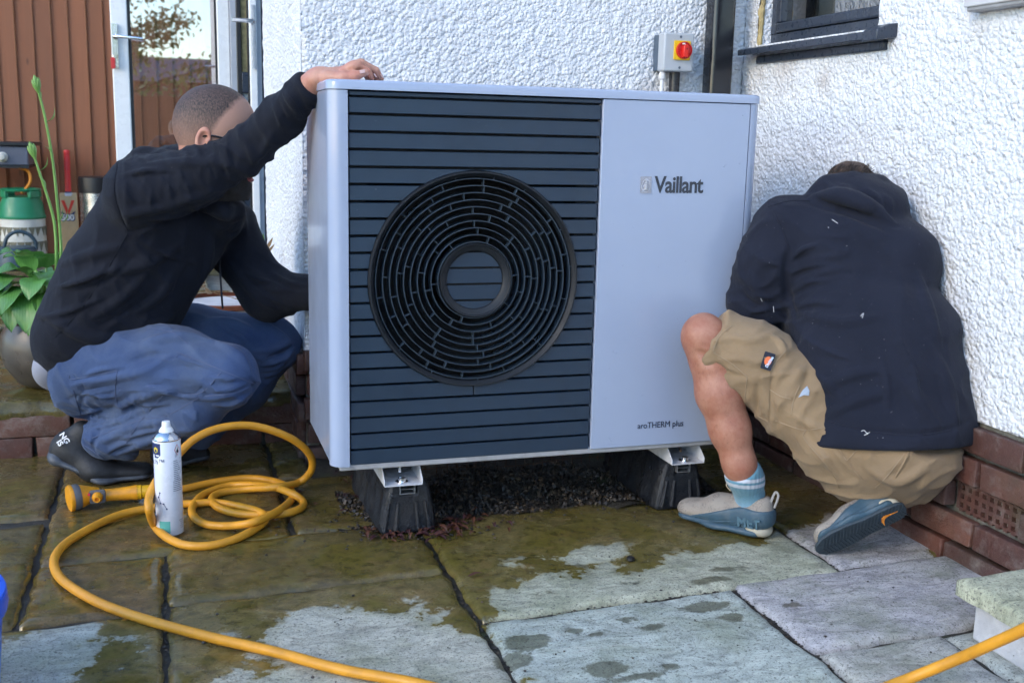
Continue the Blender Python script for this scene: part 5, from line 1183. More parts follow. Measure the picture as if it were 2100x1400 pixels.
g2.fold([(1650, 414), (1690, 420), (1735, 428), (1785, 450), (1835, 480)], .016, .006, .008, 'sub'); g2.fold([(1668, 402), (1705, 400), (1748, 408), (1792, 428), (1832, 456)], .020, .004, .008)
g2.plane((1.3, -.45, .286), (0.0, -.16, -1), (.9, -.7, 0), (1.6, .4, .5), .008)
hoodie2 = sdf_obj('hoodie', g2, M_hood2, person2)
seam('seam', M_hood2, hoodie2, [g2.line(q) for q in ([(1582, 428), (1604, 470), (1618, 510)], [(1575, 424), (1620, 412), (1662, 412)], [(1700, 864), (1780, 884), (1880, 892), (1950, 882)])], .0016)
M_lint = simple('white_lint', (.7, .7, .7), .8)
for q in ([(1766, 884), (1772, 882), (1778, 888), (1784, 886)], [(1772, 892), (1780, 889)], [(1765, 648), (1771, 642), (1768, 652)], [(1560, 612), (1563, 618)], [(1586, 628), (1587, 640)], [(1698, 466), (1700, 467)], [(1706, 450), (1718, 458)]):
    l_ = g2.line(q, 4, .001); mb = MB(); mb.tube(l_, .0007, 5); mb.build('lint', M_lint, hoodie2)
us = SDF((1.0, -.6, .1), (1.5, .1, .55), .007); us.ell(J(1838, 895, -.36), J(1800, 850, -.32), (.145, .092), (.15, .10), ru2, .03); sdf_obj('waistband', us, simple('navy_jersey', (.010, .013, .028), .85), person2)
# cargo shorts
c2 = SDF((.80, -.62, .06), (1.5, .12, .62), .0052)
c2.ell(J(1800, 935, -.33), J(1825, 905, -.36), (.155, .100), (.160, .112), ru2, .04); c2.ball(J(1842, 934, -.385), (.106, .112, .072), (.6, .8, 0), (0, 0, 1), .05)
c2.chain([J(1770, 902, -.32), J(1640, 812, -.225), J(1545, 740, -.165), J(1468, 698, -.13)], [.100, .104, .094, .078], .03)
c2.chain([h2R+V(0, .03, .02), h2R+(k2R-h2R)*.6, k2R], [.082, .085, .08], .03)
c2.ell(J(1700, 925, -.31), J(1760, 955, -.34), (.075, .05), (.09, .045), (.8, -.6, 0), .05)
dk = nrm(J(1468, 698, -.13)-J(1560, 752, -.17)); c2.plane(J(1458, 690, -.125), dk, k2L-.14, k2L+.14, .006)
c2.plane((1.3, -.5, .272), (.12, -.40, 1), (1.2, -.7, .1), (1.6, -.25, .6), .006)
c2.ridges(.006, 80, 6, (-.5, .25, .8)); c2.wrinkle(.0022, 32, 41); c2.wrinkle(.001, 80, 43)
for q, r, k in (([(1470, 660), (1462, 700), (1468, 745), (1482, 778)], .008, .008), ([(1500, 690), (1540, 700), (1590, 680)], .009, .02), ([(1530, 745), (1560, 740), (1585, 720)], .008, .015), ([(1555, 800), (1562, 830), (1560, 860)], .009, .012), ([(1590, 790), (1605, 760), (1625, 735)], .009, .015), ([(1620, 800), (1635, 770), (1650, 750)], .009, .015), ([(1625, 850), (1660, 870), (1690, 880)], .009, .02), ([(1650, 900), (1690, 940), (1730, 985)], .010, .02), ([(1690, 880), (1720, 930), (1770, 980)], .008, .02), ([(1780, 960), (1840, 985), (1900, 960)], .012, .03), ([(1580, 690), (1600, 705), (1610, 730)], .009, .02), ([(1485, 730), (1500, 760), (1535, 768)], .007, .01)):
    c2.fold(q, r*.8, -.003, k*.5)
for q, r in (([(1458, 722), (1470, 750), (1500, 768), (1530, 772)], .007), ([(1556, 775), (1552, 820), (1558, 855)], .006), ([(1575, 780), (1582, 830), (1600, 870)], .006), ([(1622, 830), (1650, 790), (1660, 760)], .007), ([(1640, 860), (1665, 900), (1700, 930)], .005), ([(1480, 668), (1474, 700), (1480, 730)], .004)):
    c2.fold(q, r, .001, .006, 'sub')
shorts = sdf_obj('shorts', c2, M_short, person2)
patch('pocket', c2, [(1536, 775), (1580, 760), (1576, 858), (1540, 838)], M_short, shorts); patch('pocket', c2, [(1655, 884), (1690, 880), (1760, 975), (1716, 985)], M_short, shorts, lift=.0025)
M_thread2 = simple('tan_stitching', (.29, .21, .13), .8)
seam('stitching', M_thread2, shorts, [c2.line(q) for q in ([(1532, 772), (1528, 820), (1536, 842), (1575, 864)], [(1532, 772), (1500, 745), (1462, 722)], [(1575, 864), (1576, 800), (1582, 756), (1615, 715)], [(1578, 798), (1600, 812), (1622, 818)], [(1590, 862), (1640, 880), (1668, 880), (1690, 876)], [(1652, 880), (1650, 900), (1700, 960), (1720, 1000)], [(1690, 875), (1740, 950), (1770, 985)], [(1855, 930), (1820, 975), (1795, 1000)], [(1765, 912), (1735, 945), (1700, 965)], [(1500, 668), (1475, 690), (1462, 720)], [(1622, 850), (1628, 818), (1640, 790)])], .0013)
bl_ = MB(); [bl_.tube(c2.line([(x, 918), (x-14, 948), (x-32, 978)], 5, .002), .003, 5) for x in (1868,)]; bl_.build('belt_loop', M_short, shorts, smooth=True)
pl_ = [c2.hit(x, y) for x, y in ((1637, 815), (1645, 801), (1655, 791), (1660, 801), (1659, 811), (1648, 810))]
if all(p is not None for p in pl_): mb = MB(); mb.add([p+nrm(CAM-p)*.003 for p in pl_], [tuple(range(6))]); mb.build('pocket_lining', simple('pale_pocket_lining', (.30, .35, .42), .8), shorts, fix=False)
# dark sewn patch with a small oval emblem on the pocket
pc = [c2.hit(x, y) for x, y in ((1558, 753), (1580, 760), (1586, 727), (1570, 722))]
if all(p is not None for p in pc):
    o_ = sum(pc)/4; ax_ = nrm(pc[1]-pc[0]); ay_ = pc[3]-pc[0]; ay_ = nrm(ay_-ax_*(ay_@ax_)); nz_ = np.cross(ax_, ay_); nz_ = nz_ if nz_@(CAM-o_) > 0 else -nz_
    mb = MB(); mb.prism(rrect(.026, .042, .002, 2), o_+nz_*.0065, ax_, ay_, nz_*.0015); patch = mb.build('sewn_patch', simple('navy_patch', (.012, .015, .03), .8), shorts)
    mb = MB(); mb.prism([(.0085*math.cos(a), .0115*math.sin(a)) for a in np.linspace(0, 2*PI, 17)[:-1]], o_+nz_*.0082, ax_, ay_, nz_*.0005); mb.build('patch_oval', simple('orange_thread', (.70, .16, .05), .7), patch)
    text_mesh('patch_lettering', 'Dickies', .0098, o_+nz_*.0091-ay_*.016+ax_*.003, ay_*.95+ax_*.25, nz_*0+np.cross(nz_, nrm(ay_*.95+ax_*.25)), simple('pale_blue_thread', (.55, .68, .85), .7), patch, depth=.0002, bold=.0003)
# socks and trainers
def mat_sock():
    t = NT('ribbed_striped_sock'); P = t.pos(); z = t.n('ShaderNodeSeparateXYZ'); t.l(P, z.inputs[0]); zz = z.outputs[2]
    teal, white, pale = (.10, .23, .30), (.48, .51, .57), (.20, .36, .48)
    c = t.ramp(t.math('MULTIPLY', zz, 4.5), [(0, white), (.33, white), (.36, pale), (.50, teal), (.615, teal), (.625, white), (.66, white), (.67, teal), (.69, teal), (.70, white), (.73, white), (.74, teal), (1, teal)])
    t.set(col=c, rough=.9, sheen=.2, normal=t.bump(t.noise(P, 600, 2), .3, .003)); return t.m
sk = SDF((.86, -.40, .0), (1.2, -.08, .27), .0034); tA = J(1520, 962, -.197); dA = nrm(tA-a2L)
sk.chain([a2L+V(0, 0, -.075), a2L+V(0, 0, -.02), tA+dA*.01], [.026, .034, .0455], .02)
for k_, rr3 in ((.022, .0445), (.034, .046), (.046, .0465)): sk.ell(a2L+dA*k_, a2L+dA*(k_+.002), (rr3, rr3), (rr3, rr3), (1, 0, 0), .004)
sl_, P_ = sk.sub(sk.lo, sk.lo+sk.n*sk.res); q_ = P_-a2L; sk.D[sl_] += (.0011*np.cos(np.arctan2(q_[..., 1], q_[..., 0])*34)).astype(np.float32)
sk.plane(tA, dA, a2L-.2, a2L+.2, .004); sdf_obj('sock', sk, mat_sock(), person2, it=0)
def mat_upper():
    t = NT('cream_knit_with_dark_squiggles'); P = t.pos()
    v = t.noise(P, 75, 4, .6, 2.5); line_ = t.ramp(v, [(.465, 0.), (.49, 1.), (.51, 1.), (.535, 0.)]); sel = t.ramp(t.noise(P, 30, 3), [(.42, 0.), (.55, .9)])
    c = t.mix(t.math('MULTIPLY', line_, sel), (.30, .265, .225), (.04, .03, .04)); c = t.mix(t.ramp(t.noise(P, 14, 6, .7), [(.5, 0.), (.8, .5)]), c, (.22, .18, .16))
    t.set(col=c, rough=.85, normal=t.bump(t.noise(P, 500, 3), .4, .003)); return t.m
M_up2 = mat_upper(); M_teal = simple('teal_rubber_midsole', (.036, .078, .112), .55, var=.12, vscale=40, dirt=.3, dirtcol=(.2, .22, .23)); M_cream = simple('cream_heel_foam', (.46, .42, .33), .6, dirt=.35, vscale=30, dirtcol=(.25, .2, .14)); M_tread = simple('slate_outsole', (.030, .045, .058), .6, var=.2, vscale=50); M_orange = simple('orange_rubber', (.75, .26, .03), .5)
def trainer(o, F, U, L, label):
    F = nrm(F); U = nrm(U-F*(U@F)); S_ = np.cross(U, F); k = L/.285; p = lambda x, y, z: o+(F*x+S_*y+U*z)*k
    lo_, hi_ = o-.05, o+.05
    for c in (p(.30, .07, 0), p(.3, -.07, 0), p(0, .07, .13), p(0, -.07, .13), p(.3, .07, .1), p(.3, -.07, .1), p(0, .07, 0), p(0, -.07, 0), p(-.03, 0, .1)): lo_, hi_ = np.minimum(lo_, c), np.maximum(hi_, c)
    def new(): return SDF(lo_, hi_, .0042)
    def up(s, e=0):
        s.ell(p(.048, 0, .057), p(.15, 0, .047), ((.037+e)*k, (.047+e)*k), ((.040+e)*k, (.042+e)*k), S_, .02); s.ell(p(.15, 0, .042), p(.236, .004, .032), ((.041+e)*k, (.034+e)*k), ((.040+e)*k, (.024+e)*k), S_, .02)
        s.ell(p(.035, 0, .06), p(.03, 0, .085), ((.030+e)*k, (.026+e)*k), ((.026+e)*k, (.018+e)*k), S_, .02); return s
    u = up(new()); u.ball(p(.070, 0, .120), (.044*k, .030*k, .030*k), F, U, .008, 'sub'); u.plane(p(0, 0, .014), -U, lo_, hi_, .003)
    ob = sdf_obj('shoe', u, M_up2, person2)
    m_ = new(); m_.ell(p(.045, 0, .016), p(.15, 0, .013), (.041*k, .016*k), (.044*k, .014*k), S_, .012); m_.ell(p(.15, 0, .013), p(.235, .004, .016), (.044*k, .014*k), (.043*k, .013*k), S_, .012); m_.plane(p(0, 0, .0015), -U, lo_, hi_, .002)
    sdf_obj('midsole', m_, M_teal, ob)
    w_ = up(new(), .0035); w_.plane(p(.22, 0, .022), U*.93+F*.37, lo_, hi_, .003); w_.plane(p(.018, 0, .078), U, lo_, hi_, .003); w_.plane(p(.012, 0, .030), -U*.9-F*.45, lo_, hi_, .003); w_.plane(p(.0, 0, .012), -U, lo_, hi_, .003)
    sdf_obj('side_wrap', w_, M_teal, ob)
    c_ = new(); c_.ell(p(.034, 0, .022), p(.05, 0, .026), (.036*k, .020*k), (.038*k, .020*k), S_, .02); c_.plane(p(.062, 0, .02), F*.9-U*.45, lo_, hi_, .003); c_.plane(p(0, 0, .008), -U, lo_, hi_, .002); sdf_obj('heel_foam', c_, M_cream, ob)
    for s__ in (-1, 1):
        for j in range(7):                      # moulded ribs along the side of the sole
            a, b = .07+j*.016, .20+j*.006; mb = MB()
            q = []
            for x in np.linspace(a, b, 7):
                z = .012+.028*(b-x)/(b-a)*(1-j*.1); q.append((x, z))
            pts = []
            for x, z in q:
                yy = .047
                for _ in range(60):
                    if m_.sample(p(x, s__*yy, z)[None])[0] < .0 or w_.sample(p(x, s__*yy, z)[None])[0] < .0: break
                    yy -= .0006
                pts.append(p(x, s__*(yy+.0004), z))
            mb.tube(pts, .0011, 5); mb.build('sole_rib', M_teal, ob, smooth=True)
    lp_ = MB(); lp_.tube(spline([p(.014, 0, .09), p(.006, 0, .118), p(.0, 0, .126), p(-.006, 0, .116), p(.002, 0, .085)], 5), .0032, 6); lp_.build('heel_loop', simple('grey_webbing', (.30, .29, .28), .8), ob, smooth=True)
    lc = MB(); lc.obox(p(.125, -.030, .098), F, S_, U, .010, .006, .006); lk = lc.build('lace_lock', M_orange, ob, bevel=.002)
    lc = MB(); lc.tube(spline([p(.118, -.03, .098), p(.15, -.04, .108), p(.158, -.04, .098), p(.14, -.03, .09)], 5), .0015, 5); lc.build('lace', simple('tan_cord', (.42, .36, .26), .8), lk, smooth=True)
    return ob, p, S_, u, w_
hl = onZ(1585, 1108, 0); toe = onZ(1400, 1058, 0); F_ = toe-hl; L_ = np.linalg.norm(F_)
trL, pL, SL, uL, wL = trainer(hl+V(0, 0, .001), F_, V(0, 0, 1), max(.285, L_*1.02), '')
p_ = wL.hit(1512, 1072)
if p_ is not None: text_mesh('side_lettering', 'MET', .034, p_+nrm(CAM-p_)*.001-F_/L_*-.0+V(0, 0, -.006), -F_/L_+V(0, 0, .06), V(0, 0, 1)+(-F_/L_)*-.1, simple('teal_relief', (.065, .135, .18), .55), trL, depth=.0022, bold=.001)
heel = J(1858, 1040, -.435); F_ = nrm(-.88*CR-.46*CU+.12*CF); U_ = nrm(-.36*CR+.46*CU+.81*CF); U_ = nrm(U_-F_*(F_@U_))
trR, pR, SR, uR, wR_ = trainer(heel, F_, U_, .240, '')
out = [(0, .0), (.004, .022), (.02, .034), (.06, .037), (.12, .036), (.17, .044), (.22, .045), (.255, .036), (.275, .018), (.28, 0)]
out = out+[(x, -y) for x, y in out[-2:0:-1]]; mb = MB(); n = len(out); k = .240/.285
vs = [pR(x, y*.98, -.004) for x, y in out]+[pR(x, y, .006) for x, y in out]; mb.add(vs, [tuple(range(n)), tuple(range(2*n-1, n-1, -1))]+[(i, n+i, n+(i+1) % n, (i+1) % n) for i in range(n)]); os_ = mb.build('outsole', M_tread, trR, bevel=.002)
for j in range(24):
    x = .012+j*.0105; yw = np.interp(x, [q[0] for q in out[:10]], [q[1] for q in out[:10]])*.9; mb = MB(); mb.tube([pR(x-.008, -yw, -.0048), pR(x+.006, 0, -.0052), pR(x-.008, yw, -.0048)], .0016, 4); mb.build('tread_bar', M_tread, os_)
mb = MB(); tick = [(-.016, .010), (-.010, -.004), (-.002, -.010), (.006, -.009), (.026, .012), (.008, -.001), (.001, -.003), (-.006, .0)]; mb.prism([(a*1.15, b*1.15) for a, b in tick], pR(.065, 0, -.0072), -F_*.8+SR*.6, -(SR*.8+F_*.6), -U_*.0*0+nrm(U_)*.002); mb.build('sole_mark', M_orange, os_)
sk2 = SDF(a2R-.09, a2R+.1, .005); sk2.cap(pR(.06, 0, .07), a2R+V(0, 0, .05), .036, .040, .02); sdf_obj('sock', sk2, simple('white_sock', (.62, .62, .66), .9), person2)
# ------------------------------------------------------------------ yellow hose, spray gun
M_hose = simple('yellow_hose_rubber', (.66, .29, .018), .45, var=.14, vscale=18, bump=.25, bscale=260, dirt=.45, dirtcol=(.30, .14, .02)); M_gun = simple('orange_yellow_plastic', (.72, .30, .012), .4, var=.12, vscale=30, dirt=.45, dirtcol=(.22, .12, .04)); M_gungrey = simple('grey_gun_trim', (.10, .105, .12), .5, dirt=.3)
hose_e = empty('garden_hose', onZ(500, 1050, 0), 'yellow garden hose looped on the wet paving with its spray gun', 'hose')
R0 = .0102; z_ = lambda x, y, z=R0: onZ(x, y, z); y_ = lambda x, y, Y: onY(x, y, Y)
path = [z_(318, 1005, .018), z_(345, 1004, .014), z_(376, 1002), z_(440, 988), z_(508, 980), z_(560, 986), z_(592, 1000), z_(600, 1020), z_(572, 1046, .022), z_(520, 1070, .030), z_(460, 1078), z_(416, 1072), z_(394, 1052), z_(400, 1030), z_(424, 1010), z_(480, 994), z_(552, 997, .026), z_(600, 1012, .030), z_(622, 1030), z_(612, 1044), z_(572, 1054), z_(500, 1054), z_(452, 1042), z_(434, 1024), z_(452, 1010), z_(508, 1002, .013), z_(568, 998, .034),
        y_(614, 988, .42), y_(639, 962, .40), y_(634, 930, .38), y_(592, 896, .36), y_(520, 873, .34), y_(452, 877, .31), y_(400, 899, .28), y_(362, 935, .25), y_(328, 975, .20), y_(307, 1015, .17), y_(306, 1046, .135), z_(318, 1078, .018), z_(342, 1101, .013), z_(380, 1117), z_(432, 1118), z_(484, 1104), z_(526, 1082), z_(544, 1064, .013), z_(534, 1050, .016), z_(492, 1038, .013), z_(440, 1030), z_(400, 1032), z_(360, 1034), z_(304, 1042), z_(240, 1057), z_(175, 1088), z_(130, 1118), z_(111, 1148), z_(120, 1180), z_(160, 1212), z_(224, 1244), z_(320, 1276), z_(440, 1308), z_(560, 1335), z_(700, 1372), z_(860, 1402), z_(1100, 1465), z_(1400, 1500), z_(1650, 1470), z_(1835, 1402), z_(1960, 1352, .075), z_(2060, 1308, .155), z_(2180, 1255, .22), z_(2330, 1200, .15), z_(2500, 1180, .02)]
mb = MB(); mb.tube(spline(path, 9), R0, 14); mb.build('tube', M_hose, hose_e, smooth=True)
YG2 = .43; gz0 = .026; gx = lambda x, y: onY(x, y, YG2)
a, b = gx(314, 1006), gx(158, 1013); a = a-V(0, 0, .0); d = nrm(b-a); d[2] = -.02; d = nrm(d)
mb = MB(); mb.tube([a+d*.0, a+d*.028, a+d*.030, a+d*.040], [.0175, .0175, .0195, .0190], 16); mb.build('connector', simple('yellow_plastic_connector', (.74, .40, .01), .38), hose_e, smooth=True)
gun = MB(); gun.tube([a+d*.040, a+d*.055, a+d*.10, a+d*.135], [.0205, .0185, .0165, .016], 16); gun = gun.build('spray_gun', M_gun, hose_e, smooth=True)
hc = a+d*.188+V(0, -.006, .004); hd_ = nrm(d+V(0, -.35, -.02))
mb = MB(); mb.lathe([(.014, -.055), (.019, -.042), (.024, -.028), (.029, -.014), (.032, -.004)], hc, hd_, 24); mb.build('spray_head', M_gun, gun, smooth=True)
mb = MB(); mb.lathe([(.0325, -.005), (.0345, .0), (.0345, .012), (.033, .015)], hc, hd_, 30); mb.build('grey_collar', M_gungrey, gun, smooth=True)
mb = MB(); mb.lathe([(.0345, .013), (.0355, .017), (.034, .022), (.015, .023)], hc, hd_, 30); mb.build('rose', M_gun, gun, smooth=True)
tc = a+d*.138+V(0, -.014, .004); mb = MB(); mb.prism(rrect(.040, .036, .006), tc, d, (0, 0, 1), (0, -.008, 0)); mb.build('valve_plate', M_gungrey, gun, bevel=.002)
mb = MB(); mb.lathe([(.014, .007), (.013, .016), (.009, .022), (.008, .030), (.0055, .030), (.0055, .022)], tc, (0, -1, 0), 18, cap1=True); mb.build('valve_knob', M_gun, gun, smooth=True)
mb = MB(); mb.lathe([(.003, 0), (.003, .006)], tc+d*.020+V(0, -.008, .010), (0, -1, 0), 8); mb.build('red_button', simple('pink_red_dot', (.6, .03, .08), .4), gun)
# ------------------------------------------------------------------ spray can
cb = onZ(349, 1091, 0); can = empty('spray_can', cb, 'white aerosol spray can standing upright inside the hose loops', 'spray can'); RC = .0328
M_canw = simple('white_can_lacquer', (.66, .69, .76), .25, var=.03); M_tin = simple('tinplate', (.62, .63, .65), .22, 1, var=.08); M_capw = simple('white_nozzle_plastic', (.78, .79, .80), .35)
mb = MB(); mb.lathe([(RC-.002, 0), (RC, .003), (RC, .2375), (RC-.0015, .2395)], cb, n=48); mb.build('can_body', M_canw, can, smooth=True)
mb = MB(); mb.lathe([(RC-.0005, .2396), (RC+.0006, .242), (RC-.001, .2445), (RC-.003, .2445), (.029, .247), (.024, .2535), (.0185, .2575), (.0165, .259)], cb, n=48); mb.build('shoulder', M_tin, can, smooth=True)
mb = MB(); mb.lathe([(.0175, .2585), (.0165, .2625), (.013, .268), (.0105, .270), (.0095, .282), (.0088, .2835), (.0055, .2835)], cb, n=28); mb.build('nozzle', M_capw, can, smooth=True)
mb = MB(); mb.lathe([(.0305, -.0), (.0325, .0015), (.0325, .004)], cb, n=48, cap1=False); mb.build('base_rim', M_tin, can, smooth=True)
th0 = math.atan2(CAM[1]-cb[1], CAM[0]-cb[0])          # label angles are measured from the side that faces the viewer
def wrap(name, rect, mat, parent=can, e=.0003, n=10, poly=None):
    """label patch on the can: (a0, a1, z0, z1), angles in degrees, positive to the right"""
    a0, a1, z0, z1 = rect; mb = MB(); vs = []
    for i in range(n+1):
        t_ = th0+math.radians(a0+(a1-a0)*i/n)
        for z in (z0, z1): vs.append(cb+V((RC+e)*math.cos(t_), (RC+e)*math.sin(t_), z))
    mb.add(vs, [(2*i, 2*i+2, 2*i+3, 2*i+1) for i in range(n)]); return mb.build(name, mat, parent, smooth=True, fix=False)
def wpoly(name, pts, mat, parent=can, e=.0006):
    mb = MB(); mb.add([cb+V((RC+e)*math.cos(th0+math.radians(a)), (RC+e)*math.sin(th0+math.radians(a)), z) for a, z in pts], [tuple(range(len(pts)))]); return mb.build(name, mat, parent, fix=False)
def wtext(name, s_, size, a, z, mat, parent=can, vert=False, e=.0005, xs=1.):
    cu = bpy.data.curves.new(name, 'FONT'); cu.body = s_; cu.size = size; cu.resolution_u = 3; to = bpy.data.objects.new(name, cu); scene.collection.objects.link(to)
    me = bpy.data.meshes.new_from_object(to.evaluated_get(bpy.context.evaluated_depsgraph_get())); bpy.data.objects.remove(to)
    for v in me.vertices:
        u, w_ = (v.co.x*xs, v.co.y) if not vert else (-v.co.y, v.co.x)
        t_ = th0+math.radians(a)+u/RC; v.co = Vector(cb+V((RC+e)*math.cos(t_), (RC+e)*math.sin(t_), z+w_))
    me.materials.clear(); return finish(name, me, mat, parent)
M_navy = simple('navy_print', (.012, .028, .12), .4); M_tealp = simple('teal_print', (.10, .38, .34), .4); M_yel = simple('yellow_print', (.78, .62, .04), .4); M_redp = simple('red_print', (.5, .03, .05), .4); M_txt = simple('grey_print', (.10, .11, .15), .5)
wrap('navy_label', (-100, -28, .207, .2355), M_navy); wpoly('navy_label_point', [(-60, .207), (-28, .207), (-42, .199), (-60, .199)], M_navy); wrap('navy_stripe', (-100, -74, .02, .207), M_navy)
wpoly('yellow_hexagon', [(-52+13*math.cos(a_), .219+.0075*math.sin(a_)) for a_ in np.linspace(PI/6, PI/6+2*PI, 7)[:-1]], M_yel); wtext('hexagon_letter', 'J', .010, -57, .2155, M_navy, e=.0009)
wtext('brand_print', 'h\u2122', .018, -56, .184, M_navy); wtext('brand_print', 'tec', .018, -100, .184, M_navy)
wpoly('hazard_border', [(44, .232), (58, .2175), (44, .203), (30, .2175)], M_redp); wpoly('hazard_field', [(44, .2295), (55.5, .2175), (44, .2055), (32.5, .2175)], M_capw, e=.0008); wpoly('hazard_flame', [(41, .210), (48, .210), (50, .214), (47, .219), (45, .225), (43, .219), (39, .215)], M_ink, e=.0010)
wtext('warning_print', 'Danger', .008, 42, .200, M_txt, vert=True, xs=.8)
for k in range(17): wrap('small_print', (20 if k > 10 else 24, 44+((k*37) % 17)+(8 if k > 10 else 0), .190-.0047*k, .1915-.0047*k), M_txt, n=5)
for k in range(5): wrap('small_print', (42+(k*13) % 9, 70, .038-.005*k, .0393-.005*k), M_txt, n=4)
mol = [(-38, .112), (-45, .101), (-36, .086), (-22, .085), (-10, .072)]
for i in range(4):
    (a0, z0), (a1, z1) = mol[i], mol[i+1]; mb = MB(); pt = [cb+V((RC+.0005)*math.cos(th0+math.radians(a0+(a1-a0)*k/4)), (RC+.0005)*math.sin(th0+math.radians(a0+(a1-a0)*k/4)), z0+(z1-z0)*k/4) for k in range(5)]; mb.tube(pt, .0005, 4); mb.build('molecule_bond', M_navy, can)
for (a0, z0) in mol: wpoly('molecule_atom', [(a0+3.6*math.cos(q), z0+.0021*math.sin(q)) for q in np.linspace(0, 2*PI, 11)[:-1]], M_navy, e=.0009)
wrap('teal_label', (-46, 2, .010, .040), M_tealp)
# ------------------------------------------------------------------ blue bucket at the left edge, step block at the right
bk_ = empty('bucket', (-.80, -.62, 0), 'bright blue plastic bucket at the left edge of the picture', 'bucket'); M_blue = simple('bright_blue_plastic', (.012, .11, .72), .35, var=.06)
bc = V(-.807, -.60, 0); mb = MB(); prof = [(.135, .0), (.150, .19), (.154, .193), (.1545, .21), (.147, .212), (.145, .19), (.130, .006), (.0, .006)]
mb.lathe([(r*1.12, z) for r, z in prof], bc, n=48, cap1=False); mb.build('pail', M_blue, bk_, smooth=True)
mb = MB(); mb.lathe([(.169, .172), (.1745, .174), (.1765, .186), (.1745, .206), (.169, .208)], bc, n=48, cap0=False, cap1=False); mb.build('rim', M_blue, bk_, smooth=True)
M_conc = NT('aerated_concrete'); t = M_conc; P = t.pos(); pit = t.ramp(t.vor(P, 95), [(.08, 1.), (.16, 0.)]); keep = t.ramp(t.noise(P, 40, 3), [(.5, 0.), (.56, 1.)]); pk = t.math('MULTIPLY', pit, keep)
t.set(col=t.mix(pk, t.ramp(t.noise(P, 15, 6, .65), [(.3, (.42, .42, .44)), (.7, (.60, .60, .61))]), (.10, .10, .10)), rough=.9, normal=t.bump(t.math('SUBTRACT', t.noise(P, 120, 5, .7), t.math('MULTIPLY', pk, 1.5)), .7, .006)); M_conc = t.m
mb = MB(); mb.box((1.172, -1.35, 0), (1.455, -.825, .086)); cbk = mb.build('concrete_block', M_conc, bevel=.007, seg=3); tag(cbk, 'pale pitted concrete block under the stone slab at the right edge', 'block')
vs, fs = slab_mesh([(1.138, -1.38), (1.456, -1.38), (1.456, -.772), (1.145, -.80)], .124, seed=9, thick=.036); so2 = mesh_obj('stone_slab', vs, fs, M_slab, smooth=True); slab_attr(so2, vs); so2.color = (.36, .36, .26, 1); tag(so2, 'loose sandstone slab resting on the pale concrete block', 'slab')
# ------------------------------------------------------------------ fallen dark leaves by the rubber block
lv = MB(); rl_ = np.random.default_rng(8)
def curl(mb, c, L, w, yaw, tilt, mi=0):
    f = V(math.cos(yaw), math.sin(yaw), 0); s = V(-math.sin(yaw), math.cos(yaw), 0); vs = []
    for i in range(5):
        u = i/4; ww = w*math.sin(PI*min(.97, u*.9+.06)); q = c+f*L*(u-.5)+V(0, 0, 1)*(.004+tilt*L*math.sin(u*3))
        vs += [q-s*ww+V(0, 0, ww*.5), q, q+s*ww+V(0, 0, ww*.4)]
    mb.add(vs, [(3*i+j, 3*i+j+1, 3*i+4+j, 3*i+3+j) for i in range(4) for j in (0, 1)], mi)
for (x, y, n, sx, sy) in ((800, 1098, 34, 26, 7), (890, 1092, 46, 34, 9), (930, 1080, 20, 16, 8), (960, 1075, 12, 30, 10), (700, 1020, 14, 30, 18)):
    for i in range(n):
        c = onZ(x+rl_.normal(0, sx), y+rl_.normal(0, sy), 0); curl(lv, c, rl_.uniform(.015, .04), rl_.uniform(.003, .008), rl_.uniform(0, 6.3), rl_.uniform(0, .35), int(rl_.integers(0, 2)))
tag(lv.build('leaf_litter', [simple('purple_brown_leaf', (.045, .014, .016), .45, var=.4, vscale=60), simple('rust_leaf', (.085, .030, .015), .5, var=.4, vscale=60)], fix=False), 'dark purple and rust coloured wet leaf litter by the rubber block', 'leaves', kind='stuff')
for (x, y, l_) in ((975, 1181, 'small dark red leaf lying alone on the wet paving'),):
    mb = MB(); curl(mb, onZ(x, y, .002), .04, .006, .3, .05); tag(mb.build('leaf', simple('dark_red_leaf', (.07, .02, .015), .5), fix=False), l_, 'leaf')
peb = MB(); c = onZ(1293, 1150, 0); peb.lathe([(.004, 0), (.010, .004), (.009, .010), (.003, .013)], c, n=12); tag(peb.build('pebble', gm[2], smooth=True), 'dark pebble lying on the dry paving in front of the trainer', 'pebble')
fm = MB(); fm.lathe([(.012, 0), (.018, .006), (.014, .016), (.004, .020)], (.92, .30, .05), n=10); fmo = fm.build('foam_lump', simple('white_foam', (.6, .6, .6), .8), smooth=True); tag(fmo, 'small white lump on the gravel under the heat pump', 'lump')
# ------------------------------------------------------------------ hosta in a round pot on the terrace
M_pot = simple('grey_brown_glazed_pot', (.062, .052, .042), .35, var=.35, vscale=9, dirt=.3); 
def mat_leaf(name, a_, b_, tr=.2):
    t = NT(name); P = t.pos(); oi = t.n('ShaderNodeObjectInfo')
    c = t.ramp(t.noise(P, 22, 5, .6), [(.3, a_), (.7, b_)]); c = t.mix(t.math('MULTIPLY', oi.outputs['Random'], .5), c, sc(b_, 1.5))
    t.set(col=c, rough=.38, spec=.5); t.p.inputs['Transmission Weight'].default_value = 0
    tl_ = t.n('ShaderNodeBsdfTranslucent'); t.l(c, tl_.inputs[0]); mx = t.n('ShaderNodeMixShader'); mx.inputs[0].default_value = tr; t.l(t.p.outputs[0], mx.inputs[1]); t.l(tl_.outputs[0], mx.inputs[2]); t.l(mx.outputs[0], t.out.inputs[0])
    w_ = t.n('ShaderNodeTexWave'); w_.inputs['Scale'].default_value = 40; w_.inputs['Distortion'].default_value = 2; t.l(P, w_.inputs['Vector']); t.set(normal=t.bump(w_.outputs[1], .12, .003)); return t.m
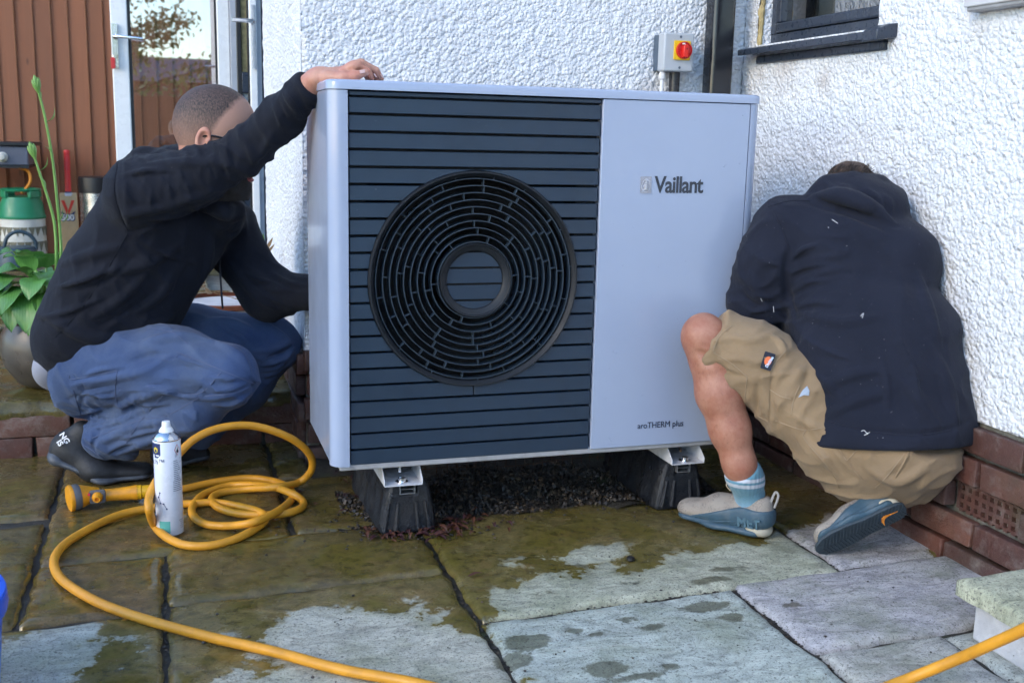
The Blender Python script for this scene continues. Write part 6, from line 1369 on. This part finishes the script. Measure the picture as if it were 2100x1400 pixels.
M_hosta = mat_leaf('hosta_leaf', (.055, .16, .03), (.10, .25, .055)); M_stalk = mat_leaf('hosta_stalk', (.12, .26, .05), (.18, .34, .08), .1)
pc_ = V(-.725, 1.165, ZP); hosta = empty('potted_hosta', pc_, 'leafy green hosta with two tall flower stalks in a round grey pot', 'plant')
mb = MB(); mb.lathe([(.075, .0), (.10, .015), (.137, .07), (.148, .12), (.140, .17), (.118, .205), (.122, .213), (.115, .217), (.105, .20)], pc_, n=40, cap1=False); mb.build('pot', M_pot, hosta, smooth=True)
mb = MB(); mb.lathe([(.108, .19), (.05, .20), (0, .205)], pc_, n=24, cap0=False, cap1=False); mb.build('compost', M_soil, hosta)
def hosta_leaf(root, tip, w, droop, name='leaf', mat=None, parent=hosta, side=None):
    root, tip = V(*root), V(*tip); d = tip-root; L = np.linalg.norm(d); f = d/L; s = nrm(np.cross(f, V(0, 0, 1)) if side is None else side); up = np.cross(s, f); vs = []; n = 12; m_ = 6
    for i in range(n+1):
        u = i/n; prof = (math.sin(PI*u**.72))**.75*(1-.15*u) if 0 < u < 1 else 0
        c = root+d*u+up*(L*.22*math.sin(PI*u*.9))-V(0, 0, 1)*droop*u*u*L
        for j in range(-m_, m_+1):
            k = j/m_; fold_ = .22*abs(k)**1.4*w*prof; wav = .06*w*math.sin(u*11+k*3)*abs(k)
            vs.append(c+s*k*w*prof+up*(fold_+wav)-up*.010*math.cos(k*14)*w*prof*4*.12)
    c_ = 2*m_+1; mb = MB(); mb.add(vs, [(i*c_+j, i*c_+j+1, (i+1)*c_+j+1, (i+1)*c_+j) for i in range(n) for j in range(c_-1)])
    return mb.build(name, mat or M_hosta, parent, smooth=True, fix=False)
rh = random.Random(5); base = pc_+V(0, 0, .20)
px_leaves = [((60, 560), (2, 520), 1.05, .062), ((70, 545), (30, 512), 1.20, .055), ((95, 550), (120, 515), 1.15, .05), ((70, 575), (-20, 560), 1.1, .07), ((60, 590), (5, 640), 1.02, .062), ((75, 600), (55, 672), 1.0, .055), ((90, 600), (100, 665), 1.0, .045), ((50, 570), (-10, 600), 1.06, .055), ((85, 570), (60, 610), .98, .045), ((80, 560), (110, 590), 1.02, .05), ((65, 555), (75, 525), 1.1, .05), ((40, 600), (25, 670), 1.06, .05), ((95, 620), (68, 690), 1.04, .045), ((100, 580), (130, 560), 1.15, .05), ((55, 540), (-5, 515), 1.25, .06), ((45, 590), (-30, 640), 1.15, .06)]
for (a_, b_, Y, w_) in px_leaves:
    r0, t0_ = onY(*a_, Y+.06), onY(*b_, Y); mb = MB(); mb.tube(spline([base+V(rh.uniform(-.03, .03), rh.uniform(-.03, .03), 0), (base+r0)/2+V(0, 0, .03), r0], 4), [.005]*8+[.0035], 6); 
    st = mb.build('leaf_stem', M_stalk, hosta, smooth=True); hosta_leaf(r0, t0_, w_, .18, parent=st)
for k in range(14):
    a_ = rh.uniform(0, 2*PI); L = rh.uniform(.10, .2); r0 = base+V(math.cos(a_)*.07, math.sin(a_)*.07, rh.uniform(.06, .16)); t0_ = r0+V(math.cos(a_)*L, math.sin(a_)*L, rh.uniform(-.06, .03))
    hosta_leaf(r0, t0_, rh.uniform(.04, .06), .25)
for pts_ in ([(124, 540), (124, 490), (119, 430), (108, 330), (92, 240), (78, 185)], [(116, 540), (114, 480), (108, 440), (93, 390), (78, 345), (70, 320)]):
    q = [onY(x, y, 1.12) for x, y in pts_]; q = [base+V(.02, 0, 0)]+q; mb = MB(); sp_ = spline(q, 7); mb.tube(sp_, list(np.linspace(.0055, .0034, len(sp_))), 8); st = mb.build('flower_stalk', M_stalk, hosta, smooth=True)
    tipd = nrm(q[-1]-q[-2]); top = q[-1]
    for (dx, L, sp) in ((0, .045, .0), (.010, .038, .5), (-.010, .034, -.6)):
        mb = MB(); dd = nrm(tipd+V(sp*.5, -.1, 0)); mb.tube([top-tipd*.01, top+dd*L*.4, top+dd*L*.8, top+dd*L], [.003, .0085, .006, .0008], 8); mb.build('bud', M_stalk, st, smooth=True)
    for i, (f_, sg) in enumerate(((.45, 1), (.68, -1), (.82, 1), (.93, -1))):
        p = sp_[int(f_*(len(sp_)-1))]; dd = nrm(V(sg*.45, -.1, .85)); hosta_leaf(p, p+dd*.05, .007, 0, 'bract', M_stalk, st, side=V(.3, 1, 0))
# ------------------------------------------------------------------ white tub with withered plant behind the crouching person
tb = empty('planter_tub', (-.17, 1.42, ZP), 'white tub with rusty rim holding a withered leafy plant by the wall', 'planter'); tc_ = V(-.165, 1.42, ZP)
M_tub = simple('chalky_white_tub', (.52, .50, .50), .7, var=.15, vscale=14, dirt=.5, dirtcol=(.25, .2, .16)); M_rust = simple('rusty_rim', (.19, .055, .025), .75, var=.3, vscale=30)
mb = MB(); mb.lathe([(.145, 0), (.165, .21)], tc_, n=36); mb.build('tub', M_tub, tb, smooth=True)
for z in (.205, .145): mb = MB(); mb.lathe([(.166 if z > .2 else .161, z), (.174 if z > .2 else .165, z+.004), (.174 if z > .2 else .165, z+.018), (.163, z+.02)], tc_, n=36, cap0=False, cap1=False); mb.build('rim', M_rust, tb, smooth=True)
M_dry = simple('dry_straw_leaf', (.34, .22, .11), .7, var=.3, vscale=40); M_green2 = mat_leaf('fresh_blade', (.10, .22, .03), (.17, .30, .06))
for (a_, b_, w_, mt) in (((520, 520), (512, 432), .014, M_dry), ((528, 520), (538, 470), .012, M_green2), ((520, 515), (521, 455), .012, M_green2), ((530, 520), (558, 478), .012, M_dry), ((528, 525), (562, 492), .013, M_dry), ((540, 530), (560, 520), .012, M_dry), ((515, 530), (545, 500), .010, M_green2), ((430, 600), (420, 585), .01, M_dry), ((505, 530), (495, 470), .011, M_dry)):
    r0, t0_ = onY(*a_, 1.40), onY(*b_, 1.38); hosta_leaf(tc_+V(.09, 0, .2), r0, .005, 0, 'leaf_blade', mt, tb, V(1, .3, 0)); hosta_leaf(r0-(t0_-r0)*.2, t0_, w_, .1, 'leaf_blade', mt, tb, V(1, .2, .1))
# ------------------------------------------------------------------ things along the fence
M_green = simple('green_gas_plastic', (.015, .19, .085), .4, var=.08); M_cream2 = simple('cream_plastic_shell', (.60, .59, .53), .5, dirt=.2); M_slot = simple('dull_olive_steel', (.16, .15, .10), .6)
gc = V(*onY(45, 430, 4.65)); gc[2] = ZP; gas = empty('gas_cylinder', gc, 'green and cream gas cylinder with cut-out shell in front of the fence', 'gas cylinder'); Hs = onY(45, 447, 4.65)[2]-ZP; Ht = onY(45, 386, 4.65)[2]-ZP; Rg = .128
mb = MB(); mb.lathe([(Rg*.92, 0), (Rg*.98, .03), (Rg, Hs*.5), (Rg, Hs)], gc, n=40); mb.build('shell', M_cream2, gas, smooth=True)
mb = MB(); mb.lathe([(Rg+.004, Hs), (Rg+.006, Hs+.012), (Rg, Hs+.02), (Rg*.93, Hs+(Ht-Hs)*.5), (Rg*.80, Ht-.05), (Rg*.45, Ht-.045), (Rg*.2, Ht-.045)], gc, n=40); mb.build('collar', M_green, gas, smooth=True)
mb = MB(); mb.lathe([(Rg*.62, Ht-.014), (Rg*.86, Ht-.016), (Rg*.90, Ht-.006), (Rg*.84, Ht), (Rg*.66, Ht), (Rg*.60, Ht-.006)], gc, n=36, cap0=False, cap1=False)
hndl = mb.build('carry_ring', M_green, gas, smooth=True)
for a_ in (-150, -40, 30, 140): 
    q = math.radians(a_); u_ = V(math.cos(q), math.sin(q), 0); mb = MB(); mb.obox(gc+u_*Rg*.76+V(0, 0, Ht-.033), u_, np.cross(V(0, 0, 1), u_), (0, 0, 1), .014, .035, .022); mb.build('ring_post', M_green, gas, bevel=.006)
for k in range(12):
    for row, (zz, hh) in enumerate(((Hs-.075, .055), (Hs-.165, .06))):
        a_ = -PI/2+(k-5.5)*.33+(.16 if row else 0); 
        tri = [(-.022, hh/2), (.02, hh/2), (.004 if k % 2 else -.008, -hh/2)]; u_ = V(math.cos(a_), math.sin(a_), 0); mb = MB(); mb.prism(tri, gc+u_*(Rg*.999)+V(0, 0, zz), np.cross(V(0, 0, 1), u_), (0, 0, 1), u_*.003); mb.build('cut_out', M_slot, gas)
bq = empty('barbecue', (-1.5, 4.75, ZP), 'dark grey barbecue control box with pale knob at the left edge', 'barbecue'); M_bbq = simple('slate_grey_enamel', (.10, .11, .15), .35, var=.08); M_blk = simple('black_enamel', (.012, .012, .014), .4)
q0, q1 = onY(-160, 296, 4.62), onY(59, 340, 4.62); mb = MB(); mb.box((q0[0], 4.62, q1[2]), (q1[0], 5.0, q0[2])); mb.build('control_box', M_bbq, bq, bevel=.008)
mb = MB(); mb.box((q0[0], 4.60, q0[2]+.001), (q1[0]+.035, 5.05, q0[2]+.022)); mb.build('worktop', M_blk, bq, bevel=.004)
mb = MB(); mb.box((q0[0], 4.63, q1[2]-.016), (q1[0], 5.0, q1[2]-.001)); mb.build('under_rail', M_blk, bq)
kp = onY(5, 322, 4.62); mb = MB(); mb.lathe([(.030, 0), (.030, .010), (.024, .014), (.018, .040), (.015, .042)], kp, (0, -1, 0), 28); mb.build('knob', M_cream2, bq, smooth=True)
mb = MB(); mb.box((q0[0]+.02, 4.66, ZP), (q0[0]+.06, 4.95, q1[2]-.016)); mb.box((q0[0]+.3, 4.9, ZP), (q0[0]+.34, 4.95, q1[2]-.016)); mb.build('leg', M_blk, bq)
ho = MB(); ho.tube(spline([onY(38, 343, 4.7), onY(58, 352, 4.68), onY(62, 372, 4.66), onY(52, 388, 4.65), onY(44, 396, 4.65)], 6), .009, 8); tag(ho.build('gas_hose', simple('orange_gas_hose', (.62, .22, .01), .45), smooth=True), 'short orange gas hose curving down to the green cylinder', 'gas hose')
bt = empty('cricket_bat', onY(140, 560, 5.05), 'cricket bat with red grip leaning against the brown fence', 'cricket bat'); M_willow = simple('willow', (.56, .40, .22), .5, var=.12, vscale=20)
bp = lambda x, y: onY(x, y, 5.06); w0 = .053; p_top, p_sh, p_bot = bp(136.5, 308), bp(140, 394), bp(139, 600); ax_ = nrm(p_top-p_sh); p_bot[0] = p_sh[0]-.004
mb = MB(); mb.lathe([(.0185, 0), (.0185, .23), (.0165, .24), (.0185, .245), (.0185, .262), (.015, .268)], p_sh, ax_, 20); mb.build('grip', simple('red_rubber_grip', (.62, .035, .035), .45), bt, smooth=True)
mb = MB(); mb.lathe([(.0195, -.012), (.0195, .004)], p_sh, ax_, 18); mb.build('grip_base', M_navy, bt)
mb = MB(); mb.box((p_sh[0]-w0, 5.04, ZP+.01), (p_sh[0]+w0, 5.075, p_sh[2]-.004)); blade = mb.build('blade', M_willow, bt, bevel=.010, seg=3)
vpt = lambda x, y: (onY(x, y, 5.038)[0], 5.0375, onY(x, y, 5.038)[2])
def flat(name, pts, mat): mb = MB(); mb.add([vpt(*p) for p in pts], [tuple(range(len(pts)))]); return mb.build(name, mat, blade, fix=False)
flat('red_letter', [(125, 411), (132, 411), (140, 431), (146, 411), (153, 411), (142, 439), (137, 439)], simple('red_sticker', (.66, .04, .02), .45)); flat('navy_band', [(126, 433), (136, 440), (144, 440), (154, 433), (153, 439), (126, 439)], M_navy); flat('crest_band', [(131, 396), (149, 396), (146, 402), (134, 402)], simple('pale_sticker', (.55, .56, .62), .5))
text_mesh('blade_lettering', '500', .052, onY(126, 451.5, 5.038), (1, 0, 0), (0, 0, 1), simple('white_sticker', (.75, .74, .70), .5), blade, bold=.002, xs=1.0); text_mesh('blade_lettering', '500', .052, onY(126.8, 452.3, 5.0392), (1, 0, 0), (0, 0, 1), M_navy, blade, bold=.005, xs=1.0)
bn = empty('bin', onY(192, 470, 4.75), 'steel bin with black lid standing against the fence', 'bin'); nb = V(*onY(200, 400, 4.8)); nb[2] = ZP; zt_ = onY(195, 372, 4.8)[2]-ZP
mb = MB(); mb.lathe([(.105, 0), (.105, zt_-.07)], nb, n=32); mb.build('drum', simple('brushed_steel', (.55, .55, .55), .25, .9), bn, smooth=True)
mb = MB(); mb.lathe([(.109, zt_-.07), (.111, zt_-.03), (.109, zt_+.025), (.10, zt_+.03), (0, zt_+.034)], nb, n=32, cap1=False); mb.build('lid', M_blk, bn, smooth=True)
wc = V(*onY(35, 540, 4.3)); wc[2] = ZP; can2 = empty('watering_can', wc, 'dark teal plastic watering can with arched handle behind the hosta', 'watering can'); M_wc = simple('dark_teal_plastic', (.018, .045, .065), .45); zr = onY(35, 506, 4.3)[2]-ZP
mb = MB(); mb.lathe([(.10, 0), (.115, .02), (.11, zr-.02), (.095, zr)], wc, n=30); mb.build('body', M_wc, can2, smooth=True)
mb = MB(); mb.tube(spline([onY(8, 508, 4.3), onY(15, 486, 4.3), onY(35, 475, 4.3), onY(58, 480, 4.3), onY(72, 495, 4.3), onY(74, 512, 4.3)], 6), .011, 10); mb.build('handle', M_wc, can2, smooth=True)
mb = MB(); mb.tube([wc+V(-.09, 0, .05), wc+V(-.22, 0, .15), wc+V(-.30, 0, zr)], [.022, .014, .012], 10); mb.build('spout', M_wc, can2, smooth=True)
# ------------------------------------------------------------------ the garden behind the viewer, seen mirrored in the door glass and the glossy panels
gf = empty('garden_fence', (-1, -9.2, 0), 'brown board fence across the garden, mirrored in the glass door', 'fence')
rl = MB(); rl.box((-6, -9.27, .3), (4, -9.2, .38)); rl.build('rail', M_fence, gf); rl = MB(); rl.box((-6, -9.27, 1.2), (4, -9.2, 1.28)); rl.build('rail', M_fence, gf)
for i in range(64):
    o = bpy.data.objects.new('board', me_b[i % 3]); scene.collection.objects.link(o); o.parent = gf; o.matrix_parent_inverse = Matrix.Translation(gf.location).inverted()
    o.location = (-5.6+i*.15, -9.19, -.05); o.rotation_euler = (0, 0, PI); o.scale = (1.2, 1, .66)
M_tree = mat_leaf('tree_leaf', (.05, .08, .02), (.09, .12, .03), .3); M_hedge = mat_leaf('hedge_leaf', (.07, .11, .02), (.15, .17, .04), .3); M_bark = simple('bark', (.07, .05, .035), .9, var=.3)
def leaves(n, fn, s0, s1, seed):
    r = np.random.default_rng(seed); mb = MB()
    for i in range(n):
        c = fn(r); a, b = r.normal(0, 1, 3), r.normal(0, 1, 3); a = nrm(a); b = nrm(np.cross(a, b)); s = r.uniform(s0, s1)
        mb.add([c-a*s, c+b*s*.5, c+a*s, c-b*s*.5], [(0, 1, 2, 3)])
    return mb
def tree(loc, H, R_, n, label, seed, mat):
    e = empty('garden_tree', loc, label, 'tree'); loc = V(*loc); r = random.Random(seed)
    mb = MB(); mb.tube([loc, loc+V(.1, 0, H*.5), loc+V(0, 0, H*.92)], [.16, .11, .03], 8); br_ends = []
    tk = mb.build('trunk', M_bark, e, smooth=True)
    for k in range(16):
        z = H*(.25+.65*k/16); a = k*2.4; L = R_*(1.1-.7*k/16); p0 = loc+V(0, 0, z); p1 = p0+V(math.cos(a)*L, math.sin(a)*L, L*.35); br_ends.append((p0, p1)); mb = MB(); mb.tube([p0, (p0+p1)/2+V(0, 0, .1), p1], [.04, .025, .01], 5); mb.build('limb', M_bark, tk, smooth=True)
    def fn(rg):
        p0, p1 = br_ends[rg.integers(0, len(br_ends))]; t_ = rg.uniform(.35, 1.1); return p0+(p1-p0)*t_+rg.normal(0, .22*R_/1.6, 3)*np.array([1, 1, .7])
    leaves(n, fn, .05, .11, seed).build('crown', mat, e, fix=False)
tree((-1.55, -20, -.1), 7.5, 2.2, 5200, 'tall garden tree mirrored in the glass door', 3, M_tree)
tree((6.5, -24, -.1), 9, 3.2, 4200, 'broad garden tree far behind the terrace on the right', 5, M_tree)
hg = leaves(5200, lambda r: np.array([r.uniform(-6, 4.5), -10.6+r.normal(0, .35), abs(r.normal(0, .8))+.3+.35*math.sin(r.uniform(0, 6))]), .04, .09, 8)
tag(hg.build('hedge', M_hedge, fix=False), 'yellow green hedge standing behind the garden fence', 'hedge', kind='stuff')
nh = empty('neighbour_house', (3, -52, 0), 'distant house roofline with chimney pots, mirrored in the glass door', 'house'); M_roof = simple('slate_roof', (.10, .09, .10), .7); M_nbrick = simple('far_brick', (.20, .09, .06), .9)
mb = MB(); mb.box((-3.2, -58, -.1), (14, -52, 3.6)); mb.build('wall', M_nbrick, nh); mb = MB(); mb.prism([(-.4, 3.55), (6.4, 3.55), (3, 5.0)], (-3.5, -52, 0), (0, -1, 0), (0, 0, 1), (17.8, 0, 0)); rf = mb.build('roof', M_roof, nh)
for cx in (-2.2, 5.5): 
    mb = MB(); mb.box((cx-.5, -55.4, 4.6), (cx+.5, -54.6, 5.7)); ch = mb.build('chimney', M_nbrick, rf)
    for k in (-.3, 0, .3): mb = MB(); mb.lathe([(.12, 0), (.10, .5)], (cx+k, -55, 5.7), n=10); mb.build('chimney_pot', M_nbrick, nh, smooth=True)
lw = MB(); lw.add([(-30, -51, -.13), (30, -51, -.13), (30, -9.3, -.13), (-30, -9.3, -.13)], [(0, 1, 2, 3)]); tag(lw.build('lawn', simple('lawn_grass', (.06, .10, .025), .9, var=.3, vscale=3)), kind='structure')
